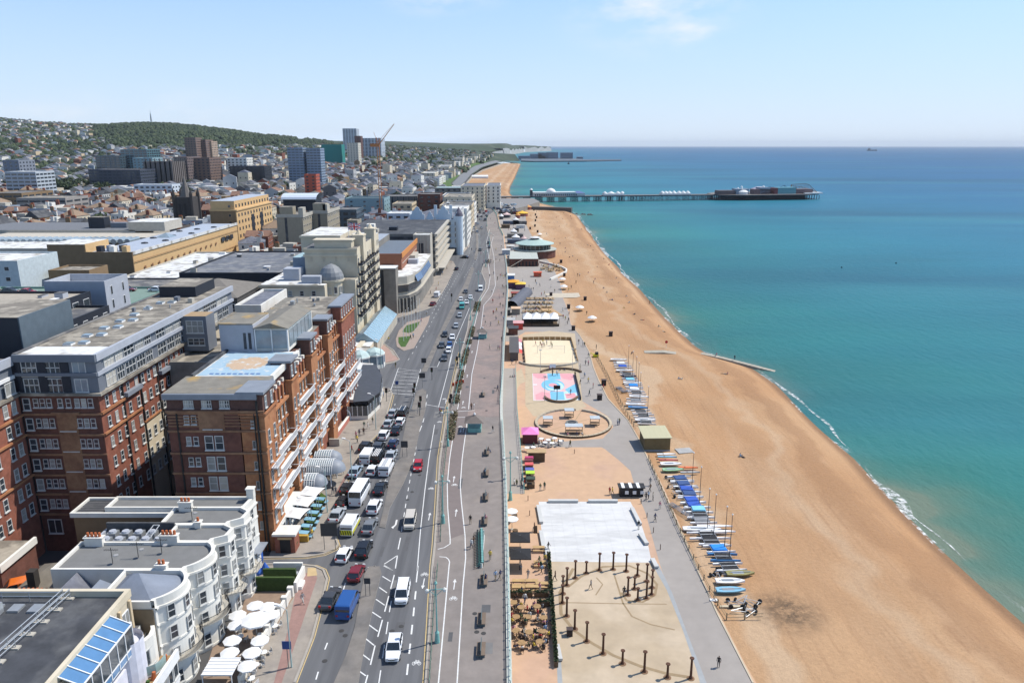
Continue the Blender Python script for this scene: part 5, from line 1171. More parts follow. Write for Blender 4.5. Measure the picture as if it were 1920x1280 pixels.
mb=MB();mb.box(-51,-45,305,312,13.6,17.5,conc);mb.box(-48,-42,322,334,13.6,16,conc_l);mb.box(-44,-40,314,318,13.6,15.4,grey_pale);part('roof_plant',mb,b)
b=hero('rust_panelled_hall','rust and orange panelled hall block with a grey roof behind the conference centre','hall',-51,320)
mb=MB();mb.box(-57.5,-44.4,298,348,0,19.4,M('rust_panel',(.27,.115,.07),.8,.1),M('blue_grey_roof',(.13,.155,.185),.8,.12));mb.box(-58,-44.1,297.6,298,18.2,20.2,M('rust_panel'));mb.box(-44.4,-44.0,298,348,18.3,20.4,M('orange_fascia',(.52,.21,.055),.7));part('wall',mb,b)
mb=MB();mb.box(-44.4,-44.25,300,346,15.8,16.0,conc_l);mb.box(-52,-47.5,297.8,298,11,16,tile_d);part('trim',mb,b)
mb=MB();mb.box(-66,-57.6,312,352,0,22,conc,M('pale_grey_roof',(.30,.33,.37),.7));part('wall',mb,b)
b,L_=B('shuttered_tower','pale concrete stair tower with vertical fins beside the rust panelled hall',-46.5,-38.5,352,362,21.5,conc_l,roof_w,wz=[],sides='')
mb=MB();[mb.box(L_[0]+k*1.6,L_[0]+.3+k*1.6,L_[2]-.3,L_[2]-.01,2,21.4,conc_l)for k in range(5)];part('fin',mb,b,kind='stuff');mb=MB();mb.box(L_[0]+2.6,L_[0]+5,L_[2]-.2,L_[2]-.01,9,17.5,roof_dark);part('window',mb,b)
b=hero('stepped_concrete_block','grey concrete block with horizontal balcony bands and a broad dark roof','building',-55,380)
mb=MB();mb.box(-84,-37.6,363,436,0,20.6,conc,roof_dark);part('wall',mb,b);mb=MB()
for z in(3.2,6.6,10,13.4,16.8,20.2):mb.box(-37.6,-36.2,363,436,z-.7,z+.4,conc_l)
part('balcony_band',mb,b,kind='stuff');mb=MB()
for z in(5,8.4,11.8,15.2,18.6):
 mb.box(-37.6,-37.4,364,435,z-1.2,z+.9,glass)
 mb.box(-84,-37.7,362.8,362.98,z-1,z+.7,roof_dark)
part('window_band',mb,b,kind='stuff');mb=MB();mb.box(-37,-33.2,366,434,3.2,3.7,conc_l);part('street_canopy',mb,b)
for k,(x,y)in enumerate(((-70,368),(-62,378),(-76,392))):mb=MB();mb.box(x,x+4,y,y+5,20.6,22.3,(conc_l,navy_clad,white_w)[k]);part('roof_plant',mb,b)
KEEP+=[(-96,-30,0,440)]
b=hero('white_gabled_hotel','white hotel with ornate curved gables, slate roof and a corner turret','hotel',-42,445)
bw=M('shaded_white_stucco',(.52,.60,.66),.85,.05)  # white stucco with the shade of the west side tinted into it
mb=MB();mb.box(-62,-29.8,437,470,-.5,20.5,bw,slate,False);mb.box(-29.8,-29.6,437.2,470,0,20.5,white_w);part('wall',mb,b)
mb=MB();hip(mb,-61.5,-30,437.3,470,20.5,5,slate,'x');part('roof',mb,b)
def gable(b,x,y,z,w,h,m,face='W'):
 P=[(-w/2,0),(w/2,0),(w/2,h*.35),(w*.36,h*.42),(w*.33,h*.62),(w*.18,h*.72),(w*.14,h*.88),(0,h),(-w*.14,h*.88),(-w*.18,h*.72),(-w*.33,h*.62),(-w*.36,h*.42),(-w/2,h*.35)]
 mb=MB();n=len(P)
 if face=='W':f=[(x+p,y-.2,z+q)for p,q in P];k=[(x+p,y+.5,z+q)for p,q in P]
 else:f=[(x+.2,y+p,z+q)for p,q in P];k=[(x-.5,y+p,z+q)for p,q in P]
 mb.add(f+k,[tuple(range(n)),tuple(range(n,2*n))[::-1]]+[((i+1)%n,i,i+n,(i+1)%n+n)for i in range(n)],m);return part('gable',mb,b)
gable(b,-55,437,20.5,8.5,7.5,bw);gable(b,-47.6,437,20.5,4,4.8,bw);gable(b,-39.8,437,20.5,8.5,8,bw);gable(b,-32,437,20.5,4,4.5,bw)
for y in(442,452,462):gable(b,-29.8,y,20.5,6,6,white_w,'S')
mb=MB();mb.cyl((-31,438.5,0),(-31,438.5,22.5),2.4,2.4,12,bw);mb.lathe((-31,438.5,22.5),[(2.6,0),(2.2,1.6),(1,3.4),(.1,5)],12,M('purple_slate',(.12,.11,.14),.7));part('corner_turret',mb,b)
for x in(-44.5,-35.6):mb=MB();mb.box(x-.8,x+.8,438.5,440,20,28.6,bw);part('chimney',mb,b)
for z in(18.2,14.8,11.4,8):
 for x in(-59,-55,-51.3,-47.6,-43.9,-40,-36.2,-32.6):
  place_w(b,x,437-.02,z,(0,-1),1.5,2.0,'sash')
 for k in range(8):place_w(b,-29.58,441+k*3.6,z,(1,0),1.3,2,'sash')
mb=MB()
for z in(4.6,9.6,13,16.5,20.2):mb.box(-62.2,-29.4,436.6,436.98,z,z+.35,bw)
mb.box(-62,-29.9,436.7,436.95,0,4.2,M('dark_shopfront',(.05,.055,.065),.5));part('cornice',mb,b)
B('white_seafront_hotel','tall narrow white building just behind the gabled hotel on the seafront road',-44,-28.2,472,500,24,white_w,roof_w,pitch=3.2)
B('cream_corner_hotel','cream hotel with a slate mansard facing the pier roundabout',-50,-27,742,800,24,cream_w,slate,pitch=4.2,win=(1.5,2.2));B('cream_rounded_hotel','cream hotel with a curved front nearest the pier',-26,-12,775,826,23,white_w,slate,pitch=4,win=(1.5,2.2))
for i,(y0,y1,x1,z,m)in enumerate(((502,530,-29,18,white_w),(532,560,-30,16,cream_w),(562,600,-30,19,buff_w),(602,640,-30,17,white_w),(642,690,-34,20,cream_w),(692,738,-40,18,white_w))):
 B('seafront_terrace',('white','cream','buff','white','cream','white')[i]+' seafront block '+('next beyond the tall narrow white building','second beyond the tall narrow white building','buff coloured midway to the pier','just before the long cream block','long one before the pier hotels','beside the cream corner hotel')[i],x1-24,x1,y0,y1,z,m,(roof_w,slate,roof_g,slate,roof_b,slate)[i],pitch=4.5,plant=3,seed=i)
tanr=M('pale_blue_grey_roof',(.34,.38,.44),.8,.08,.3)
b=hero('shopping_centre','huge tan brick shopping centre with a pale blue grey roof and round skylights','shopping centre',-170,340)
mb=MB();mb.box(-172,-153,300,418,0,20,tan_b,tanr);mb.box(-172.2,-152.8,299.5,300,0,20.6,tan_d);mb.box(-153,-152.6,300,418,19.4,20.7,roof_w);mb.box(-187,-172,300,318,0,23.6,tan_d,roof_w);mb.box(-172,-171.6,300.1,318,20,23.6,tan_b);part('wall',mb,b)  # west faces are the same tan brick, painted darker for their shade
mb=MB()
for k in range(13):mb.box(-152.6,-152.45,308+k*6.4,309.2+k*6.4,12.6,13.8,terra_d)
for k in range(3):mb.box(-152.6,-152.4,393+k*6,397.5+k*6,13,15.4,glass)
part('vent',mb,b,kind='stuff');mb=MB();mb.box(-152.62,-152.5,300,418,16.4,16.6,terra_d);mb.box(-152.62,-152.5,300,418,8.4,8.6,terra_d);part('string_course',mb,b)
for k in range(9):mb=MB();mb.lathe((-168+(k%3)*5,322+k*9.5,20),[(1.6,0),(1.3,.5),(.1,.7)],10,navy_clad);part('roof_dome',mb,b)
mb=MB();mb.add([(-168,352,20),(-161,352,20),(-161,360,20),(-168,360,20),(-164.5,356,22)],[(0,1,4),(1,2,4),(2,3,4),(3,0,4)],glass_l);part('glass_pyramid',mb,b)
for k in range(5):mb=MB();mb.box(-169+k*2.6,-167+k*2.6,303+(k%2)*3,306+(k%2)*3,20,22.4,(navy_clad,grey_pale,white_w,roof_dark,tan_b)[k]);part('roof_plant',mb,b)
mb=MB();mb.box(-250,-187,318,352,0,19.6,conc_l,roof_w);mb.box(-250,-172.2,352,372,0,20.2,conc_l,M('cream_roof',(.45,.41,.34),.9));mb.box(-272,-187,372,410,0,21.5,conc_l,M('mid_grey_roof',(.15,.155,.165),.9));part('mall_roof',mb,b)
for k in range(24):mb=MB();mb.cyl((-248+k*3.15,341,19.6),(-248+k*3.15,351,19.6),1.3,1.3,8,glass_l);part('vaulted_rooflight',mb,b)
mb=MB();mb.box(-214,-206,380,386,21.5,27,navy_clad,roof_b);mb.box(-204,-196,382,387,21.5,24,grey_clad);mb.box(-190,-172,372,392,21,25.5,conc_l,roof_w);part('roof_plant',mb,b)
KEEP.append((-275,-150,296,420))
b,L_=B('stepped_tan_block','tall tan brick block with a stepped top behind the shopping centre',-172,-157,430,494,26.5,tan_b,tanr,wz=[],sides='')
mb=MB();mb.box(L_[0]+.2,L_[1]-1.2,L_[2]+1,L_[3]-1,26.5,31.5,tan_b,tanr);mb.box(L_[0]-.4,L_[1]+.5,L_[2]-.4,L_[3]+.4,25.9,26.7,tan_b);mb.box(L_[0]-.02,L_[1]-.5,L_[2]-.15,L_[2]-.01,0,25.8,tan_d);part('attic',mb,b)  # thin dark skin paints the shaded west face of the tan brick
for zz in(28.6,23.4,19.5,15.6,11.5):windows(b,(L_[1]+(-1.2 if zz>27 else 0),L_[2]+1),(L_[1]+(-1.2 if zz>27 else 0),L_[3]-1),[zz],12,2.2,2,'plain',tan_b,glass,sep=False);windows(b,(L_[0],L_[2]-.16),(L_[1],L_[2]-.16),[zz],[.75],1.6,1.6,'plain',tan_b,glass,sep=False)
mb=MB();mb.box(L_[1],L_[1]+.2,-8,-3,4,22,navy_clad);mb.box(L_[1],L_[1]+.2,8,13,4,22,navy_clad);part('stair_glazing',mb,b)
for i,(xl,xr,yt,Y,D)in enumerate(((518,567,403,400,24),(581,613,396,420,30))):
 a=AT(xl,yt,Y);c=AT(xr,yt,Y)
 b,L_=B('concrete_tower_block',('left','right')[i]+' of the two tan concrete slab blocks behind the domed hotel',a[0],c[0],Y,Y+D,a[2],M('tan_concrete',(.30,.265,.20),.9,.1),roof_b,win=(1.2,1.2),pitch=3.4,sides='S')
 mb=MB();mb.box(L_[0]-.3,L_[1]+.4,L_[2]-.3,L_[2]-.01,a[2]-1.4,a[2]+.3,conc_l);mb.box(L_[1]+.01,L_[1]+.4,L_[2],L_[3],a[2]-1.4,a[2]+.3,conc_l);mb.box(L_[0]+1,L_[0]+8,L_[2]+3,L_[2]+9,a[2]-.6,a[2]+4,MATS['tan_concrete'],roof_b);mb.box(L_[1]-3,L_[1]-.5,L_[2]+3,L_[2]+9,a[2]-.6,a[2]+3.5,conc_l);part('stair_box',mb,b)
 mb=MB();mb.box(L_[0]+4.2,L_[0]+5.5,L_[2]-.1,L_[2]-.01,0,a[2]-1.5,roof_dark);part('recess_shade',mb,b)  # dark strip on the wall face paints the shade of a recess
B('white_grey_block','white block with an open roof frame and narrow windows behind the brick hotel wing',-112.5,-97.9,177,188,30.5,grey_pale,roof_w,pitch=4,win=(.9,2.2),sides='S',par=3)
B('dark_clad_block','black clad block with stepped roof plant behind the brick hotel',-130,-99,155,172.5,29,navy_clad,M('warm_roof',(.35,.31,.25),.9),wz=[26.5],win=(2.4,2.2),sides='S',plant=9,seed=5)
B('dark_clad_block','lower black clad block with sloping white dormers beside the open roof frame block',-116,-91.5,146,166,27,navy_clad,roof_g,wz=[24.6],win=(1.8,2.2),pitch=4,sides='S')
b,L_=B('car_park_deck','green topped car park deck full of cars behind the white open framed block',-150,-100,190,216,22,M('green_render',(.16,.26,.22),.8),M('green_deck',(.17,.24,.20),.9),wz=[],sides='')
B('white_slab_tower','white slab block with small square windows at the left edge of the old town',-190,-160,240,262,26,M('pale_grey_render',(.44,.50,.52),.8),roof_w,win=(1.6,1.4),pitch=7,sides='W')
B('brown_service_tower','plain brown brick tower beside the white slab block',-158,-144,252,264,21,tan_d,roof_b,wz=[],sides='')
B('grey_rear_block','plain grey rendered rear block with small windows between the two red hotels',-61.5,-52.8,128.5,146,24.5,conc,roof_b,wz=[15.6],win=(1.6,1.9),pitch=4,sides='W')
b,L_=B('pyramid_roofed_house','house with a brown pyramid roof in front of the tan shopping centre',-150,-132,232,250,13,buff_w,roof_g,pitch=4);mb=MB();hip(mb,*L_,13,4.6,M('brown_tile',(.24,.17,.115),.85,.15),'x');part('pitched_roof',mb,b)
b,L_=B('cupola_house','house with a small square cupola beside the tan shopping centre',-129,-112,232,262,12.5,cream_w,roof_b,pitch=4,plant=2);mb=MB();mb.box(-3,1,-13,-9,12,15.2,white_w);hip(mb,-3,1,-13,-9,15.2,1.8,roof_g,'x',True,.6);part('cupola',mb,b)
B('brick_low_block','low brick block with brown flat roof and terracotta edge',-118,-98,196,226,15,brick,roof_b,plant=4,seed=8);B('brown_flat_block','brown flat roofed block left of the dark plant tower',-98,-84,205,240,17,tan_d,roof_lich,plant=3,seed=3)
b,L_=B('dark_hipped_block','big dark block with a low hipped grey roof beside the domed hotel',-99,-79.5,212,236,19.5,M('soot_dark_render',(.075,.07,.065),.9),roof_g,win=(1.5,1.6),pitch=3.2,sides='W');mb=MB();hip(mb,*L_,19.5,3.6,M('grey_brown_roof',(.17,.155,.135),.9,.12),'x');part('pitched_roof',mb,b)
B('dark_flat_shed','broad dark blue grey roofed shed behind the domed hotel',-118,-75,262,318,18.5,navy_clad,M('slate_sheet',(.13,.138,.155),.8,.25,.4,col2=(.19,.19,.19),sc2=.2),wz=[],sides='',plant=8,seed=31);B('low_white_roofed_block','low block with a white roof and long dark clerestory below the tan tower',-140,-119,262,330,16.5,conc_l,roof_w,wz=[],sides='',plant=5,seed=12)
B('dark_link_block','dark flat block beside the shopping centre',-138,-110,242,260,17,roof_dark,roof_g,wz=[],sides='')
B('white_end_house','white rendered house end beyond the long hotel wing roof',-63,-57,166,186,27,white_w,slate,win=(.9,1.5),pitch=3.4,sides='WS');B('courtyard_block','low grey building filling the courtyard between the hotels',-61.3,-55,147,164,14,conc,roof_b,sides='',plant=3,seed=6)
B('rear_brown_roofs','stepped brown flat roofs behind the long red hotel',-78,-58,188,214,15,tan_d,roof_b,sides='',wz=[],plant=6,seed=4)
def LMK(name,label,xl,xr,yt,Y,D,wall,roof,zb=None,win=None,rows=None,cat='building',sides='WS',pitch=5,fm=None,gm=None,plant=0):
 a=AT(xl,yt,Y);c=AT(xr,yt,Y);zb=TZ((a[0]+c[0])/2,Y)-2 if zb is None else zb
 if a[2]<zb+5:a=(a[0],a[1],zb+9)
 return B(name,label,a[0],c[0],Y,Y+D,a[2],wall,roof,z0=zb,win=win or(2.6,1.8),pitch=pitch,sides=sides,fm=fm or wall,gm=gm,cat=cat,plant=plant)
blue_conc=M('blue_grey_panel',(.20,.26,.34),.7,.08);LMK('grey_office_slab','left half of the pair of blue grey office towers',538,567,277,1000,22,blue_conc,roof_g,win=(4,1.4),pitch=4.6);LMK('grey_office_slab','right half of the pair of blue grey office towers',573,600,278,1004,22,blue_conc,roof_g,win=(4,1.4),pitch=4.6)
mg=M('scaffold_green_sheeting',(.02,.20,.18),.7,.1);LMK('green_wrapped_tower','tower wrapped in bright green scaffold sheeting',602,640,271,1600,30,mg,mg,sides='')
LMK('cream_tower','pale cream tower right of the green wrapped tower',650,671,268,1580,30,M('pale_cream',(.55,.51,.42),.8),roof_w,win=(2,1.6));LMK('white_high_rise','white and blue topped high rise standing highest on the skyline',642,668,241,2300,40,M('white_panel',(.5,.55,.6),.7),roof_w,win=(6,2),pitch=8);LMK('white_hospital_block','broad white block beside the highest tower',677,714,259,1950,60,M('white_panel'),roof_w,win=(6,2),pitch=8);LMK('brick_high_rise','brown brick high rise beside the highest white tower',664,676,255,1880,26,brick_d,roof_g)
br_t=M('brown_tower_panel',(.17,.115,.095),.8,.1);LMK('brown_tower','left of the brown towers on the hillside',345,366,258,1150,24,br_t,roof_g,win=(2.2,1.6),pitch=4);LMK('brown_tower','right of the brown towers on the hillside',367,385,262,1170,30,br_t,roof_g,win=(2.2,1.6),pitch=4);LMK('buff_tower','slim buff tower right of the brown towers',387,396,265,1185,24,M('buff_tower_panel',(.36,.27,.2),.8),roof_g)
tealg=M('teal_curtain_wall',(.08,.17,.20),.3,.15,spec=.7);LMK('glass_library','teal glass building stepping up the slope',225,275,280,1080,40,tealg,roof_g,win=(5,2.4),pitch=6);LMK('glass_annexe','darker glass wing left of the teal glass building',178,224,292,1060,40,M('dark_curtain_wall',(.05,.085,.11),.3,.15,spec=.7),roof_g,win=(5,2.4),pitch=6);LMK('teal_low_block','low pale teal block in front of the brown towers',248,285,296,1000,30,M('teal_panel',(.22,.33,.36),.6),roof_w)
LMK('ribbed_office','office block with vertical white ribs below the brown towers',268,322,303,900,36,M('grey_brown_panel',(.14,.125,.12),.8),roof_g,fm=conc_l,win=(1.6,12),pitch=5);LMK('brown_office','brown grey office right of the ribbed office block',325,350,294,940,40,M('mauve_brown_panel',(.15,.115,.11),.8),roof_g);LMK('brown_office','stepped brown office below the brown towers',352,392,296,960,40,br_t,roof_g)
LMK('dark_offices','long dark blue office block at the foot of the teal building',165,262,318,860,40,M('dark_blue_panel',(.05,.06,.085),.6),roof_g,win=(4,1.6))
LMK('grey_blue_block','grey blue tower block at the left edge of the town',4,34,300,760,26,M('blue_grey_stone',(.19,.21,.25),.8),roof_g,win=(2.4,1.6));LMK('banded_office','white banded office block at the left edge of the town',8,66,322,720,30,M('white_band_panel',(.40,.44,.48),.8),roof_w,win=(5,1.8),pitch=5.6)
LMK('long_banded_building','long low brown and white banded building at the left',30,122,371,545,30,M('pale_brown_panel',(.28,.26,.24),.8),roof_b,win=(8,1.6),pitch=8.6);LMK('dark_long_building','dark long low building at the left edge above the shopping centre',-30,40,362,575,40,tan_d,roof_g,win=(6,1.6),pitch=7)
LMK('white_flats','long white flat block in the middle of the old town',250,322,346,700,18,M('white_panel'),roof_w,win=(3,1.6));LMK('white_flats','white block with pale roof on the valley floor',425,462,296,1000,24,white_w,roof_w);LMK('dark_blue_shed','dark blue roofed shed right of the brown towers',430,495,312,960,30,navy_clad,M('navy_roof',(.04,.05,.09),.7));LMK('red_cube','red block right of the office towers',570,592,327,800,16,M('red_panel',(.40,.09,.05),.8),roof_g)
LMK('teal_long_block','long low teal and dark block behind the white gabled hotel',646,720,372,610,30,M('teal_panel'),M('dark_teal_roof',(.05,.08,.09),.7),win=(2,1.4),pitch=9);LMK('brick_theatre','dark red brick block near the pier hotels',783,825,364,640,24,brick_d,roof_g);LMK('dark_arcade','dark framed building with white columns before the pier',720,782,368,660,30,M('grey_brown_panel'),roof_g,fm=conc_l,win=(1.4,5),pitch=4.6)
LMK('dark_cube_building','dark teal glass building right of the concrete tower blocks',627,668,393,470,24,M('dark_curtain_wall'),roof_g,win=(3,2),pitch=4);LMK('small_tan_cube','small tan cube in front of the dark teal building',650,670,413,440,12,MATS['tan_concrete'],roof_b,sides='')
LMK('white_clinic','white office with long windows left of the gabled hotel',725,768,400,520,20,M('white_panel'),roof_w,win=(3,1.6));LMK('cream_flat_block','cream flat roofed block left of the gabled hotel',735,772,382,600,30,buff_w,roof_b)
LMK('cream_terrace','pale cream block above the pier hotels',945-100,880,350,860,30,M('pale_cream'),roof_w);LMK('green_roof_block','pale green roofed block near the pier entrance',815,868,352,800,30,conc,M('pale_green_roof'))
a=AT(530,366,560);b=thing('curved_white_building','white building with a curved glass and metal roof in the old town','building',(a[0]+12,560,a[2]-8));mb=MB();mb.box(-12,12,0,18,-4,5,navy_clad);part('wall',mb,b);mb=MB();n=8
for i in range(n):a0,a1=PI*i/n,PI*(i+1)/n;mb.quad([(-13,9-math.cos(a0)*11,5+math.sin(a0)*4),(13,9-math.cos(a0)*11,5+math.sin(a0)*4),(13,9-math.cos(a1)*11,5+math.sin(a1)*4),(-13,9-math.cos(a1)*11,5+math.sin(a1)*4)],M('silver_roof',(.55,.6,.66),.4,.05))
part('roof',mb,b);KEEP.append((a[0]-6,a[0]+30,550,585))
a=AT(345,400,520);zt=AT(345,331,520)[2];b=thing('church_spire','dark stone church tower with pinnacles and a tall pointed spire','church',(a[0],520,5));st_=M('blackened_stone',(.055,.05,.048),.9,.2)
H_=zt-5;mb=MB();mb.box(-6,6,0,12,-4,H_*.62,st_);part('tower',mb,b)
for x,y in((-6,0),(6,0),(-6,12),(6,12)):mb=MB();mb.cyl((x,y,-4),(x,y,H_*.68),1.3,1.1,6,st_);mb.cyl((x,y,H_*.68),(x,y,H_*.8),1.1,.05,6,st_);part('pinnacle',mb,b)
mb=MB();mb.cyl((0,6,H_*.62),(0,6,H_),3.6,.1,8,M('grey_stone',(.16,.145,.13),.9));part('spire',mb,b)
mb=MB();[mb.box(-3+k*3.4,-1.4+k*3.4,-.15,-.01,H_*.3,H_*.5,black_m)for k in range(2)];part('louvre',mb,b,kind='stuff')
KEEP.append((a[0]-10,a[0]+10,512,540))
a=AT(714,385,600);b=thing('tower_crane','orange lattice luffing crane rising above the old town','crane',(a[0],600,4));om=M('crane_orange',(.42,.17,.06),.7);zt=AT(722,258,600)[2];xt=AT(722,258,600)[0]
mb=MB();hh=zt-4;w_=.9
for sx in(-w_,w_):
 for sy in(-w_,w_):mb.cyl((sx,sy,0),(sx,sy,hh),.16,.16,4,om)
k=0
while k*2.4<hh-2:z=k*2.4;mb.cyl((-w_,-w_,z),(w_,-w_,z+2.4),.1,.1,3,om);mb.cyl((w_,-w_,z),(w_,w_,z+2.4),.1,.1,3,om);mb.cyl((-w_,w_,z),(-w_,-w_,z+2.4),.1,.1,3,om);k+=1
part('mast',mb,b);e_=AT(739,233,600);jx,jz=e_[0]-a[0],e_[2]-4
mb=MB();mb.cyl((0,0,hh-6),(jx,0,jz),.45,.25,4,om);mb.cyl((-1,0,hh-4),(jx,0,jz+.5),.15,.1,4,om);mb.cyl((0,.8,hh-6),(jx,0,jz),.2,.12,4,om);part('jib',mb,b);mb=MB();mb.box(-6,1,-1.2,1.2,hh-7,hh-4.6,om);mb.cyl((0,0,hh-5),(-3,0,hh+4),.2,.15,4,om);part('counterweight',mb,b)
Ym=2900;a=AT(284,232,Ym);zt=AT(284,207,Ym)[2];b=thing('transmitter_mast','tall thin transmitter mast on the wooded hilltop','mast',(a[0],Ym,a[2]-15));mb=MB();hh=zt-a[2]+15
for k in range(4):an=PI/4+PI/2*k;mb.cyl((4*math.cos(an),4*math.sin(an),0),(1.2*math.cos(an),1.2*math.sin(an),hh*.8),.9,.7,4,steel)
mb.cyl((0,0,hh*.55),(0,0,hh),1.2,.6,5,steel);part('lattice',mb,b)
walls=[('white',white_w),('cream',cream_w),('pale grey',M('pale_grey_wall',(.42,.42,.41),.85)),('buff',buff_w),('red brick',brick),('brown brick',tan_d),('blue grey',M('blue_grey_wall',(.27,.31,.36),.85)),('dark',M('dark_render',(.12,.11,.11),.85))]
tile_r=M('weathered_clay_tile',(.20,.115,.08),.85,.25,.6)
roofs=[('slate hipped',slate,'hip'),('clay tiled gabled',tile_r,'gab'),('grey flat',roof_g,'flat'),('white flat',roof_w,'flat'),('brown flat',roof_b,'flat'),('dark slate gabled',roof_dark,'gab'),('brown hipped',M('brown_tile',(.24,.17,.115),.85,.15),'hip')]
PROTO=[]
combos=[(0,0),(0,2),(0,3),(1,0),(1,4),(1,6),(2,2),(2,5),(3,4),(3,0),(4,0),(4,1),(4,2),(5,2),(5,5),(6,3),(7,2),(0,5),(2,0),(3,1),(0,6)]
for ci,(wi,ri)in enumerate(combos):
 wn,wm_=walls[wi];rn,rm,rk=roofs[ri];rr=random.Random(ci);W_,D_,H_=rr.uniform(9,14),rr.uniform(10,15),rr.uniform(8,13)
 b=thing('town_house',wn+' house with a '+rn+' roof','house',(0,-9999,0));mb=MB();mb.box(-W_/2,W_/2,-D_/2,D_/2,-6,H_,wm_,bot=False);part('wall',mb,b);mb=MB()
 if rk=='flat':
  mb.box(-W_/2+.3,W_/2-.3,-D_/2+.3,D_/2-.3,H_,H_+.1,rm)
  for a_ in((-W_/2,W_/2,-D_/2,-D_/2+.3),(-W_/2,W_/2,D_/2-.3,D_/2),(-W_/2,-W_/2+.3,-D_/2+.3,D_/2-.3),(W_/2-.3,W_/2,-D_/2+.3,D_/2-.3)):mb.box(*a_,H_,H_+.7,wm_)
 else:hip(mb,-W_/2,W_/2,-D_/2,D_/2,H_,rr.uniform(2.5,4),rm,rr.choice('xy'),rk=='hip')
 part('roof',mb,b)
 nz_=int(H_/3.1)
 for s in 'WS':p0,p1=wall_pts((-W_/2,W_/2,-D_/2,D_/2),s);windows(b,p0,p1,[H_-1.8-3*k for k in range(nz_)],3 if s=='W' else 4,1.1,1.6,sep=False)
 if rk!='flat' or rr.random()<.5:
  for k in range(rr.choice((1,2))):mb=MB();x=rr.uniform(-W_/3,W_/3);y=(-D_/2+.8,D_/2-.8)[k];mb.box(x-1,x+1,y-.4,y+.4,H_-1,H_+3.2,rr.choice((brick,white_w,tan_d)));mb.box(x-.8,x+.8,y-.2,y+.2,H_+3.2,H_+3.7,pot_m);part('chimney',mb,b)
 if rk=='flat' and rr.random()<.8:mb=MB();mb.box(-W_/5,W_/5,-2,2,H_+.1,H_+2.4,rr.choice((white_w,grey_pale,conc_l)));part('roof_plant',mb,b)
 PROTO.append((b,wn,rn,max(W_,D_)))
def inkeep(x,y,m=6):
 return any(a-m<x<b_+m and c-m<y<d+m for a,b_,c,d in KEEP)
def pxof(X,Y,Z):
 f=Y*CS-(Z-HC)*SN;return 960+F*X/f,640-F*(Y*SN+(Z-HC)*CS)/f
def zone(px,py,Y):
 "share of trees here"
 if 85<px<335 and 338<py<372:return.75
 if px<215 and 262<py<335:return.62
 if Y>1750 and 170<px<640 and py<278-(px-170)*.01:return 1.0
 if Y>1750:return.38
 if Y>2600:return.6
 if 560<px<760 and py<275:return.4
 return.10
spots=[];far=[];trees=[];Y=292.0
jr=random.Random(3)
while Y<3300:
 st=14.5 if Y<1200 else 14.5+(Y-1200)*.005
 x=min(-58,xe(Y)-34)if Y<1000 else xs(Y)-120
 while x>-.74*Y-40:
  X=x+jr.uniform(-3,3);YY=Y+jr.uniform(-3,3);z=TZ(X,YY);px,py=pxof(X,YY,z);street=(int(-X/st)%6==5)or(int(Y/st)%7==6)
  if not inkeep(X,YY)and not street and px>-60:
   if jr.random()<zone(px,py,Y):trees.append((X,YY,z,px,py))
   elif Y<1e9:spots.append((X,YY,z,px,py))
  x-=st
 Y+=st
ind=[s for s in spots if s[1]<700][:300];rest=[s for s in spots if s not in set(ind)]
def region(px,py,Y):
 h='left part' if px<240 else 'middle' if px<520 else 'right part' if px<700 else 'seafront side'
 d='nearest rows' if Y<380 else 'middle rows' if Y<480 else 'farther rows' if Y<580 else 'back rows'
 return d,h
used={}
for i,(X,YY,z,px,py)in enumerate(ind):
 k=jr.randrange(len(PROTO));p,wn,rn,sz=PROTO[k];s=13.5/sz*jr.uniform(.95,1.2)
 d,h=region(px,py,YY);lb='%s house, %s roof, %s of the old town, %s'%(wn,rn,d,h)
 clone(p,(X,YY,z),jr.choice((0,0,.12,-.15,PI/2*0+.3)),lb,'houses of the old town',(s,s,jr.uniform(.8,1.15)))
for p,*_r in PROTO:
 for c in kids(p):bpy.data.objects.remove(c)
 bpy.data.objects.remove(p)
CHILD.clear()
vs,fs,ms=[],[],[];pal=[white_w,cream_w,walls[2][1],buff_w,brick,tan_d,walls[6][1],walls[7][1]];rpal=[slate,tile_r,roof_g,roof_w,roof_b,roof_dark];allm=pal+rpal+[glass]
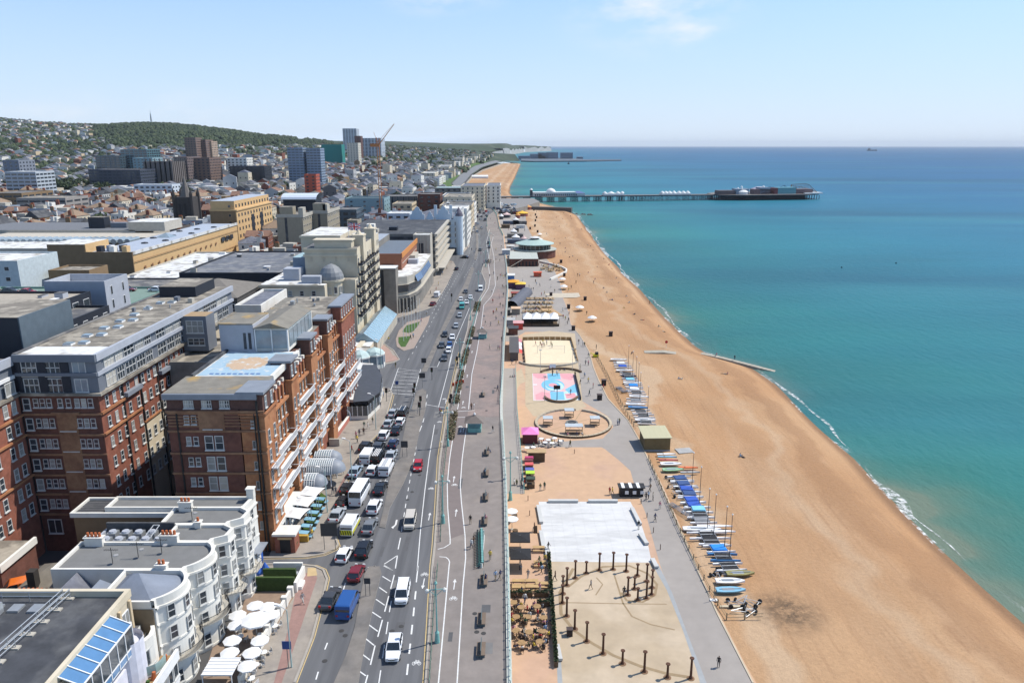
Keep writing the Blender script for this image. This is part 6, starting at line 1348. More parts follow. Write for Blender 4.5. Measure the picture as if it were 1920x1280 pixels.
for(X,YY,z,px,py)in rest:
 W_,D_,H_=jr.uniform(4,7.4),jr.uniform(4.5,7.5),jr.uniform(6.5,12)
 if YY>1500:H_=jr.uniform(4.5,7);W_*=1.15
 if jr.random()<.03:H_*=1.9
 wi=jr.choice((0,0,0,1,1,2,2,3,4,5,6,7));ri=jr.choice((0,0,0,1,2,3,4,5,5,5));k=len(vs);z-=3;zt=z+3+H_
 c,s_=math.cos(jr.uniform(-.4,.5)),0;an=jr.uniform(-.4,.5);c,s_=math.cos(an),math.sin(an)
 def tr(a,b_,zz):return(X+a*c-b_*s_,YY+a*s_+b_*c,zz)
 vs+=[tr(-W_,-D_,z),tr(W_,-D_,z),tr(W_,D_,z),tr(-W_,D_,z),tr(-W_,-D_,zt),tr(W_,-D_,zt),tr(W_,D_,zt),tr(-W_,D_,zt)]
 fs+=[(k,k+1,k+5,k+4),(k+1,k+2,k+6,k+5),(k+2,k+3,k+7,k+6),(k+3,k,k+4,k+7)];ms+=[wi]*4
 if ri in(2,3,4):fs.append((k+4,k+5,k+6,k+7));ms.append(8+ri)
 else:
  hr=jr.uniform(2,3.6);t=jr.choice((0,.5));vs+=[tr(0,-D_*(1-t),zt+hr),tr(0,D_*(1-t),zt+hr)]
  fs+=[(k+4,k+5,k+8),(k+5,k+6,k+9,k+8),(k+6,k+7,k+9),(k+7,k+4,k+8,k+9)];ms+=[8+ri if t else wi,8+ri,8+ri if t else wi,8+ri]
 if YY<1300:
  for(u,v)in((-.5,.35),(.5,.35),(-.5,.7),(.5,.7)):
   k=len(vs);zz=z+3+H_*v;vs+=[tr(u*W_-.7,-D_-.06,zz-.8),tr(u*W_+.7,-D_-.06,zz-.8),tr(u*W_+.7,-D_-.06,zz+.8),tr(u*W_-.7,-D_-.06,zz+.8)];fs.append((k,k+1,k+2,k+3));ms.append(14)
   k=len(vs);vs+=[tr(W_+.06,u*D_-.7,zz-.8),tr(W_+.06,u*D_+.7,zz-.8),tr(W_+.06,u*D_+.7,zz+.8),tr(W_+.06,u*D_-.7,zz+.8)];fs.append((k,k+1,k+2,k+3));ms.append(14)
me=bpy.data.meshes.new('distant_houses');me.from_pydata(vs,[],fs);[me.materials.append(m)for m in allm];me.polygons.foreach_set('material_index',ms);me.update()
tag(link('distant_houses',me),kind='stuff')
leafs=[M('leaf_dark',(.022,.036,.018),.8,.35,.5),M('leaf_mid',(.036,.056,.024),.8,.35,.5),M('leaf_light',(.06,.08,.032),.8,.3,.5)];bark=M('bark',(.09,.07,.05),.9)
def crown_mesh(seed,n,rad=1.0):
 rr=random.Random(seed);mb=MB();cl=[(rr.uniform(-.55,.55),rr.uniform(-.55,.55),rr.uniform(-.3,.5),rr.uniform(.35,.6))for _ in range(8)]
 for _ in range(n):
  cx,cy,cz,cr=rr.choice(cl);d=Vector((rr.gauss(0,1),rr.gauss(0,1),rr.gauss(0,1))).normalized()*cr*rr.uniform(.75,1.05);p=Vector((cx,cy,cz))+d
  s=rr.uniform(.10,.17);a=Vector((rr.gauss(0,1),rr.gauss(0,1),rr.gauss(0,1))).normalized();nrm=(d.normalized()+a*.5).normalized();u=nrm.orthogonal().normalized();v=nrm.cross(u)
  mb.add([tuple(p+u*s),tuple(p+v*s),tuple(p-u*s),tuple(p-v*s)],[(0,1,2,3)],leafs[rr.choice((0,1,1,2))])
 return mb.mesh('crown')
CR=[crown_mesh(k,420)for k in range(4)]
tm=MB();tm.cyl((0,0,-.5),(0,0,1.1),.09,.05,7,bark)
for k in range(4):a=k*1.6;tm.cyl((0,0,.7),(math.cos(a)*.4,math.sin(a)*.4,1.25),.045,.02,5,bark)
tm=tm.mesh('trunk')
def tree(x,y,z,h,label,group,k=0,name='tree'):
 t=thing(name,label,'tree',(x,y,z),k*1.3,group,(h*.5,h*.5,h*.5));link('trunk',tm,t);link('crown',CR[k%4],t,(0,0,1.25));return t
near_t=[t for t in trees if t[1]<1000];jr.shuffle(near_t);near_t.sort(key=lambda t:t[1]);
for k,(X,YY,z,px,py)in enumerate(near_t[:230]):
 d='in the green valley belt, %s stretch, %s row'%(ORD[int((px-85)/32)],'far' if py<350 else 'middle' if py<360 else 'near')if 338<py<372 and px<335 else 'on the wooded left slope' if px<215 and py<335 else 'among the %s of the old town, %s'%region(px,py,YY)
 tree(X,YY,z,9+5*jr.random(),'leafy green tree '+d,'trees of the town',k,'broadleaf_tree')
vs,fs,ms=[],[],[];om_=near_t[230:]+[t for t in trees if t[1]>=1000]
def blob(X,Y_,z,r,m):
 k=len(vs);an=jr.uniform(0,3);ring=[]
 for i in range(6):a=an+i*PI/3;q=r*jr.uniform(.75,1.2);ring.append((X+math.cos(a)*q,Y_+math.sin(a)*q,z+r*.35*jr.uniform(.6,1.3)))
 vs.extend(ring+[(X+math.cos(an+i*PI/3)*r*.5,Y_+math.sin(an+i*PI/3)*r*.5,z+r*jr.uniform(.8,1.15))for i in range(6)]+[(X,Y_,z+r*1.25)]+[(p[0],p[1],z-3)for p in ring])
 for i in range(6):j=(i+1)%6;fs.extend([(k+i,k+j,k+6+j,k+6+i),(k+6+i,k+6+j,k+12),(k+13+i,k+13+j,k+j,k+i)]);ms.extend([m]*3)
for(X,YY,z,px,py)in om_:
 for _ in range(3 if YY<1800 else 4):
  blob(X+jr.uniform(-9,9),YY+jr.uniform(-9,9),z+jr.uniform(-1,2),jr.uniform(4,8),jr.choice((0,0,1,1,2)))
me=bpy.data.meshes.new('distant_woods');me.from_pydata(vs,[],fs);[me.materials.append(m)for m in leafs];me.polygons.foreach_set('material_index',ms);me.update();tag(link('distant_woods',me),kind='stuff')
# ============================================================ PIER, MARINA, GROYNES
iron_d=M('pier_iron',(.045,.06,.075),.7,.15);deck_m=M('pier_deck',(.20,.18,.16),.9)
b=thing('pleasure_pier','long pleasure pier on iron piles with white domed halls running out to sea','pier',(-22,962,SEA),math.atan2(67,438))
L_=443;HS=296;dz=7.0
mb=MB();mb.box(0,HS,0,15,dz-.5,dz,deck_m);mb.box(0,HS,-.5,-.01,dz-1.2,dz+.2,iron_d);mb.box(60,92,-5,0,dz-.5,dz,deck_m);part('deck',mb,b)
mb=MB();mb.prism([(HS,-6),(HS+30,-14),(L_-25,-14),(L_,0),(L_,40),(L_-30,55),(HS+20,50),(HS,30)],dz-1.2,dz+.2,iron_d,deck_m,True);part('pier_head',mb,b)
mb=MB();x=8
while x<HS:
 for xx in(x,x+3.4,x+6.8):
  for y in(.6,5,10,14.4):mb.cyl((xx,y,-2),(xx,y,dz-.5),.32,.32,5,iron_d)
 mb.cyl((x,.6,1),(x+6.8,.6,dz-1),.15,.15,3,iron_d);mb.cyl((x+6.8,.6,1),(x,.6,dz-1),.15,.15,3,iron_d);mb.cyl((x,.6,2.6),(x+6.8,.6,2.6),.14,.14,3,iron_d)
 x+=15.6 if x<170 else 12
part('piles',mb,b,kind='stuff');mb=MB()
for i in range(60):
 for j in range(9):
  xx,y=HS+2+i*2.45,-10+j*6
  if i>50 and(i%3):continue
  mb.cyl((xx,y,-2),(xx,y,dz-1),.4,.4,4,iron_d)
mb.box(HS+34,L_-28,-12,44,1.2,dz-1.2,M('pier_underside_shade',(.012,.016,.02),.9));part('piles',mb,b,kind='stuff')  # near-black block under the pier head stands in for shade among the piles
mb=MB()
for i in range(150):mb.cyl((i*2,-.2,dz),(i*2,-.2,dz+1.1),.06,.06,3,white_m)
mb.box(0,HS,-.25,-.15,dz+1.05,dz+1.15,white_m);part('railing',mb,b,kind='stuff')
pw=M('pier_white',(.70,.70,.68),.7)
mb=MB();mb.box(50,68,2,13,dz,dz+4.6,pw);mb.box(68,118,1,14,dz,dz+3.6,M('pier_pale_wall',(.50,.52,.53),.7),pw);mb.box(50,106,.9,14,dz+3.8,dz+5.2,pw)
for k in range(20):mb.box(52+k*2.8,53.6+k*2.8,.8,.95,dz+.6,dz+2.8,iron_d)
part('arcade_hall',mb,b);mb=MB();mb.lathe((74,7,dz+4.8),[(6.2,0),(5.8,2),(4,3.8),(1.4,4.9),(.1,5.2)],16,pw);part('dome',mb,b,smooth=True)
mb=MB();mb.box(46,49,1,4,dz,dz+8,iron_d,pw);mb.lathe((47.5,2.5,dz+8),[(2.2,0),(1.6,1),(.1,2.4)],8,pw);part('clock_tower',mb,b)
mb=MB();hip(mb,102,118,1,14,dz+3.6,2.6,M('pier_blue_roof',(.10,.14,.30),.6),'x');part('roof',mb,b)
mb=MB();mb.box(144,170,2,13,dz,dz+2.6,pw);part('kiosk_hall',mb,b)
for k,x in enumerate((145.5,154,163,169)):mb=MB();mb.lathe((x,6,dz+2.6),[(2.8+(k==1)*1.4,0),(2.3+(k==1),1.2),(.9,2.2),(.1,2.6)],12,pw);part('dome',mb,b,smooth=True)
mb=MB();mb.box(222,262,2,13,dz,dz+2.2,pw);part('kiosk_hall',mb,b)
for x in(224,229,234,240,247,253,259):mb=MB();mb.lathe((x,7,dz+2.2),[(3,0),(2.6,1.2),(1,2.4),(.1,3.4 if x==240 else 2.8)],12,pw);part('dome',mb,b,smooth=True)
for x,w_,h_,m in((HS+26,18,7.5,M('pier_blue_grey',(.22,.27,.33),.7)),(HS+60,14,9,M('pier_blue_grey')),(HS+2,22,5.4,M('pier_brown',(.13,.10,.10),.8)),(HS+52,22,6.8,M('pier_brown2',(.16,.11,.115),.8)),(HS+80,5,8,M('pier_maroon',(.16,.05,.055),.7)),(HS+85,26,8.6,M('pier_teal',(.12,.30,.34),.6)),(HS+111,24,6.4,M('pier_brown2')),(HS+122,26,1.9,pw)):
 y0=-4 if h_>3 else-8;mb=MB();mb.box(x,x+w_,y0,y0+14,dz+.2,dz+h_,m);part('ride_building',mb,b)
mb=MB();mb.lathe((HS+36,0,dz),[(7.5,0),(7.5,3.5),(8.3,3.5),(6,5.5),(2,7),(.2,8.5)],16,pw);part('carousel',mb,b)
for x,h_ in((HS+31,7),(HS+36,9)):mb=MB();mb.lathe((x,2,dz+h_),[(1.6,0),(1.4,1),(.1,2.2)],10,pw);part('cupola',mb,b,smooth=True)
mb=MB();hip(mb,HS+54,HS+78,4,20,dz+5,4.5,M('pier_lilac_roof',(.36,.34,.42),.6),'x');mb.lathe((HS+70,8,dz+9),[(1.8,0),(1.3,1.3),(.1,2)],10,pw);part('roof',mb,b)
mb=MB();P_=[(HS+112,10,dz+12),(HS+121,8,dz+12.6),(HS+128,6,dz+13.5),(HS+133,4,dz+12),(HS+141,2,dz+5),(HS+144,0,dz+2),(HS+132,18,dz+8),(HS+116,20,dz+10),(HS+112,10,dz+12)]
rcm=M('coaster_rust',(.26,.18,.13),.7)
for p,q in zip(P_[:-1],P_[1:]):
 mb.cyl(p,q,.35,.35,4,rcm);n=4
 for k in range(n):t=k/n;x,y,z=(p[i]+(q[i]-p[i])*t for i in range(3));mb.cyl((x,y,dz),(x,y,z),.18,.18,3,rcm)
part('roller_coaster',mb,b);mb=MB();P_=[(HS+78,10,dz+9),(HS+84,8,dz+8.5),(HS+92,8,dz+7.5),(HS+100,8,dz+11),(HS+104,8,dz+8),(HS+116,8,dz+8.6),(HS+122,8,dz+4)]
for p,q in zip(P_[:-1],P_[1:]):mb.cyl(p,q,.3,.3,4,iron_d);mb.cyl((p[0],p[1],dz),p,.18,.18,3,iron_d)
part('ride_track',mb,b)
b=thing('marina','dark harbour walls of the distant marina with blocks of flats beyond the pier','harbour',(60,3000,SEA));stone=M('harbour_concrete',(.10,.125,.15),.9)
def PX(px,py):x,y,_=G(px,py,SEA);return x-60,y-3000
pts=[PX(*q)for q in((977,303.5),(1000,304.2),(1030,304),(1100,303.5),(1165,302),(1165,300.9),(1100,301),(1060,298),(1000,296),(977,298))]
mb=MB();mb.prism(pts,0,5,stone);part('breakwater',mb,b)
x0,y0=PX(1028,300)
for k,(dx,w_,h_)in enumerate(((-90,60,24),(-50,50,30),(-5,58,32),(66,62,30),(-150,60,14),(150,30,9),(-30,20,16))):
 x,y=PX(1028,300);mb=MB();mb.box(x+dx,x+dx+w_,y+60,y+110,0,h_+5,M('marina_flats',(.22,.27,.33),.8),roof_g)
 for z in range(6,int(h_)+2,4):mb.box(x+dx+2,x+dx+w_-2,y+59.6,y+59.9,z,z+2,(M('marina_window_band',(.08,.11,.15),.4)))
 part('flats',mb,b)
chalk=M('chalk',(.27,.275,.27),.9,.2,.03)
for(pts,z1,lb)in(([(4050,-112),(4300,-140),(4560,-165),(4700,-190),(4900,-60)],34,'long pale chalk cliff nearest the marina'),([(4930,-58),(5300,-105),(5600,-150),(6000,-20)],44,'chalk cliff beyond the marina flats'),([(6050,-15),(7200,60),(8200,120)],40,'middle chalk headland'),([(8300,130),(9500,400),(10000,500),(10200,510)],52,'farthest chalk headland at the horizon')):
 mb=MB()
 for(ya,xa),(yb,xb_)in zip(pts[:-1],pts[1:]):
  n=6
  for k in range(n):
   t0,t1=k/n,(k+1)/n;p=(xa+(xb_-xa)*t0,ya+(yb-ya)*t0);q=(xa+(xb_-xa)*t1,ya+(yb-ya)*t1);h0,h1=z1*(.75+.25*math.sin(p[1]*.013)),z1*(.75+.25*math.sin(q[1]*.013))
   mb.quad([(p[0]+14,p[1]-14,SEA),(q[0]+14,q[1]-14,SEA),(q[0],q[1],h1),(p[0],p[1],h0)],chalk);mb.quad([(p[0],p[1],h0),(q[0],q[1],h1),(q[0]-120,q[1]+40,h1+4),(p[0]-120,p[1]+40,h0+4)],hill_m)
 struct('chalk_cliffs',mb)
x,y,_=G(898,333,-3);b=thing('beach_marquee','long low white marquee on the beach beyond the pier','marquee',(x,y,-5));mb=MB();mb.box(-19,19,0,12,0,5,pw,False)if False else mb.box(-19,19,0,12,0,4,pw);hip(mb,-19,19,0,12,4,3,white_m,'x',False,.2);part('tent',mb,b)
for k in range(22):
 yy=1180+k*62;b_=xs(yy);w_=22;x1=xe(yy)-46-6*math.sin(k)
 h_=13+5*((k*7)%4)/3;B('seafront_terrace','tall '+('white','cream')[k%2]+' terrace facing the beach beyond the pier, '+ORD[k]+' from the pier',x1-w_,x1,yy,yy+54,TZ(x1,yy)+h_,(white_w,cream_w)[k%2],(slate,roof_w,roof_g)[k%3],z0=TZ(x1,yy)-3,pitch=7,win=(2.2,2.2),group='terraces beyond the pier')
mb=MB();pr=None
for k in range(40):
 yy=1150+k*34;x=xe(yy);cur=((x-38,yy,TZ(x-38,yy)+.4),(x-24,yy,TZ(x-24,yy)+.4))
 if pr:mb.quad([pr[0],pr[1],cur[1],cur[0]],M('far_lawn',(.07,.12,.03),.95))
 pr=cur
struct('lawn',mb);mb=MB();pr=None
for k in range(66):
 yy=960+k*28;x=xe(yy);cur=((x-22,yy,TZ(x-22,yy)+.5),(x-3,yy,TZ(x-3,yy)+.5))
 if pr:mb.quad([pr[0],pr[1],cur[1],cur[0]],M('far_road',(.17,.175,.18),.9))
 pr=cur
struct('coast_road',mb)
mb=MB();mb.prism([G2(*q)for q in((935,392),(925,372),(1000,372),(1012,378),(985,387),(960,393))],-5,.1,conc,M('pier_plaza',(.21,.20,.19),.9));struct('pier_plaza',mb)
def groyne(label,pts,z0,z1,w_,m,name='groyne'):
 b=thing(name,label,'groyne',(pts[0][0],pts[0][1],z0));mb=MB();ox,oy=pts[0][0],pts[0][1]
 for(ax,ay,az),(bx,by,bz)in zip(pts[:-1],pts[1:]):
  d=Vector((bx-ax,by-ay)).normalized();n=Vector((-d.y,d.x))*w_/2
  v=[(ax+n.x,ay+n.y,z0),(bx+n.x,by+n.y,z0),(bx-n.x,by-n.y,z0),(ax-n.x,ay-n.y,z0),(ax+n.x,ay+n.y,az),(bx+n.x,by+n.y,bz),(bx-n.x,by-n.y,bz),(ax-n.x,ay-n.y,az)]
  v=[(p[0]-ox,p[1]-oy,p[2]-z0)for p in v];mb.add(v,[(0,3,2,1),(4,7,6,5)][1:]+[(0,4,5,1),(1,5,6,2),(2,6,7,3),(3,7,4,0)],m)
  if d.x>0:mb.f=[tuple(f)for f in mb.f]
 part('wall',mb,b);return b
gc=M('groyne_concrete',(.34,.31,.25),.9,.2,1.2)
groyne('small pale concrete groyne running into the sea with people standing on it',[(64,243.5,-5.9),(70,239.5,-6.3),(76,235,-6.9),(81,231.5,-7.5),(84.5,229.5,-8.0)],-10,0,1.9,gc)
a=G(982,391,-4);c_=G(1072,393,-4);b=groyne('long dark stone groyne crossing the beach just before the pier',[(a[0]-4,a[1],-1.5),(c_[0],c_[1],-2)],-10,0,8,M('dark_groyne',(.10,.095,.09),.9))
for k in range(26):
 x,y=c_[0]-8+k*1.1+jr.uniform(-2,2),c_[1]-4-k*.6+jr.uniform(-3,3);mb=MB();s=jr.uniform(1,2.2);mb.lathe((x-a[0]+4,y-a[1],1.2),[(s,0),(s*.8,s*.6),(s*.2,s)],5,M('groyne_rock',(.09,.085,.08),.9));part('boulder',mb,b)
b=groyne('half buried groyne end poking out of the shingle as a pale hump',[on_beach(1208,660)[:2]+(-4.9,),on_beach(1245,661)[:2]+(-4.6,),on_beach(1295,664)[:2]+(-5.6,)],-8,0,3,gc)
x,y,z=on_beach(1249,652);b=thing('warning_sign','small round red sign on a post by the buried groyne','sign',(x,y,z));mb=MB();mb.cyl((0,0,0),(0,0,1.8),.05,.05,5,white_m);mb.cyl((0,-.05,2.1),(0,.05,2.1),.5,.5,12,M('sign_red',(.45,.03,.03),.6));part('disc',mb,b)
x,y,_=G(1636,283,SEA);b=thing('distant_ship','tiny dark ship on the horizon','ship',(x,y,SEA));mb=MB();mb.prism([(-60,0),(60,0),(70,20),(60,40),(-60,40)],0,14,iron_d);mb.box(-50,-25,8,32,14,34,M('ship_grey',(.2,.2,.22),.7));part('hull',mb,b)
for k,(px,py)in enumerate(((1066,308),(1578,502),(1680,494))):x,y,_=G(px,py,SEA);b=thing('buoy',('small dark craft off the marina','left of the two tiny buoys out in the bay','right of the two tiny buoys out in the bay')[k],'buoy',(x,y,SEA));s=5 if k==0 else.6;mb=MB();mb.lathe((0,0,-.2),[(.8*s,0),(.8*s,.7*s),(.2*s,1.6*s)],8,iron_d);part('float',mb,b)
# ============================================================ THE SEAFRONT: furniture, courts, kiosks
def place(px,py,z=LZ):return G(px,py,z)
mb=MB();pr=None;cop=M('pale_coping',(.44,.45,.40),.85,.15,1.5)
for Y in Ys[:70]:
 if Y>440:break
 x=xe(Y);cur=((x-.62,Y,.26),(x+.03,Y,.26),(x+.03,Y,-.1),(x-.62,Y,0))
 if pr:mb.quad([pr[0],pr[1],cur[1],cur[0]],cop);mb.quad([pr[3],pr[0],cur[0],cur[3]],cop);mb.quad([pr[1],pr[2],cur[2],cur[1]],cop)
 pr=cur
struct('promenade_coping',mb)
rust=M('rusty_iron',(.085,.04,.024),.85,.25,3)
def column(h):
 t=thing('iron_column','','column');mb=MB();mb.cyl((0,0,0),(0,0,h-.25),.17,.14,10,rust);part('shaft',mb,t)
 mb=MB();mb.cyl((0,0,h-.25),(0,0,h-.1),.16,.27,10,rust);mb.cyl((0,0,h-.1),(0,0,h),.3,.3,10,rust);part('capital',mb,t)
 mb=MB();mb.cyl((0,0,0),(0,0,.06),.5,.5,14,M('column_base_rust',(.20,.12,.07),.9));mb.cyl((0,0,.06),(0,0,.3),.28,.2,10,rust);part('base',mb,t);return t
cT=column(3.1);cS=column(2.1)
CS_=[(815,275,1,'far middle of the ring, tall'),(918,268,1,'tallest looking at the back of the ring'),(1016,282,1,'back right of the ring, tall'),(717,297,0,'short, back left of the ring'),(1100,315,0,'short, back right before the inner coil'),(634,333,1,'tall, back left of the ring'),(1170,358,1,'tall, at the outer edge of the inner coil'),(572,388,1,'tall, left side third from the back'),(1210,404,1,'rightmost far column of the inner coil'),(541,450,1,'left side, far of the two nearly overlapping'),(1028,460,1,'beside the standing man in the inner coil'),(1078,415,0,'short one inside the inner coil'),(1207,457,1,'right near column of the inner coil'),(1168,485,1,'near edge of the inner coil, tall'),(1102,498,0,'short, nearest of the inner coil'),(538,520,1,'left side, near of the two nearly overlapping'),(570,618,1,'left side of the ring beside the cafe planters'),(630,715,1,'beside the small bin'),(720,808,1,'front left of the ring'),(842,900,1,'front of the ring, third from the bin'),(988,975,0,'short, front middle of the ring'),(1152,1035,1,'front middle of the ring, tall'),(1325,1078,0,'short, front right of the ring'),(1500,1085,1,'nearest right, at the grey edging strip')]
nT=nS=0
for x,y,t,lb in CS_:
 X,Y,Z=place(920+x/4,1000+y/4);src=cT if t else cS;first=(nT==0)if t else(nS==0);lb='rusty iron column, '+lb
 if first:src.location=(X,Y,Z);src['label']=lb;src['group']='rusty columns in a spiral'
 else:clone(src,(X,Y,Z),0,lb,'rusty columns in a spiral')
 if t:nT+=1
 else:nS+=1
bm_=M('bench_concrete',(.48,.48,.46),.9,.06)
for k,(a,c,lb)in enumerate((((1028,941),(1084,941),'far edge, left'),((1103,941),(1158,941),'far edge, right'),((1009,950),(1015,982),'left edge, far'),((1014,998),(1020,1032),'left edge, near'),((1185,955),(1200,985),'right edge, far'),((1200,1003),(1213,1022),'right edge, near'),((1223,1050),(1231,1066),'by the rusty columns'),((1025,1030),(1030,1062),'beside the cafe'),((1044,1212),(1050,1240),'alone at the near left corner of the cream square'))):
 A,Bp=Vector(place(*a)),Vector(place(*c));d=(Bp-A);t=thing('concrete_bench','long pale concrete bench, '+lb+(' of the white square' if k<6 else ''),'bench',A,math.atan2(d.y,d.x),'concrete benches');mb=MB();L_=d.length
 mb.box(0,L_,-.35,.35,.12,.5,bm_);mb.box(.1,L_-.1,-.25,.25,0,.12,roof_dark);part('seat',mb,t)
for k,(px,py)in enumerate(((990,938),(993,966),(1202,944),(1213,970),(1225,998),(1238,1030),(1010,838),(1077,850))):
 X,Y,Z=place(px,py);t=thing('bollard',('thin dark bollard, far left on the orange paving','thin dark bollard, second on the left by the parasols','thin dark bollard nearest the striped stall','second thin bollard along the path','third thin bollard along the path','fourth thin bollard along the path, nearest','thin bollard by the pink canopy','small post alone on the orange paving')[k],'bollard',(X,Y,Z),group='bollards on the lower promenade');mb=MB();mb.cyl((0,0,0),(0,0,1.0),.07,.07,6,rust);mb.cyl((0,0,1.0),(0,0,1.05),.09,.05,6,rust);part('post',mb,t)
def bin_(px,py,z,lb,s=1.0,m=None):
 X,Y,Z=G(px,py,z)if z!='b' else on_beach(px,py);t=thing('litter_bin',lb,'bin',(X,Y,Z),group='litter bins',scale=s);mb=MB();mb.box(-.5,.5,-.45,.45,0,1.25,m or M('bin_brown',(.045,.03,.026),.8));part('body',mb,t);mb=MB();mb.box(-.58,.58,-.52,.52,1.25,1.38,M('bin_lid',(.07,.05,.045),.7));mb.box(-.35,.35,-.47,-.45,.85,1.1,black_m);part('lid',mb,t)
bin_(1068,1190,LZ,'small dark bin beside the rusty columns',.8)
BB=[(1145,630,'beach edge by the volleyball court'),(1075,619,'path edge by the tented bar'),(1066,578,'path side beyond the tented bar'),(1097,563,'shingle beyond the pale slab'),(1058,518,'terrace wall tip of the round pavilion'),(1052,493,'behind the terrace wall of the round pavilion'),(1132,722,'edge of the winding path'),(1033,555,'far side of the pale slab'),(1124,750,'path bend with a green lid'),(1023,459,'two stacked bins, nearer'),(1023,466,'two stacked bins, nearest'),(1008,436,'beach opposite the white umbrellas'),(1003,425,'fifth from the yellow carousel'),(1004,415,'fourth from the yellow carousel'),(1006,409,'third from the yellow carousel'),(1004,404,'second from the yellow carousel'),(1001,395,'nearest the long groyne'),(994,430,'beside the cafe tents')]
for px,py,lb in BB:bin_(px,py,'b' if px>995 and not(1060<px<1080)else LZ,'dark square bin on the beach, '+lb,1.25 if py>500 else 1.4)
dk=M('dark_timber',(.11,.075,.045),.85,.2,2)
s2('volleyball_sand',[(982,638),(1071,638),(1083,680),(986,682)],court_sand,.03)
b=thing('court_fence','low timber board wall round the sand volleyball court','fence',place(980,638));A0=Vector(place(980,638))
def wallseg(mb,a,c,h,m,t=.18,z=LZ,o=A0):
 A,C=Vector(G(a[0],a[1],z))-o,Vector(G(c[0],c[1],z))-o;d=(C-A);d.z=0
 if d.length<.05:return
 d.normalize();n=Vector((-d.y,d.x,0))*t/2;P=[A+n,A-n,C-n,C+n];mb.add([tuple(p)for p in P]+[tuple(p+Vector((0,0,h)))for p in P],[(0,1,5,4),(1,2,6,5),(2,3,7,6),(3,0,4,7),(4,5,6,7)],m)
for i in range(9):
 a,c=(980+i*10.2,638-1*math.sin(i/9*PI)),(980+(i+1)*10.2-.7,638-1*math.sin((i+1)/9*PI));mb=MB();wallseg(mb,a,c,1.2,wood);part('board',mb,b)
for i in range(6):mb=MB();wallseg(mb,(1071+i*2.2,638+i*7.2),(1071+(i+1)*2.1,638+(i+1)*7),.9,wood);part('board',mb,b);mb=MB();wallseg(mb,(980+i*.8,640+i*7),(980+(i+1)*.75,640+(i+1)*6.8),.9,dk);part('board',mb,b)
pp=arcpts(1028,676,58,12,160,20,12);
for a,c in zip(pp[:-1],pp[1:]):mb=MB();wallseg(mb,a,c,.6,conc_l,.4);part('kerb',mb,b)
for k,(a,c)in enumerate((((1013,698),(1013,664)),((1073,696),(1073,664)),((1021,752),(1021,700)))):
 X,Y,Z=place(*a);t=thing('floodlight_pole','tall thin floodlight pole, '+('left between the two courts','right between the two courts','left side of the pink and blue court')[k],'lamp post',(X,Y,Z),group='court floodlight poles');mb=MB();mb.cyl((0,0,0),(0,0,7),.08,.05,6,steel);part('pole',mb,t);mb=MB();mb.box(-.4,.4,-.15,.15,6.9,7.1,steel);part('lamp_head',mb,t)
X,Y,Z=place(1033,662);t=thing('volleyball_net','volleyball net across the sand court','net',(X,Y,Z));mb=MB();[mb.cyl((x,0,0),(x,0,2.5),.06,.06,5,steel)for x in(-4.5,4.5)];part('post',mb,t,kind='stuff');mb=MB();mb.box(-4.5,4.5,-.02,.02,2.38,2.46,white_m);mb.box(-4.5,4.5,-.015,.015,1.5,1.56,white_m);[mb.box(-4.5+k*.45,-4.48+k*.45,-.01,.01,1.5,2.4,white_m)for k in range(20)];part('mesh_net',mb,t)
pk=M('court_pink',(.62,.30,.32),.85,.06);pkl=M('court_pale_pink',(.62,.41,.40),.85,.05);blc=M('court_blue',(.17,.42,.58),.85,.06);blp=M('court_pale_blue',(.42,.60,.66),.85)
def cq(u,v):
 "court coordinates u,v in 0..1 (left-right, far-near)"
 A,B_,C_,D_=(Vector(place(*q))for q in((998,700),(1076,700),(1087,750),(1000,751)));p=A.lerp(B_,u);q=D_.lerp(C_,u);return p.lerp(q,v)
CT=MB()
def patch(P,m,l):CT.prism([tuple(cq(*p))[:2]for p in P],LZ,LZ+l,m)
def disc(u,v,r,m,l,a0=0,a1=360,n=28,ry=None):
 W_=(cq(1,.5)-cq(0,.5)).length;c=cq(u,v);P=[(c.x+math.cos(R(a0+(a1-a0)*i/n))*r,c.y+math.sin(R(a0+(a1-a0)*i/n))*(ry or r))for i in range(n+(a1-a0<360))];CT.prism(P,LZ,LZ+l,m)
patch([(0,0),(1,0),(1,1),(0,1)],pkl,.02);patch([(.0,0),(.32,0),(.32,.22),(.12,.2),(0,.06)],pk,.025);patch([(.64,0),(.93,0),(1,.1),(.9,.28),(.7,.2)],pk,.025);patch([(.36,0),(.66,0),(.66,.24),(.36,.24)],blc,.027)
patch([(.38,.70),(.68,.70),(.68,1),(.38,1)],blc,.027);patch([(.68,.72),(.8,.65),(1,.62),(1,1),(.68,1)],blp,.026);patch([(.7,.78),(.92,.75),(.96,.92),(.72,.95)],pk,.029);patch([(.05,.80),(.2,.70),(.37,.74),(.37,1),(.06,1)],pk,.026);patch([(.72,.62),(1,.4),(1,.72),(.8,.76)],blc,.028)
disc(.46,.46,3.3,blc,.030,ry=5.4);disc(.5,.5,2.6,blp,.034,ry=4.2);disc(.46,.46,2.0,blc,.038,ry=3.2);disc(.46,.46,1.2,pk,.042,ry=1.7);patch([(.0,.42),(.1,.42),(.1,.46),(0,.46)],white_mark,.045)
patch([(0,.985),(1,.985),(1,1),(0,1)],white_mark,.044);patch([(0,0),(.012,0),(.012,1),(0,1)],white_mark,.046);struct('basketball_court_mural',CT)
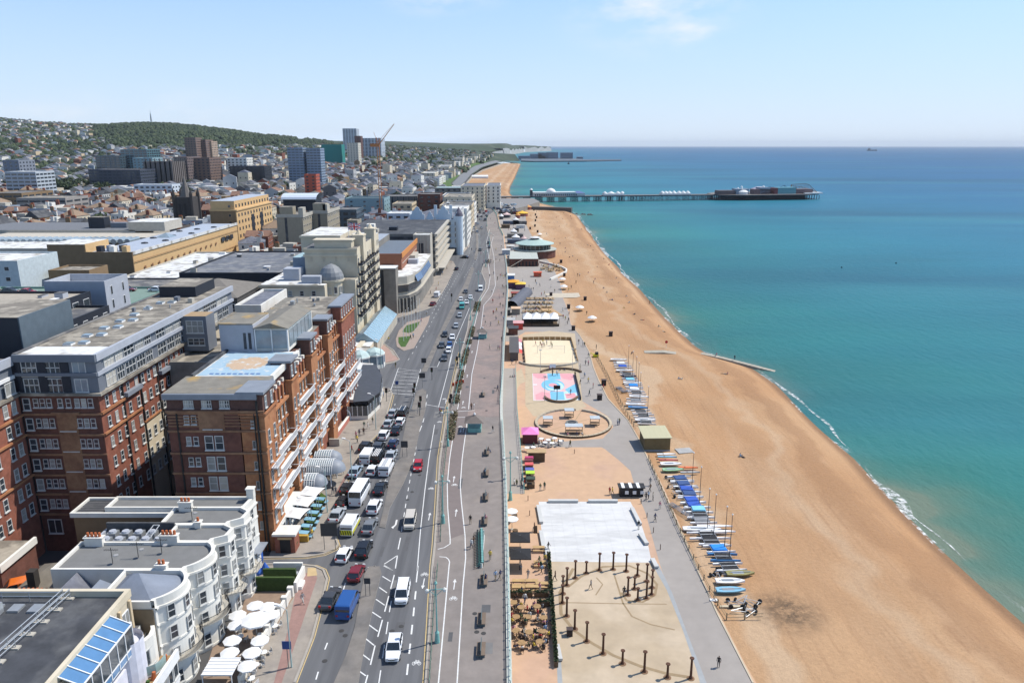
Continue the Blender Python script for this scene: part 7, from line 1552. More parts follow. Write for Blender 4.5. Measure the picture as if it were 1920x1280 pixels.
for k,(px,py,ry)in enumerate(((1036,706,0),(1044,748,PI))):
 X,Y,Z=place(px,py);t=thing('basketball_hoop',('basketball hoop at the far end of the pink and blue court','basketball hoop at the near end of the pink and blue court')[k],'hoop',(X,Y,Z),ry);mb=MB();mb.cyl((0,.8,0),(0,.8,3.2),.12,.1,6,black_m);mb.cyl((0,.8,3.1),(0,0,3.2),.08,.08,5,black_m);part('post',mb,t);mb=MB();mb.box(-.9,.9,-.05,.02,2.8,3.9,black_m if k else white_m);part('backboard',mb,t);mb=MB();mb.tube([(.23*math.cos(a*PI/5),-.3+.23*math.sin(a*PI/5),3.0)for a in range(11)],.02,M('hoop_orange',(.5,.12,.03),.5));part('rim',mb,t)
b=thing('court_wall','low curved concrete walls at both ends of the pink and blue court','wall',place(1000,751));A0_=Vector(place(1000,751))
for cx,cy,rx,ry,a0,a1 in((1052,742,32,13,165,15),(1052,702,40,10,200,340)):
 pp=arcpts(cx,cy,rx,ry,a0,a1,12)
 for a,c in zip(pp[:-1],pp[1:]):mb=MB();wallseg(mb,a,c,.6,M('brown_wall',(.17,.12,.08),.9),.5,o=A0_);part('wall_segment',mb,b)
mb=MB();wallseg(mb,(1078,702),(1089,750),.9,black_m,.2,o=A0_);part('rail',mb,b)
b=thing('circular_wall','large low oval wall with a pale coping round the picnic circle','wall',place(1075,794));o_=Vector(place(1075,794));c0=Vector(place(1075,794));rX=(Vector(place(1147,794))-c0).length;yf,yn=place(1075,768)[1],place(1075,822)[1];rY=(yf-yn)/2;cyy=(yf+yn)/2
for k in range(40):
 a,a2=2*PI*k/40,2*PI*(k+1)/40-.01
 if 1.15<a<1.3:continue
 mb=MB();P=[(math.cos(q)*r,math.sin(q)*r*rY/rX+cyy-c0 .y)for q,r in((a,rX),(a2,rX),(a2,rX-.6),(a,rX-.6))];mb.prism(P,0,.5,dk if a>PI else conc_l,cream_conc2);part('wall_segment',mb,b)
mb=MB();P=[(c0 .x+math.cos(2*PI*k/40)*(rX-.6),cyy+math.sin(2*PI*k/40)*(rX-.6)*rY/rX)for k in range(40)];mb.prism(P,LZ,LZ+.014,orange_pave);
for k in range(10):a=PI*k/5;p0=Vector((c0 .x,cyy,LZ+.02));p1=p0+Vector((math.cos(a)*(rX-1),math.sin(a)*(rX-1)*rY/rX,0));d=(p1-p0).normalized();n=Vector((-d.y,d.x,0))*.07;mb.quad([tuple(q)for q in(p0+n,p0-n,p1-n,p1+n)],tanm)
struct('picnic_circle_paving',mb)
def picnic(px,py,lb,w_=2.4):
 X,Y,Z=place(px,py);t=thing('picnic_shelter',lb,'picnic table',(X,Y,Z),group='roofed picnic tables in the circle');mb=MB();mb.box(-w_/2,w_/2,-1.1,1.1,2.0,2.12,M('shelter_grey',(.40,.44,.46),.6));part('canopy',mb,t);mb=MB();mb.box(-w_/2+.2,w_/2-.2,-.4,.4,.7,.78,dk);part('tabletop',mb,t)
 for y in(-.8,.8):mb=MB();mb.box(-w_/2+.2,w_/2-.2,y-.18,y+.18,.4,.46,dk);part('seat',mb,t)
 for x in(-w_/2+.1,w_/2-.1):mb=MB();mb.box(x-.06,x+.06,-.06,.06,0,2.0,dk);part('post',mb,t)
picnic(1067,782,'grey topped picnic table at the far side of the circle');picnic(1027,797,'grey topped picnic table on the left of the circle');picnic(1115,797,'grey topped picnic table on the right of the circle');picnic(1076,812,'long grey topped picnic table at the near side of the circle',4.2)
X,Y,Z=place(1072,794);t=thing('firepit_ring','round stone ring in the middle of the picnic circle','planter',(X,Y,Z));mb=MB();mb.lathe((0,0,0),[(1.5,0),(1.5,.45),(1.1,.45),(1.0,.1)],20,M('ring_stone',(.16,.17,.16),.9),False);part('ring',mb,t);mb=MB();mb.box(-.9,.9,-.35,.35,.1,.5,roof_dark);part('core',mb,t)
def parasol_proto(r,h,m,name='parasol',sides=8):
 t=thing(name,'','parasol');mb=MB();mb.cyl((0,0,0),(0,0,h+.35),.05,.04,6,steel);mb.cyl((0,0,0),(0,0,.1),.35,.3,8,conc_l);part('pole',mb,t)
 mb=MB();n=sides;vs=[(0,0,h+.35)]+[(math.cos(2*PI*i/n)*r*q,math.sin(2*PI*i/n)*r*q,h+z)for q,z in((.5,.2),(1,0),(1.0,-.14))for i in range(n)];fs=[(0,1+i,1+(i+1)%n)for i in range(n)]
 for q in(0,1):fs+=[(1+q*n+i,1+(q+1)*n+i,1+(q+1)*n+(i+1)%n,1+q*n+(i+1)%n)for i in range(n)]
 mb.add(vs,fs,m);part('canopy',mb,t);return t
def use(proto,state,loc,lb,group,rz=0,scale=None,paint=None):
 if not state.get(proto.name):
  state[proto.name]=1;clone_first=proto;c=clone(proto,loc,rz,lb,group,scale,paint)
 else:c=clone(proto,loc,rz,lb,group,scale,paint)
 return c
ST={};PROTOS=[]
def keepproto(p):PROTOS.append(p);p.location=(0,-5000,0);return p
par_w=keepproto(parasol_proto(1.15,2.1,white_m));par_b=keepproto(parasol_proto(2.4,2.4,M('black_canvas',(.022,.022,.024),.9),sides=4))
chair_m=M('dark_chair',(.05,.035,.03),.7);
def table_proto(name,tm_,cm,n=4,r=.45):
 t=thing(name,'','table');mb=MB();mb.cyl((0,0,.7),(0,0,.75),r,r,10,tm_);part('tabletop',mb,t);mb=MB();mb.cyl((0,0,0),(0,0,.7),.05,.05,5,black_m);part('leg',mb,t);return t
def chair_proto(cm):
 t=thing('chair','','chair');mb=MB();mb.box(-.22,.22,-.22,.22,.42,.47,cm);part('seat',mb,t);mb=MB();mb.box(-.22,.22,.18,.22,.47,.9,cm);part('backrest',mb,t)
 for x in(-.2,.2):
  for y in(-.2,.2):mb=MB();mb.box(x-.02,x+.02,y-.02,y+.02,0,.42,cm);part('leg',mb,t)
 return t
tab=keepproto(table_proto('cafe_table',wood,chair_m));tabw=keepproto(table_proto('cafe_table',white_m,chair_m));chr_=keepproto(chair_proto(chair_m));chw=keepproto(chair_proto(M('pale_chair',(.55,.53,.5),.6)))
gt=hero('garden_terrace','brown decked garden terrace with a low white wall beside the red pavement','terrace',-35,84)
mb=MB();P_=[G2(*q)for q in((465,1108),(545,1110),(552,1118),(447,1290),(375,1290),(400,1210),(450,1150))];mb.prism(P_,0,.05,conc_l,M('brown_deck',(.25,.18,.13),.9,.15,1));part('deck',mb,gt);mb=MB()
for a,c in(((547,1112),(447,1285)),):A,C=Vector(G(*a)),Vector(G(*c));mb.prism([(A.x,A.y),(A.x+.35,A.y),(C.x+.35,C.y),(C.x,C.y)],0,1.3,white_w)
part('boundary_wall',mb,gt)
mb=MB()
for k in range(9):x,y=G2(544-k*11,1118+k*18);mb.box(x-.3,x+.5,y-.3,y+.3,0,1.6,white_w)
part('pier_post',mb,gt,kind='stuff')
UM=[(478,1132,1,'farthest left'),(501,1134,1,'farthest right'),(445,1150,1,'second row, left, by the house steps'),(508,1149,1,'second row, right'),(443,1168,1,'third row, left'),(480,1174,1.6,'largest, in the middle'),(435,1197,1,'fourth row, left'),(487,1197,1,'fourth row, right'),(430,1220,1,'fifth row, left'),(472,1220,1,'fifth row, right'),(463,1245,1,'nearest, beside the white pavilion')]
for i,(px,py,s,lb)in enumerate(UM):
 X,Y,Z=G(px,py,2.3);c=clone(par_w,(X,Y,0),i*.3,'white parasol in the garden terrace, '+lb,'white parasols in the garden terrace',s);clone(tabw,(X+.5,Y-.4,0),0,'small white table under the white parasol, '+lb,'tables in the garden terrace')
 for k in range(3):a=k*2.1+i;clone(chw,(X+.5+math.cos(a)*.8,Y-.4+math.sin(a)*.8,0),a-PI/2,'pale chair under the white parasol, '+lb,'chairs under the white parasol, '+lb)
hb=hero('turf_box','raised box clad in dark green artificial turf with white seating behind it','planter',-35,97);tf=M('artificial_turf',(.045,.075,.02),.95,.25,3)
x0,y0=G2(470,1108);x1,_=G2(553,1108);mb=MB();mb.box(x0,x1,y0,y0+.4,0,2.2,tf);mb.box(x0+1.2,x1-.4,y0+2.2,y0+2.6,0,2.2,tf);part('turf_wall',mb,hb);mb=MB();mb.box(x0+.8,x1+.9,y0+.4,y0+2.2,0,.5,white_w);mb.box(x1,x1+.4,y0-.3,y0+4.2,0,1.6,white_w);mb.box(x0+2,x1,y0+4.4,y0+4.7,0,1.9,white_w);part('bench',mb,hb)
for k in range(2):mb=MB();mb.box(x0+3+k*2.2,x0+4.2+k*2.2,y0+3,y0+3.8,0,.9,grey_pale);part('bench',mb,hb)
t=hero('blue_hoarding','blue and white painted hoarding and folded blue parasols at the end of the white terrace','hoarding',-37,99);mb=MB();mb.prism([G2(*q)for q in((466,1085),(492,1048),(494,1048),(469,1087))],0,2.6,M('hoarding_blue',(.03,.10,.38),.7),white_m);part('panel',mb,t)
for(px,py)in((484,1066),(497,1064)):X,Y,_=G(px,py,2);mb=MB();mb.cyl((X,Y,0),(X,Y,2.6),.06,.06,6,white_m);mb.lathe((X,Y,1.2),[(.6,0),(.75,.4),(.3,1.3),(.05,1.7)],8,MATS['hoarding_blue']);part('folded_parasol',mb,t)
t=hero('white_pavilion','small garden pavilion with a white ribbed sheet roof near the bottom edge','pavilion',-37,77);X,Y,_=G(417,1250,2.5);mb=MB();mb.box(X-2,X+1.6,Y-1.4,Y+1.6,2.4,2.5,white_m);[mb.box(X-2,X+1.6,Y-1.4+k*.6,Y-1.3+k*.6,2.5,2.58,white_m)for k in range(6)];part('roof',mb,t);mb=MB();[mb.cyl((X+a,Y+c,0),(X+a,Y+c,2.4),.06,.06,5,white_m)for a in(-1.9,1.5)for c in(-1.3,1.5)];mb.box(X-1.9,X+1.5,Y-1.3,Y-1.2,0,.9,M('sage_panel',(.30,.36,.30),.8));part('post',mb,t)
gb=hero('green_bed','strip of green beds with six pale blue covered tables along the hotel wall','seating',-31.5,118);mb=MB();P_=[G2(*q)for q in((563,1005),(576,1008),(612,932),(602,925))];mb.prism(P_,0,.25,wood,M('bed_green',(.06,.10,.02),.95,.3,2));part('bed',mb,gb)
for k in range(6):
 px,py=599-k*6.1,935-0+k*12.6;X,Y,_=G(px,py,1);mb=MB();mb.T=Matrix.Translation((X,Y,0))@Matrix.Rotation(R(-8),4,'Z');mb.box(-.9,.9,-.55,.55,1.0,1.12,M('table_blue',(.20,.38,.48),.6));[mb.box(-.85+a*1.6,-.75+a*1.6,-.5,.5,0,1,tf)for a in(0,1)];mb.box(1.0,1.5,-.5,.5,.5,.62,MATS['table_blue']);part('table',mb,gb)
mb=MB();X,Y=G2(567,1014);mb.box(X-1,X+1,Y-.3,Y+.3,0,1.1,M('yellow_planter',(.42,.27,.05),.8));part('planter',mb,gb);X,Y=G2(548,1028);t=hero('yellow_planter','low yellow box planter by the brick entrance pavilion','planter',X,Y);mb=MB();mb.box(X-.8,X+.8,Y-.3,Y+.3,0,1,MATS['yellow_planter']);mb.box(X-.9,X+.9,Y-.4,Y+.4,1,1.15,tf);part('box',mb,t)
def roadsign(px,py,lb,w_=1.8,h_=1.8,hh=2.0,m=None,z=0,legs=2,face=None):
 X,Y,Z=G(px,py,z);t=thing('road_sign',lb,'sign',(X,Y,Z),0,'direction signs along the road');L_=(-w_/3,w_/3)if legs==2 else(0,)
 for x in L_:mb=MB();mb.cyl((x,0,0),(x,0,hh+h_*.6),.05,.05,5,M('sign_post_grey',(.12,.12,.12),.6));part('post',mb,t)
 mb=MB();mb.box(-w_/2,w_/2,-.05,.0,hh,hh+h_,m or M('sign_back',(.05,.05,.052),.6));part('panel',mb,t);return t
roadsign(619,1030,'big dark backed road sign by the hotel corner',2.6,2.2,2.4);roadsign(690,1117,'small dark road sign on the near central island',.9,.9,2.0);roadsign(759,857,'square dark road sign on the middle central island',1.4,1.4,2.2);roadsign(792,726,'dark square road sign at the tip of the junction island',1.6,1.4,2.6,legs=1);roadsign(795,690,'dark sign on the island beyond the box junction',1.4,1.4,1.6,legs=1);roadsign(745,740,'dark blue sign by the near side kerb at the junction',.8,1.0,2.8,M('sign_blue',(.03,.07,.22),.6),legs=1)
t=roadsign(541,1250,'blue information sign on a pole on the red pavement',1.1,1.1,2.6,MATS['sign_blue'],legs=1)
def tlight(px,py,lb,z=0,rz=0):
 X,Y,Z=G(px,py,z);t=thing('traffic_light',lb,'traffic light',(X,Y,Z),rz,'traffic lights at the junction');mb=MB();mb.cyl((0,0,0),(0,0,3.2),.07,.07,6,black_m);part('pole',mb,t);mb=MB();mb.box(-.3,.3,-.2,.2,2.3,3.5,black_m);part('head',mb,t)
 for k,c in enumerate(((.12,.01,.01),(.12,.07,.01),(.01,.10,.03))):mb=MB();mb.cyl((0,-.24,3.25-k*.36),(0,-.2,3.25-k*.36),.12,.12,8,M('lens%d'%k,c,.3));part('lens',mb,t)
for px,py,lb in((778,742,'far end of the guard railed island'),(776,752,'beside the stop line'),(789,768,'right side of the guard railed island'),(787,780,'near right corner of the guard railed island'),(846,764,'promenade side of the crossing'),(844,772,'nearer one on the promenade side of the crossing'),(725,752,'hotel side of the crossing'),(857,690,'promenade kerb before the bushes'),(862,684,'promenade kerb beside the waiting cyclists'),(847,566,'central island far up the road'),(810,712,'alone beyond the box junction')):tlight(px,py,'black traffic light, '+lb)
t=thing('guard_rail','pedestrian guard rails on the crossing island','railing',G(772,770));o3=Vector(G(772,770));mb=MB()
for P in([(770,774),(778,744)],[(770,776),(786,778)],[(788,776),(789,752)]):
 A,C=Vector(G(*P[0]))-o3,Vector(G(*P[1]))-o3;mb.cyl(A+Vector((0,0,1.1)),C+Vector((0,0,1.1)),.04,.04,4,steel);n=int((C-A).length/.5)
 for k in range(n+1):p=A.lerp(C,k/max(1,n));mb.cyl(p,p+Vector((0,0,1.1)),.025,.025,3,steel)
part('bars',mb,t,kind='stuff')
def lamp_proto(h,arms=2,base=True):
 t=thing('lamp_post','','lamp post');mb=MB();mb.cyl((0,0,0),(0,0,1.4),.36,.24,10,turq);mb.cyl((0,0,1.4),(0,0,1.7),.3,.12,10,turq);mb.cyl((0,0,1.7),(0,0,h),.12,.07,8,turq);part('pole',mb,t)
 mb=MB();mb.cyl((-1.1,0,h-.7),(1.1,0,h-.7),.06,.06,6,turq)
 for s in(-1,1):mb.cyl((0,0,h-1.6),(s*.9,0,h-.75),.04,.04,5,turq)
 mb.lathe((0,0,h),[(.15,0),(.22,.2),(.05,.5)],8,turq);part('arms',mb,t)
 for s in(-1,1):mb=MB();mb.lathe((s*1.1,0,h-1.15),[(.12,0),(.24,.1),(.26,.45),(.1,.6)],10,M('lantern_glass',(.60,.60,.56),.3));part('lantern',mb,t)
 return t
lp_=keepproto(lamp_proto(8.4));LPX=[(823,1203,'nearest, beside the cycle path'),(834,980,'opposite the bike rack'),(843,836,'by the bushes opposite the shelter'),(866,690,'among the bushes'),(885,600,'where the bushes begin'),(900,545,'at the road bend'),(914,500,'beyond the bend'),(921,460,'far along the curve'),(916,425,'farthest along the road')]
for px,py,lb in LPX:clone(lp_,G(px-3,py),R(8),'turquoise twin lantern lamp post at the kerb, '+lb,'turquoise lamp posts')
for px,py,lb in((957,937,'on the lower paving below the railing'),(1208,1330,'x')):
 if lb!='x':clone(lp_,place(px,py),R(8),'turquoise lamp post '+lb,'turquoise lamp posts',1.15)
sl=MB();t=keepproto(thing('street_light','','lamp post'));mb=MB();mb.cyl((0,0,0),(0,0,8),.1,.06,6,M('pale_green_post',(.36,.48,.45),.6));part('pole',mb,t);mb=MB();mb.cyl((0,0,8),(1.2,0,8.4),.05,.05,5,steel);mb.box(1.0,1.7,-.15,.15,8.3,8.5,white_m);part('lamp_head',mb,t);stl=t
for px,py,lb in((547,1250,'on the red pavement by the parasols'),(614,960,'near the hotel corner sign'),(705,805,'by the hotel steps'),(660,900,'by the glass entrance canopy'),(715,690,'at the tip of the junction pavement'),(790,540,'outside the conference centre'),(820,500,'beyond the conference centre'),(900,465,'far central island')):clone(stl,G(px,py),R(160),'pale green street light '+lb,'street lights')
for k in range(7):X,Y=G2(757+k*5.2,640-k*5);t=thing('flagpole','white flagpole on the garden island, %s from the road junction'%('first','second','third','fourth','fifth','sixth','seventh')[k],'flagpole',(X,Y,.1),group='white flagpoles');mb=MB();mb.cyl((0,0,0),(0,0,9.5),.09,.05,6,white_m);part('pole',mb,t);mb=MB();mb.lathe((0,0,9.5),[(.1,0),(.12,.1),(.02,.22)],8,white_m);part('finial',mb,t)
def railing(name,lb,pts,z,col,pitch=2.0,h=1.15,cat='railing',rails=(1.1,.6,.2),r=.045,zf=None,off=0):
 P=[Vector(G(p[0],p[1],z if len(p)<3 else p[2]))for p in pts]
 for p in P:p.x+=off
 o=P[0].copy();t=thing(name,lb,cat,o);mb=MB();n_=0;posts=[]
 for A,C in zip(P[:-1],P[1:]):
  for hh in rails:mb.cyl(A-o+Vector((0,0,hh)),C-o+Vector((0,0,hh)),r*.7,r*.7,4,col)
  L_=(C-A).length;n=max(1,int(L_/pitch))
  for k in range(n):posts.append(A.lerp(C,k/n)-o)
 part('rails',mb,t,kind='stuff');pm=MB();pm.cyl((0,0,0),(0,0,h),r*1.5,r*1.2,6,col);pm.cyl((0,0,h),(0,0,h+.12),r*2.2,r,6,col);pm=pm.mesh('post')
 for p in posts[:280]:link('post',pm,t,p)
 if len(posts)>280:
  mb=MB();[mb.cyl(p,p+Vector((0,0,h)),r*1.4,r*1.2,4,col)for p in posts[280:]];part('posts',mb,t,kind='stuff')
 return t
pale_turq=M('pale_turquoise',(.42,.55,.50),.6,.15,1.5)
railing('promenade_railing','long pale turquoise railing along the seaward edge of the promenade above the cafe',[(960,1290),(957,1150),(953,1000),(950,900),(943,790)],0,pale_turq,1.8,off=-.2,r=.07)
railing('promenade_railing','pale turquoise promenade railing beyond the ramp gap towards the round pavilion',[(939,757),(944,701),(946,640),(950,590),(953,545),(951,500),(948,479)],0,pale_turq,2.4,off=-.2,r=.07)
railing('promenade_railing','far stretch of seaward promenade railing beyond the round pavilion',[(944,442),(937,427),(932,404),(925,393)],0,turq,4,off=-.2,r=.08)
railing('kerb_railing','green railing between the near road and the cycle path',[(797,1290),(808,1130),(815,1060)],0,M('weathered_green',(.14,.19,.15),.8,.3,2),1.6,off=.5)
railing('kerb_railing','green and white railing along the kerb beside the arrows on the cycle path',[(820,1015),(826,900),(838,800)],0,MATS['weathered_green'],1.7,off=.5)
railing('kerb_railing','thin turquoise fence running along the bushes',[(848,760),(862,700),(882,620),(900,560)],0,turq,2.2,off=.4)
rampP=[((942,772),0),((950,840),-1.6),((956,905),-3.6),((958,930),-4.45)]
mb=MB();rmp=[(xe(place(0,772,0)[1]),0)]
def yy0(py):return G(950,py,0)[1]
YA,YB,YC=G(950,772,0)[1],G(960,925,LZ)[1],G(965,690,LZ)[1];pr=None
for k in range(25):
 Y=YB+(YC-YB)*k/24;z=LZ*max(0,min(1,abs(Y-YA)/(YA-YB if Y<YA else YC-YA)))+.01;x=xe(Y);cur=((x-.02,Y,z),(x+3.6,Y,z),(x+3.6,Y,LZ))
 if pr:mb.quad([pr[0],pr[1],cur[1],cur[0]],lower_path);mb.quad([pr[1],pr[2],cur[2],cur[1]],wallm)
 pr=cur
struct('ramp',mb);t=thing('ramp_railing','dark turquoise railing on the outer edge of the ramp','railing',(xe(YA)+3.55,YA,0));mb=MB();pr=None;pm=MB();pm.cyl((0,0,0),(0,0,1.1),.06,.05,5,turq);pm=pm.mesh('post')
for k in range(60):
 Y=YB+(YC-YB)*k/59;z=LZ*max(0,min(1,abs(Y-YA)/(YA-YB if Y<YA else YC-YA)));c=Vector((xe(Y)-xe(YA),Y-YA,z));link('post',pm,t,c)
 if pr is not None:[mb.cyl(pr+Vector((0,0,h)),c+Vector((0,0,h)),.035,.035,4,turq)for h in(1.05,.5)]
 pr=c
part('rails',mb,t,kind='stuff')
def shelter(px,py,lb,s=1.0):
 X,Y,Z=G(px,py);t=thing('promenade_shelter',lb,'shelter',(X,Y,Z),scale=s);mb=MB();mb.box(-1.5,1.5,-1.5,1.5,0,.95,turq);part('base',mb,t)
 for x in(-1.4,1.4):
  for y in(-1.4,0,1.4):mb=MB();mb.cyl((x,y,.95),(x,y,2.4),.08,.08,5,turq);part('post',mb,t)
 mb=MB();hip(mb,-1.6,1.6,-1.6,1.6,2.4,1.3,M('shelter_roof',(.16,.135,.12),.8,.15,2),'x',True,.6);part('roof',mb,t);mb=MB();mb.lathe((0,0,3.65),[(.25,0),(.3,.2),(.05,.6)],8,white_m);part('finial',mb,t)
shelter(890,806,'square turquoise shelter with a pointed brown roof on the promenade');shelter(905,633,'smaller looking turquoise shelter farther along the promenade',.9)
bn=keepproto(thing('promenade_bench','','bench'));mb=MB();mb.box(-.45,.45,-1.0,1.0,.4,.46,M('bench_timber',(.16,.12,.09),.8));part('seat',mb,bn);mb=MB();mb.box(-.04,.04,-1.0,1.0,.46,1.0,M('bench_steel',(.10,.12,.12),.6));part('backrest',mb,bn)
for y in(-.8,.8):mb=MB();mb.box(-.4,.4,y-.04,y+.04,0,.4,MATS['bench_steel']);part('leg',mb,bn)
BN=[(912,851,'farthest, beyond the seated couple'),(911,890,'with a pair sitting on it'),(910,935,'opposite the lamp post'),(908,980,'just before the bike rack'),(907,1092,'just after the bike rack, occupied'),(903,1165,'empty, second from the bottom'),(902,1222,'empty, nearest'),(905,742,'beyond the shelter')]
for px,py,lb in BN:clone(bn,G(px,py),0,'dark double sided bench on the promenade, '+lb,'promenade benches',(1.25,1.3,1.25))
wh=MB();wh.tube([(0,.33*math.cos(a*PI/5),.33+.33*math.sin(a*PI/5))for a in range(11)],.03,black_m,4);whm=wh.mesh('wheel');fr=MB();bt=M('bike_teal',(.10,.30,.27),.5)
fr.tube([(0,-.5,.33),(0,-.1,.85),(0,.35,.8),(0,.5,.33)],.035,bt);fr.tube([(0,-.1,.85),(0,.05,.35),(0,.35,.8)],.035,bt);fr.tube([(0,-.5,.33),(0,.05,.35)],.03,bt);frm=fr.mesh('frame');hb_=MB();hb_.tube([(-.28,.3,1.02),(.28,.3,1.02)],.03,black_m);hb_.tube([(0,.35,.8),(0,.3,1.02)],.03,bt);hbm=hb_.mesh('handlebar');sd=MB();sd.box(-.08,.08,-.28,.0,.9,.96,black_m);sdm=sd.mesh('saddle');bk=MB();bk.box(-.18,.18,.45,.75,.75,1.0,M('basket_teal',(.16,.36,.33),.6));bkm=bk.mesh('basket')
def bicycle(loc,rz,lb,group=None):
 t=thing('bicycle',lb,'bicycle',loc,rz,group)
 for y in(-.5,.5):link('wheel',whm,t,(0,y,0))
 link('frame',frm,t);link('handlebar',hbm,t);link('saddle',sdm,t);link('basket',bkm,t);return t
X0,Y0,_=G(907,1002);X1,Y1,_=G(909,1064)
for k in range(22):bicycle((X0-.9+(X1-X0)*k/21,Y0+(Y1-Y0)*k/21,0),R(-62),'teal hire bicycle in the promenade rack','teal hire bicycles in the rack')
t=thing('bike_rack','pale docking rail holding the row of teal hire bicycles','rack',(X0,Y0,0));mb=MB();mb.box(-.15,.15,Y1-Y0,0,0,.05,white_m)
for k in range(23):mb.box(-.1,.1,(Y1-Y0)*k/22-.05,(Y1-Y0)*k/22+.05,0,.8,pale_turq)
part('dock',mb,t,kind='stuff')
def bushes(pts,lb,n,r=.8,z=0,w_=1.2,mats=(0,1,1)):
 P=[Vector(G(p[0],p[1],z))for p in pts];o=P[0];t=thing('seafront_shrub_bed',lb,'shrubs',o);t['kind']='stuff';rr=random.Random(len(pts)*7+n);mb=MB();bm2=M('tamarisk_leaf',(.15,.125,.075),.9,.3,.8);bm3=M('tamarisk_dry',(.20,.16,.10),.9,.3,.8)
 tot=[(b-a).length for a,b in zip(P[:-1],P[1:])]
 for _ in range(n):
  i=rr.choices(range(len(tot)),tot)[0];p=P[i].lerp(P[i+1],rr.random())-o;p.x+=rr.uniform(-w_,w_);c=p+Vector((0,0,rr.uniform(.1,r*1.1)));a=Vector((rr.gauss(0,1),rr.gauss(0,1),rr.gauss(.5,1))).normalized();u=a.orthogonal().normalized();v=a.cross(u);s=rr.uniform(.1,.26)
  if math.sin(p.y*.55)+math.sin(p.y*.21)<-.5:continue
  mb.add([tuple(c+u*s),tuple(c+v*s),tuple(c-u*s),tuple(c-v*s)],[(0,1,2,3)],rr.choice((bm2,bm2,bm3,bm3,leafs[2])))
 part('foliage',mb,t,kind='stuff')
bushes([(845,825),(850,790),(857,745),(865,700),(875,660),(887,615)],'long bed of straggly brown green shrubs between the road and the cycle path',5200,.75,w_=.8)
bushes([(893,585),(897,565)],'short green shrub bed at the road bend',900,.8)
X,Y=G2(858,722);t=thing('road_works_barrier','bright orange road barriers among the shrubs','barrier',(X,Y,0));om2=M('barrier_orange',(.62,.08,.02),.6)
for k in range(4):mb=MB();mb.box(-1.4+k*.8,-.8+k*.8,-1+k*.9,-.9+k*.9,.1,1.0,om2);part('panel',mb,t)
for k,(px,py)in enumerate(((975,1030),(976,1062))):X,Y,Z=place(px,py);clone(par_b,(X,Y,Z),PI/4,'large square black canopy of the cafe, '+('farther','nearer')[k],'black cafe canopies')
for k,(px,py)in enumerate(((959,977),(960,992))):clone(par_w,place(px,py),0,('farther','nearer')[k]+' of two small white parasols against the promenade wall','small white parasols by the wall')
pb=keepproto(thing('picnic_bench','','picnic bench'));mb=MB();mb.box(-1.0,1.0,-.38,.38,.7,.76,M('new_pine',(.42,.28,.13),.8));part('tabletop',mb,pb)
for y in(-.7,.7):mb=MB();mb.box(-1.0,1.0,y-.15,y+.15,.4,.46,MATS['new_pine']);part('seat',mb,pb)
for x in(-.8,.8):mb=MB();mb.box(x-.05,x+.05,-.75,.75,.34,.4,MATS['new_pine']);mb.box(x-.05,x+.05,-.1,.1,0,.7,MATS['new_pine']);part('leg',mb,pb)
for k,(px,py)in enumerate(((972,1095),(997,1095),(972,1107),(997,1106),(1010,1032),(1012,1060),(1016,1100))):clone(pb,place(px,py),0,'pale timber picnic bench in the cafe, '+('far left of the row of four','far right of the row of four','near left of the row of four','near right of the row of four','beside the farther black canopy','beside the nearer black canopy','at the planters on the right')[k],'timber picnic benches')
pl=keepproto(thing('cafe_planter','','planter'));mb=MB();mb.box(-.25,.25,-1.1,1.1,0,.8,dk);part('box',mb,pl);mb=MB();rr=random.Random(5)
for _ in range(70):p=Vector((rr.uniform(-.25,.25),rr.uniform(-1.1,1.1),rr.uniform(.75,1.15)));a=Vector((rr.gauss(0,1),rr.gauss(0,1),rr.gauss(0,1))).normalized();u=a.orthogonal();v=a.cross(u);s=.12;mb.add([tuple(p+u*s),tuple(p+v*s),tuple(p-u*s),tuple(p-v*s)],[(0,1,2,3)],leafs[rr.choice((0,1,2))])
part('leaves',mb,pl,kind='stuff')
for k in range(12):py=1050+k*17.3;px=1029+k*1.2;clone(pl,place(px,py),0,'dark leafy planter box in the row screening the cafe','planter boxes screening the cafe')
for k,(px,py)in enumerate(((963,1118),(985,1118),(1015,1118),(1020,1135))):clone(pl,place(px,py),PI/2,'dark leafy planter box across the middle of the cafe','planter boxes across the cafe')
CT_=[(977,1148),(1007,1146),(968,1166),(989,1166),(1019,1168),(968,1192),(992,1195),(1017,1193),(978,1215),(1012,1213),(963,1139)]
SEATS=[]
for i,(px,py)in enumerate(CT_):
 X,Y,Z=place(px,py);lb=('far left','far right','second row left','second row middle','second row right','third row left','third row middle','third row right','nearest left','nearest right','against the promenade wall')[i];clone(tab,(X,Y,Z),0,'round cafe table, '+lb,'cafe tables',1.3)
 for k in range(4):a=k*PI/2+i*.4;xx,yy_=X+math.cos(a)*.95,Y+math.sin(a)*.95;clone(chr_,(xx,yy_,Z),a-PI/2,'dark chair at the cafe table, '+lb,'chairs at the cafe table, '+lb);SEATS.append((xx,yy_,Z,a-PI/2,'at the cafe table, '+lb))
for k,(px,py,r)in enumerate(((1004,998,0),(965,971,0),(966,1000,0))):
 X,Y,Z=place(px,py);t=thing('menu_board',('slanting brown menu board by the cafe','dark round stand beyond the white parasols','dark round stand nearer the cafe')[k],'board',(X,Y,Z));mb=MB()
 if k==0:mb.add([(-.35,-.3,0),(.35,-.3,0),(.3,.1,1.3),(-.3,.1,1.3)],[(0,1,2,3)],dk);mb.add([(-.35,.45,0),(.35,.45,0),(.3,.12,1.3),(-.3,.12,1.3)],[(3,2,1,0)],dk)
 else:mb.cyl((0,0,0),(0,0,.75),.5,.5,12,dk)
 part('panel',mb,t)
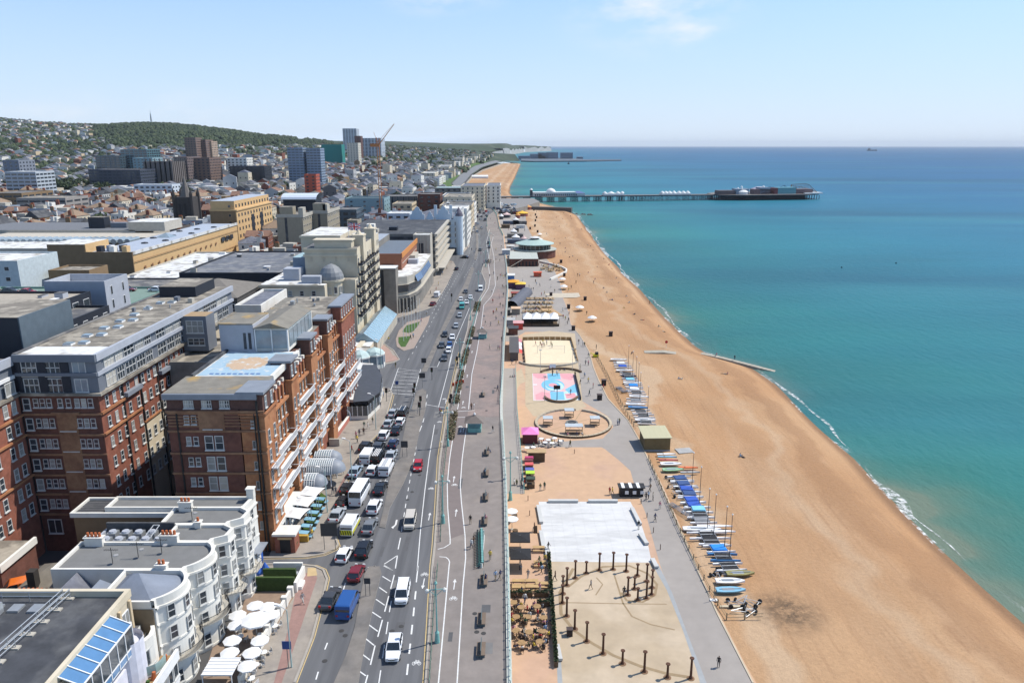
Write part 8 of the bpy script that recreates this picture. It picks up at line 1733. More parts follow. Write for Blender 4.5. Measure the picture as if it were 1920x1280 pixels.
def kiosk(name,lb,p0,w_,d_,h_,wall,roof,z=LZ,cat='kiosk',over=.3,front=None,pitch=0,rz=0):
 X,Y,Z=G(p0[0],p0[1],z);t=thing(name,lb,cat,(X,Y,Z),rz);mb=MB();mb.box(-w_/2,w_/2,0,d_,0,h_,wall);part('wall',mb,t);mb=MB()
 if pitch:hip(mb,-w_/2,w_/2,0,d_,h_,pitch,roof,'x',True,over)
 else:mb.box(-w_/2-over,w_/2+over,-over,d_+over,h_,h_+.15,roof)
 part('roof',mb,t)
 if front:mb=MB();mb.box(-w_/2+.2,w_/2-.2,-.06,-.01,.9,h_-.4,front);part('counter',mb,t)
 return t
t=kiosk('striped_stall','black and white striped trading stall on the orange paving',(1184,931),4.6,1.6,1.9,black_m,M('stall_black',(.03,.03,.032),.7));mb=MB();[mb.box(-2+k*1.5,-1.4+k*1.5,-.34,1.94,2.06,2.12,white_m)for k in range(3)];part('awning_stripe',mb,t,kind='stuff');mb=MB();[mb.box(-1.3+k*1.5,-.6+k*1.5,-.1,-.01,.6,1.3,white_m)for k in range(3)];part('poster',mb,t,kind='stuff')
kiosk('brown_kiosk','low dark brown kiosk roof beside the lower wall',(1006,866),3.6,1.4,2.2,dk,M('kiosk_tan',(.40,.28,.15),.8));
for k,(px,py,c,n_)in enumerate(((991,878,(.16,.04,.05),'maroon'),(992,886,(.55,.10,.10),'red'),(993,896,(.10,.12,.35),'blue'),(994,902,(.40,.60,.06),'lime green'),(995,913,(.05,.07,.05),'dark green'),(992,874,(.42,.05,.14),'crimson'))):X,Y,Z=place(px,py);t=thing('market_stall',n_+' covered stall in the row along the lower wall','stall',(X,Y,Z),group='stalls along the lower wall');m_=M('stall_'+n_.replace(' ','_'),c,.8);mb=MB();mb.box(-.9,.9,-.7,.7,1.9,2.1,m_);mb.box(-.8,.8,-.6,.6,0,.9,dk);part('canopy',mb,t);mb=MB();[mb.cyl((a,b_,.9),(a,b_,1.9),.04,.04,4,steel)for a in(-.8,.8)for b_ in(-.6,.6)];part('pole',mb,t,kind='stuff')
t=kiosk('pink_canopied_bar','bar with a bright pink sloping canopy below the ramp',(994,832),3.4,4,2.4,M('maroon_wall',(.12,.03,.035),.8),M('pink_canvas',(.75,.22,.48),.7),pitch=1.0)
for k,(px,py)in enumerate(((1015,829),(1028,831),(1040,828),(1022,836),(1035,837),(1050,833),(1000,845),(988,846))):
 X,Y,Z=place(px,py);clone(tabw,(X,Y,Z),0,'white table outside the pink canopied bar, '+('far left','far middle','far right','near left','near middle','near right','beside the wall','nearest the wall')[k],'white tables outside the pink bar',1.3)
 for q in range(3):a=q*2.1+k;clone(chw,(X+math.cos(a)*.9,Y+math.sin(a)*.9,Z),a-PI/2,'pale chair at a white table outside the pink bar, table '+('far left','far middle','far right','near left','near middle','near right','beside the wall','nearest the wall')[k],'pale chairs outside the pink bar')
t=kiosk('red_white_kiosk','row of red, white and pink fronted kiosks beside the ramp',(964,676),2.6,20,2.6,M('grey_kiosk',(.10,.09,.09),.8),M('kiosk_dark_roof',(.085,.08,.08),.8));
for k,c in enumerate(((.60,.07,.05),(.62,.50,.50),(.60,.62,.62),(.50,.18,.20))):mb=MB();mb.add([(1.3,1+k*4.6,2.6),(1.3,5.2+k*4.6,2.6),(2.6,5.2+k*4.6,2.1),(2.6,1+k*4.6,2.1)],[(0,3,2,1)],M('awning_%d'%(3-k),c,.8));part('awning',mb,t)
kiosk('orange_kiosk','orange and yellow kiosk beside the far ramp, left part',(962,541),5.5,6,3,M('purple_wall',(.10,.05,.10),.8),M('kiosk_orange',(.62,.30,.03),.7),pitch=1);kiosk('yellow_kiosk','yellow roofed kiosk right of the orange one',(976,543),4.5,5,2.6,M('purple_wall'),M('kiosk_yellow',(.66,.45,.06),.7),pitch=.8);kiosk('blue_kiosk','blue and white kiosk just behind the orange one',(957,527),4,6,2.8,M('kiosk_blue',(.06,.16,.38),.7),roof_w)
for k,(px,py,lb)in enumerate(((970,566,'brown stall by the wall beyond the tented bar'),(966,560,'dark red stall next to the brown stall'),(967,590,'peach topped stall by the wall'),(949,592,'dark kiosk on the upper edge'),(956,612,'grey kiosk by the wall near the tented bar'),(972,618,'red and white stall by the wall'),(962,628,'maroon stall beside the volleyball court'))):kiosk('beach_stall',lb,(px,py),3.4,4,2.4,(dk,brick_d,paving,roof_dark,grey_pale,M('awning_3'),brick_d)[k],(dk,M('stall_red_roof',(.25,.06,.05),.8),M('peach_roof',(.55,.38,.25),.8),roof_g,M('kiosk_grey_roof',(.36,.36,.36),.8),M('stall_pink_roof',(.55,.30,.30),.8),roof_dark)[k])
t=thing('tented_bar','large white peaked tent bar with dark open front beside the path','bar',place(1014,612));o4=Vector(place(1014,612));A,C=Vector(place(980,612))-o4,Vector(place(1048,612))-o4;W_=C.x-A.x;mb=MB()
for k in range(4):x0_=A.x+W_*k/4;mb.add([(x0_,0,2.9),(x0_+W_/4,0,2.9),(x0_+W_/4,9,2.9),(x0_,9,2.9),(x0_+W_/8,4.5,4.6)],[(0,1,4),(1,2,4),(2,3,4),(3,0,4)],white_m)
part('canopy',mb,t);mb=MB();mb.box(A.x+.3,C.x-.3,.5,8.5,0,.06,dk);[mb.cyl((A.x+W_*k/4,y,0),(A.x+W_*k/4,y,3),.1,.1,5,black_m)for k in range(5)for y in(.1,8.9)];mb.box(A.x,C.x,.1,.2,0,1.0,dk);mb.box(A.x,C.x,8.6,8.7,0,2.8,roof_dark);part('frame',mb,t)
t=thing('arched_bar_roof','long dark arched boat shaped roof beside the tented bar','bar',place(985,578));mb=MB();n=8
for i in range(n):a0,a1=PI*i/n,PI*(i+1)/n;mb.quad([(-4-math.cos(a0)*3-2,0,math.sin(a0)*3.2),(1-math.cos(a0)*3,32,math.sin(a0)*3.2),(1-math.cos(a1)*3,32,math.sin(a1)*3.2),(-6-math.cos(a1)*3,0,math.sin(a1)*3.2)],M('charcoal_membrane',(.10,.105,.125),.7))
part('roof',mb,t)
bc=0
for i in range(6):
 for j in range(4):
  px,py=985+i*9+j*1.5,586-j*8;clone(pb,place(px,py),.2*i,'picnic bench behind the white tents, %s row, %s from the left'%(ORD[j],ORD[i]),'picnic benches in the beach bar yard',1.3)
s2('beach_slab',[(1020,540+10),(1085,549),(1088,556),(1080,558),(1030,558)],M('sand_concrete',(.46,.40,.31),.9),.03)
t=thing('timber_terrace','tan timber terrace deck of the beach bar','terrace',place(1035,585));mb=MB();mb.T=Matrix.Rotation(R(15),4,'Z');[mb.box(-3,2,-8+k*1.2,-6.9+k*1.2,0,.35,M('pine_deck',(.44,.29,.16),.8))for k in range(14)];part('boards',mb,t,kind='stuff')
for k,(px,py)in enumerate(((1087,583),(1110,603),(1054,529),(1057,543),(1023,482),(1029,473),(1012,443),(1013,453))):X,Y,Z=on_beach(px,py);t=thing('beach_parasol','small white parasol on the shingle, '+('opposite the tented bar','nearest, opposite the tented bar','near the pale slab, farther','near the pale slab, nearer','behind the round pavilion, nearer','behind the round pavilion, farther','near the dark bins, farther','near the dark bins, nearer')[k],'canopy',(X,Y,Z),group='white shades on the shingle');mb=MB();mb.lathe((0,0,1.6),[(1.9,0),(1.2,.45),(.05,.9)],8,white_m);part('canopy',mb,t);mb=MB();mb.cyl((0,0,0),(0,0,1.7),.08,.08,5,steel);mb.box(-1.2,1.2,-.6,.6,0,.35,wood);part('post',mb,t)
x,y,_=G(990,470,LZ);b=thing('round_pavilion','round beach pavilion with a pale teal roof on a brick base','pavilion',(10,452,LZ));tr_=M('teal_roof',(.36,.47,.43),.6,.08)
mb=MB();mb.box(-11.5,5,-30,2,0,4.3,brick_d,M('pale_terrace',(.40,.42,.38),.9));part('brick_base',mb,b);mb=MB();mb.cyl((4,10,0),(4,10,4.5),13,13,24,brick_d);mb.cyl((4,10,4.5),(4,10,4.9),13.6,13.6,24,M('pale_terrace'));part('drum',mb,b);mb=MB();mb.cyl((4,10,4.9),(4,10,8),9.6,9.6,24,M('dark_glazing'));part('glazing',mb,b)
mb=MB();[mb.cyl((4+9.8*math.cos(2*PI*k/24),10+9.8*math.sin(2*PI*k/24),4.9),(4+9.8*math.cos(2*PI*k/24),10+9.8*math.sin(2*PI*k/24),8),.18,.18,4,M('pale_terrace'))for k in range(24)];part('mullion',mb,b,kind='stuff');mb=MB();mb.lathe((4,10,8),[(12,0),(12,.3),(3.4,2.6)],24,tr_);mb.cyl((4,10,10.4),(4,10,11.6),2.6,2.6,16,M('dark_glazing'));mb.lathe((4,10,11.6),[(3.6,0),(3.2,.3),(.2,1)],20,roof_w);part('roof',mb,b)
mb=MB()
for k in range(7):mb.box(-8+k*1.9,-7.2+k*1.9,-30.2,-29.9,.2,2.8,black_m)
mb.add([(-11,-31,.1),(-4,-31,4.3),(-4,-33,4.3),(-11,-33,.1)],[(0,1,2,3)],conc_l);part('arch',mb,b,kind='stuff')
mb=MB();o5=Vector((10,452,LZ));P=[(1012,492),(1035,497),(1052,502),(1062,507),(1062,511),(1050,517),(1032,525)]
for a,c in zip(P[:-1],P[1:]):wallseg(mb,a,c,1.0,white_w,.8,o=o5)
part('terrace_wall',mb,b)
for i in range(14):px,py=1010+i*3.2+jr.uniform(-2,2),503+jr.uniform(-4,9);clone(pb,place(px,py),jr.uniform(0,3),'picnic bench on the pavilion terrace, %s from the left'%ORD[i],'picnic benches on the pavilion terrace',1.3)
kiosk('red_booth','small red booth at the foot of the round pavilion',(1008,519),4,3,2.2,M('booth_red',(.55,.10,.05),.7),M('booth_red'));kiosk('white_booth','white topped booth on the upper promenade edge by the pavilion',(949,478),4.5,5,2.8,grey_pale,roof_w,z=0)
FT=[(967,452,'white conical umbrella roofed bar nearest the round pavilion',6,white_m,'cone'),(963,441,'white umbrella roofed bar second from the round pavilion',5.5,white_m,'cone'),(967,418,'white topped bar in the long dark stall row',5.5,white_m,'cone'),(950,408,'white and pink tent on the pier side',8,M('pink_white',(.62,.45,.42),.8),'cone'),(940,411,'small white dome tent at the road edge',4.5,white_m,'cone'),(979,405,'large yellow carousel tent',12,M('carousel_yellow',(.70,.42,.04),.7),'cone'),(971,409,'small orange tent beside the yellow carousel',5,M('tent_orange',(.60,.28,.08),.7),'cone'),(990,393,'orange striped round tent nearest the groyne',8,M('tent_orange'),'cone'),(982,455,'pink topped stall near the round pavilion',4.5,M('pink_white'),'cone'),(960,398,'white tent among cars near the pier',4.5,white_m,'cone')]
for px,py,lb,w_,m,k in FT:
 X,Y,Z=place(px,py);t=thing('round_tent',lb,'tent',(X,Y,Z),group='tents and umbrella roofs toward the pier');mb=MB();mb.lathe((0,0,2.6),[(w_/2,0),(w_/2,.5),(w_/4,1.4),(.1,2.6)],12,m);part('roof',mb,t);mb=MB();mb.cyl((0,0,0),(0,0,2.7),w_/2-.3,w_/2-.3,12,M('tent_red_wall',(.28,.10,.09),.8)if 'yellow' in lb or 'orange' in lb else roof_dark);part('wall',mb,t)
ST_=[(958,421,'long dark blue stall row',14,5,M('dark_blue_stall',(.07,.09,.13),.8)),(975,421,'dark grey stall row end',12,5,roof_g),(948,428,'brown flower bed shaped kiosk',7,7,dk),(976,428,'white flat roofed hut on the shingle edge',7,4,roof_w),(968,435,'small dark hut with a figure',4,4,roof_dark),(966,446,'dark terrace under the umbrellas',12,8,roof_g),(970,457,'dark long terrace of the bar nearest the pavilion',14,7,M('dark_blue_stall')),(957,469,'cream counter behind the round pavilion',5,5,roof_w),(973,402,'maroon ride enclosure',12,6,M('maroon_wall')),(945,400,'row of pale kiosks near the pier',8,6,roof_w),(962,392,'grey arcade front at the pier approach',14,6,M('far_road'))]
for px,py,lb,w_,d_,m in ST_:kiosk('beach_hut',lb+' toward the pier',(px,py),w_,d_,2.6,m,m,over=.2)
bx=G(1232,846,-4.8);b=thing('beach_hut_store','square timber hut with a pale green sheet roof among the boats','hut',(bx[0],bx[1],-4.8));gr=M('pale_green_sheet',(.45,.42,.27),.7,.06,1.2,streak=(3,.1,1));wd=M('olive_timber',(.16,.125,.06),.85,.15,1.5)
mb=MB();mb.box(-2.9,2.9,0,6.4,0,3.1,wd);part('wall',mb,b);mb=MB();mb.add([(-3.2,-.3,3.15),(3.2,-.3,3.25),(2.9,6.6,3.6),(-3.4,6.6,3.5),(-3.2,-.3,3.3),(3.2,-.3,3.4),(2.9,6.6,3.75),(-3.4,6.6,3.65)],[(0,1,5,4),(1,2,6,5),(2,3,7,6),(3,0,4,7),(4,5,6,7)],gr);part('roof',mb,b);mb=MB();mb.box(-2.95,2.95,-.12,-.01,0,.35,grey_pale);mb.box(2.9,3.0,1,2,.3,2.2,white_m);part('plinth',mb,b)
x,y,z=on_beach(1283,845);t=thing('launch_mat','grey mat laid on the shingle beside the green roofed hut','mat',(x,y,z+.05),R(10));mb=MB();[mb.box(-1.8,1.8,-1.4+k*.7,-.75+k*.7,.02,.1,M('mat_grey',(.36,.36,.35),.9))for k in range(4)];part('plank',mb,t,kind='stuff')
x,y,z=G(1338,1125,LZ);t=thing('sign_base','small white flat post base on the path edge','sign',(x,y,z));mb=MB();mb.box(-.55,.55,-.3,.3,0,.15,white_m);mb.cyl((0,0,0),(0,0,2.6),.05,.05,5,M('sign_post_grey'));part('base',mb,t)
def fence(lb,pts,col,pitch=2.4,h=1.2,name='boat_park_fence'):
 P=[Vector(G(p[0],p[1],-4.7))for p in pts];o=P[0];t=thing(name,lb,'fence',o);pm=MB();pm.box(-.07,.07,-.07,.07,0,h,col);pm=pm.mesh('post')
 for A,C in zip(P[:-1],P[1:]):
  n=max(1,int((C-A).length/pitch))
  for k in range(n):
   a,c=A.lerp(C,k/n)-o,A.lerp(C,(k+1)/n)-o;link('post',pm,t,a)
   for hh in(.45,.95):mb=MB();mb.cyl(a+Vector((0,0,hh)),c+Vector((0,0,hh)),.045,.045,4,col);part('rail',mb,t)
fm_=M('fence_timber',(.24,.19,.12),.9,.2,2)
fence('timber post and rail fence behind the farther row of boats',[(1120,672),(1136,700),(1160,750),(1188,800),(1192,806)],fm_);fence('long timber fence behind the nearer row of boats',[(1216,862),(1240,920),(1268,985),(1300,1050),(1330,1110),(1362,1162)],fm_);fence('low timber fence closing the near end of the boat park',[(1362,1162),(1430,1160)],fm_)
# ============================================================ VEHICLES
paint=M('car_paint',(.5,.5,.5),.25,.02,spec=.6);tyre_m=M('tyre',(.02,.02,.02),.9);rim_m=M('wheel_rim',(.35,.36,.38),.35,metal=.5);lampw=M('headlight_glass',(.55,.56,.56),.15);lampr=M('tail_light',(.35,.02,.02),.3);cglass=M('car_glass',(.02,.026,.032),.06,.1,spec=.9);trim=M('black_trim',(.02,.02,.022),.6)
PT={n:M('paint_'+n.replace(' ','_'),c,.22,.02,spec=.6)for n,c in{'white':(.72,.73,.74),'silver':(.36,.39,.42),'black':(.012,.012,.014),'dark grey':(.05,.053,.06),'grey':(.16,.17,.18),'red':(.38,.015,.02),'maroon':(.16,.015,.02),'blue':(.02,.08,.26),'navy':(.02,.03,.08),'pale blue':(.30,.38,.46),'teal':(.05,.32,.30),'beige':(.5,.46,.4),'orange':(.62,.14,.02)}.items()}
wmb=MB();wmb.cyl((-.11,0,0),(.11,0,0),.33,.33,14,tyre_m);whl=wmb.mesh('wheel');rmb=MB();rmb.cyl((-.125,0,0),(.125,0,0),.2,.2,10,rim_m);rml=rmb.mesh('rim')
def loft(mb,secs,m):
 rings=[]
 for(y,w_,z0,z1)in secs:rings.append([(-w_*.9,y,z0),(-w_,y,z0+(z1-z0)*.35),(-w_*.985,y,z1-.12),(-w_*.88,y,z1),(w_*.88,y,z1),(w_*.985,y,z1-.12),(w_,y,z0+(z1-z0)*.35),(w_*.9,y,z0)])
 vs=[p for r in rings for p in r];n=8;fs=[(0,1,2,3,4,5,6,7)]
 for j in range(len(rings)-1):
  for i in range(n):a,b_=j*n+i,j*n+(i+1)%n;fs.append((a,a+n,b_+n,b_))
 k=(len(rings)-1)*n;fs.append(tuple(range(k+7,k-1,-1)));mb.add(vs,fs,m)
def car_proto(kind):
 L_,W_,H_={'hatch':(4.0,.88,1.48),'suv':(4.6,.95,1.72),'saloon':(4.75,.92,1.45),'van':(5.2,.98,2.15),'bus':(6.4,1.08,2.75),'people':(4.8,.95,1.85)}[kind];h=L_/2;t=keepproto(thing('parked_car','','car'));b=.62*H_ if kind in('van','bus')else(.60*H_ if kind!='people' else.58*H_)
 mb=MB()
 if kind in('van','bus','people'):nose=.9 if kind!='bus' else.15;loft(mb,[(-h,W_*.8,.35,.75 if kind!='bus' else 1.2),(-h+.12,W_*.93,.28,.95 if kind!='bus' else b),(-h+nose,W_,.25,b*.98),(h-.1,W_,.25,b),(h,W_*.95,.3,b)],paint);f0,f1,r0,r1=-h+nose*.7,-h+nose+.55,h-.25,h-.05
 else:
  bo=b*.97 if kind!='saloon' else b*.93;loft(mb,[(-h,W_*.72,.38,.62),(-h+.15,W_*.9,.25,b*.76),(-h+1.15,W_,.22,b*.9),(-.75,W_,.22,b),(h*.62,W_,.22,b),(h-.12,W_*.93,.25,bo),(h,W_*.8,.38,bo*.75)],paint)
  f0,f1=-h*.42,-h*.12;r0,r1=(h*.45,h*.78)if kind=='saloon' else(h*.72,h*.95)
 part('body',mb,t);wt=W_*.80 if kind not in('van','bus')else W_*.93;wb=W_*.93;z=b-.05
 mb=MB();q=.03;V=[(-wb+q,f0,z),(wb-q,f0,z),(wb-q,r1,z),(-wb+q,r1,z),(-wt+q,f1,H_-.06),(wt-q,f1,H_-.06),(wt-q,r0,H_-.06),(-wt+q,r0,H_-.06)];mb.add(V,[(0,1,5,4),(1,2,6,5),(2,3,7,6),(3,0,4,7)],cglass);part('windows',mb,t)
 mb=MB();mb.add([(-wt,f1-.05,H_-.07),(wt,f1-.05,H_-.07),(wt,r0+.05,H_-.07),(-wt,r0+.05,H_-.07),(-wt*.94,f1+.1,H_),(wt*.94,f1+.1,H_),(wt*.94,r0-.08,H_),(-wt*.94,r0-.08,H_)],[(0,1,5,4),(1,2,6,5),(2,3,7,6),(3,0,4,7),(4,5,6,7)],paint)
 ws=[(f0,f1),(r1,r0)]
 if kind in('van',):mb.box(-wt-.03,wt+.03,f1+.9,r0+.12,z,H_-.08,paint)
 for(ya,yb)in ws:
  for s in(-1,1):mb.cyl((s*wb,ya,z),(s*wt,yb,H_-.05),.06,.06,4,paint)
 n=2 if kind!='bus' else 5
 for k in range(1,n+1):
  y=f1+(r0-f1)*k/(n+1)
  for s in(-1,1):mb.cyl((s*wb,y,z),(s*wt,y,H_-.06),.045,.045,4,trim if kind!='bus' else paint)
 part('roof',mb,t)
 for s in(-1,1):
  for y in(-h*.62,h*.62):w_=link('wheel',whl,t,(s*(W_-.1),y,.33));link('rim',rml,w_,(0,0,0))
  mb=MB();mb.box(s*W_*.62-.17,s*W_*.62+.17,-h-.0,-h+.22,.62,.8,lampw);part('headlight',mb,t);mb=MB();mb.box(s*W_*.72-.14,s*W_*.72+.14,h-.14,h+.02,.7,.95,lampr);part('tail_light',mb,t)
  mb=MB();mb.box(s*(W_+.1)-.1,s*(W_+.1)+.1,f0+.1,f0+.25,b-.05,b+.1,trim);part('wing_mirror',mb,t)
 mb=MB();mb.box(-.26,.26,-h-.02,-h+.05,.45,.56,M('number_plate',(.6,.6,.5),.5));mb.box(-W_*.5,W_*.5,-h-.01,-h+.06,.57,.66,trim);part('grille',mb,t);return t
CARP={k:car_proto(k)for k in('hatch','suv','saloon','van','bus','people')}
AWAY,TOWARD=PI,0.0
def car(px,py,kind,col,lb,hd=AWAY,z=0,ang=None,sc=1.0,group='vehicles on the seafront road'):
 X,Y,Z=G(px,py,z+.0);dr=R(1.5)if ang is None else R(ang);c=clone(CARP[kind],(X,Y,z+.012),hd+dr,lb,group,sc,{'car_paint':PT[col]});c.name={'van':'delivery_van','bus':'minibus'}.get(kind,'car');c['category']={'van':'van','bus':'bus'}.get(kind,'car');return c
VL=[(620,1128,'saloon','dark grey','dark grey estate car with a silver roof at the bottom of the left lanes',14),(653,1142,'van','blue','blue high van beside the dark grey estate car',10),(669,1080,'hatch','maroon','dark red hatchback just ahead of the blue van',10),(646,1045,'hatch','white','white hatchback alone by the side road',12),(683,1035,'suv','black','large black car ahead of the dark red hatchback',9),(658,992,'van','white','white police style van with yellow chevrons on its rear',10),(694,992,'saloon','grey','dark grey blue saloon beside the chevron van',9),(633,970,'saloon','silver','silver car in the kerb lane by the hotel corner',14),(703,955,'suv','white','white van like car with red lights behind the minibus',10),(675,935,'bus','white','cream roofed minibus in the middle lane',11),(644,945,'hatch','black','black car in the kerb lane, nearer of two',14),(651,920,'hatch','black','black car in the kerb lane, farther of two',13),(714,920,'saloon','black','black car right of the minibus',10),(667,888,'saloon','pale blue','pale blue silver car by the glass entrance canopy',14),(699,886,'hatch','white','white hatchback beside the pale blue silver car',12),(725,884,'van','white','white panel van with a roof ladder',10),(690,862,'van','white','white van in the kerb lane beside the pipe loaded vehicle',13),(709,862,'people','black','black pickup like vehicle loaded with pipes',12),(734,858,'saloon','silver','silver car right of the pipe loaded vehicle',10),(686,842,'suv','black','black car turning at the kerb by the steps',18),(711,843,'suv','dark grey','dark grey car ahead of the pipe loaded vehicle',11),(738,836,'hatch','navy','white roofed blue car in the right lane',10),(721,820,'suv','white','white car with a sunroof in the left lane',12),(744,810,'saloon','black','black car in the right lane of the queue',10),(729,798,'saloon','silver','silver car third from the lights, left lane',12),(751,794,'hatch','white','white car second from the lights, right lane',10),(737,778,'saloon','silver','silver car first at the lights, left lane',11),(756,778,'people','black','black vehicle with roof bars at the lights, right lane',10),(695,706,'people','navy','navy people carrier turning behind the restaurant',85),(717,624,'saloon','black','black taxi nearest in the hotel forecourt',-30),(727,614,'saloon','black','black taxi farther in the hotel forecourt',-30),(812,572,'saloon','maroon','dark red car parked at the conference centre kerb',20),(820,556,'van','white','white van parked at the conference centre kerb',18),(871,484,'saloon','black','black car turning at the gabled hotel',75),(856,506,'hatch','black','black car at the kerb near the gabled hotel',12)]
for px,py,k,c,lb,a in VL:car(px,py,k,c,lb,AWAY,ang=-a*.35 if a<30 else a,sc=1.08 if py>850 else 1.05)
VR=[(739,1222,'suv','white','white car with a black sunroof stripe, nearest oncoming',TOWARD),(755,1118,'people','white','white van like car oncoming, second from the bottom',TOWARD),(769,983,'people','beige','cream roofed white van oncoming by the long shadow',TOWARD),(784,878,'hatch','red','bright red hatchback oncoming',TOWARD),(833,674,'saloon','dark grey','dark car last in the oncoming queue',0),(841,660,'hatch','white','white car second in the oncoming queue',0),(843,650,'hatch','blue','blue car third in the oncoming queue',0),(828,650,'saloon','dark grey','dark car in the inner lane beside the blue one',0),(848,635,'saloon','white','white and pale blue taxi in the queue',0),(834,630,'hatch','black','black car in the inner lane beside the taxi',0),(855,614,'hatch','silver','silver car alone between the taxi and the teal van',0),(862,594,'hatch','silver','silver car behind the teal van',0),(866,578,'van','teal','teal and white van in the oncoming queue',0),(864,564,'hatch','white','white car just beyond the teal van, left',0),(875,569,'saloon','white','white car just beyond the teal van, right',0),(882,560,'saloon','white','white car by the bend',0),(873,549,'saloon','dark grey','dark car alone beyond the white cars',0),(901,545,'van','white','white van parked at the bend',0),(900,470,'saloon','black','black car by the far central island',0),(917,465,'hatch','dark grey','dark grey car on the far curve, nearer',0),(916,457,'hatch','black','black car on the far curve, farther',0)]
for px,py,k,c,lb,h in VR:car(px,py,k,c,lb,h,ang=2)
cr_=random.Random(11);cn=list(PT)
for i in range(46):
 t=i/45;px,py=880+t*40+cr_.uniform(-12,14),440-t*55+cr_.uniform(-3,3)
 if py<386:continue
 c=cr_.choice(['white','silver','black','grey','navy','red','dark grey','pale blue']);car(px,py,cr_.choice(['hatch','saloon','suv','van']),c,c+' vehicle on the far stretch of road before the pier',cr_.choice([0,PI]),ang=cr_.uniform(-8,12),group='distant vehicles before the pier')
for i in range(30):
 c=cr_.choice(['white','silver','black','grey','navy','pale blue']);px,py=cr_.uniform(925,965),cr_.uniform(384,398);car(px,py,cr_.choice(['hatch','suv','van']),c,c+' vehicle in the busy area at the pier approach',cr_.uniform(0,6),z=.1,group='vehicles at the pier approach')
for i in range(16):
 x,y=-148+cr_.uniform(0,46),192+cr_.uniform(0,22);c=cn[i%9];cc=clone(CARP['saloon'],(x,y,21.45),PI/2,c+' car on the green topped car park deck, '+('left end' if x<-135 else 'middle' if x<-118 else 'right end'),'cars on the roof deck',1,{'car_paint':PT[c]});cc.name='car'
X,Y,Z=G(32,1112,0);cc=clone(CARP['van'],(-66.4,89.4,3.0),R(-62),'bright orange van in the back yard at the left edge','orange van',1.1,{'car_paint':PT['orange']});cc.name='delivery_van'
t=thing('yard_deck','grey raised service yard holding the orange van','yard',(-69,86,0));mb=MB();mb.box(-6,5.05,-3.8,6.5,0,3.0,conc,M('yard_grey',(.24,.23,.215),.9));part('wall',mb,t)
def on_vehicle(label_bit,build,nm):
 o=next(x for x in COL.objects if x.get('label')and label_bit in x['label']);mb=MB();build(mb);return link(nm,mb.mesh(nm),o)
yl=M('hi_vis_yellow',(.62,.60,.03),.6)
def chev(mb):
 mb.box(-.9,.9,2.6,2.64,.45,1.25,yl)
 for k in range(5):
  x=-.8+k*.36;mb.add([(x,2.65,.5),(x+.14,2.65,.5),(x+.3,2.65,1.2),(x+.16,2.65,1.2)],[(3,2,1,0)],trim)
 for s in(-1,1):mb.box(s*.995-.005,s*.995+.005,-1.8,2.5,.6,1.0,yl)
on_vehicle('yellow chevrons',chev,'chevron_panel')
on_vehicle('roof ladder',lambda mb:[mb.cyl((x,-1,2.25),(x,2.3,2.25),.04,.04,4,steel)for x in(-.25,.25)]+[mb.cyl((-.25,-1+k*.4,2.25),(.25,-1+k*.4,2.25),.03,.03,4,steel)for k in range(9)],'ladder')
on_vehicle('loaded with pipes',lambda mb:[mb.cyl((x,-.8,1.95),(x,2.6,1.95),.07,.07,5,white_m)for x in(-.5,-.2,.1,.4)],'pipes');on_vehicle('roof bars',lambda mb:[mb.cyl((x,-1,1.95),(x,2,1.95),.05,.05,4,white_m)for x in(-.5,.5)],'roof_bars')
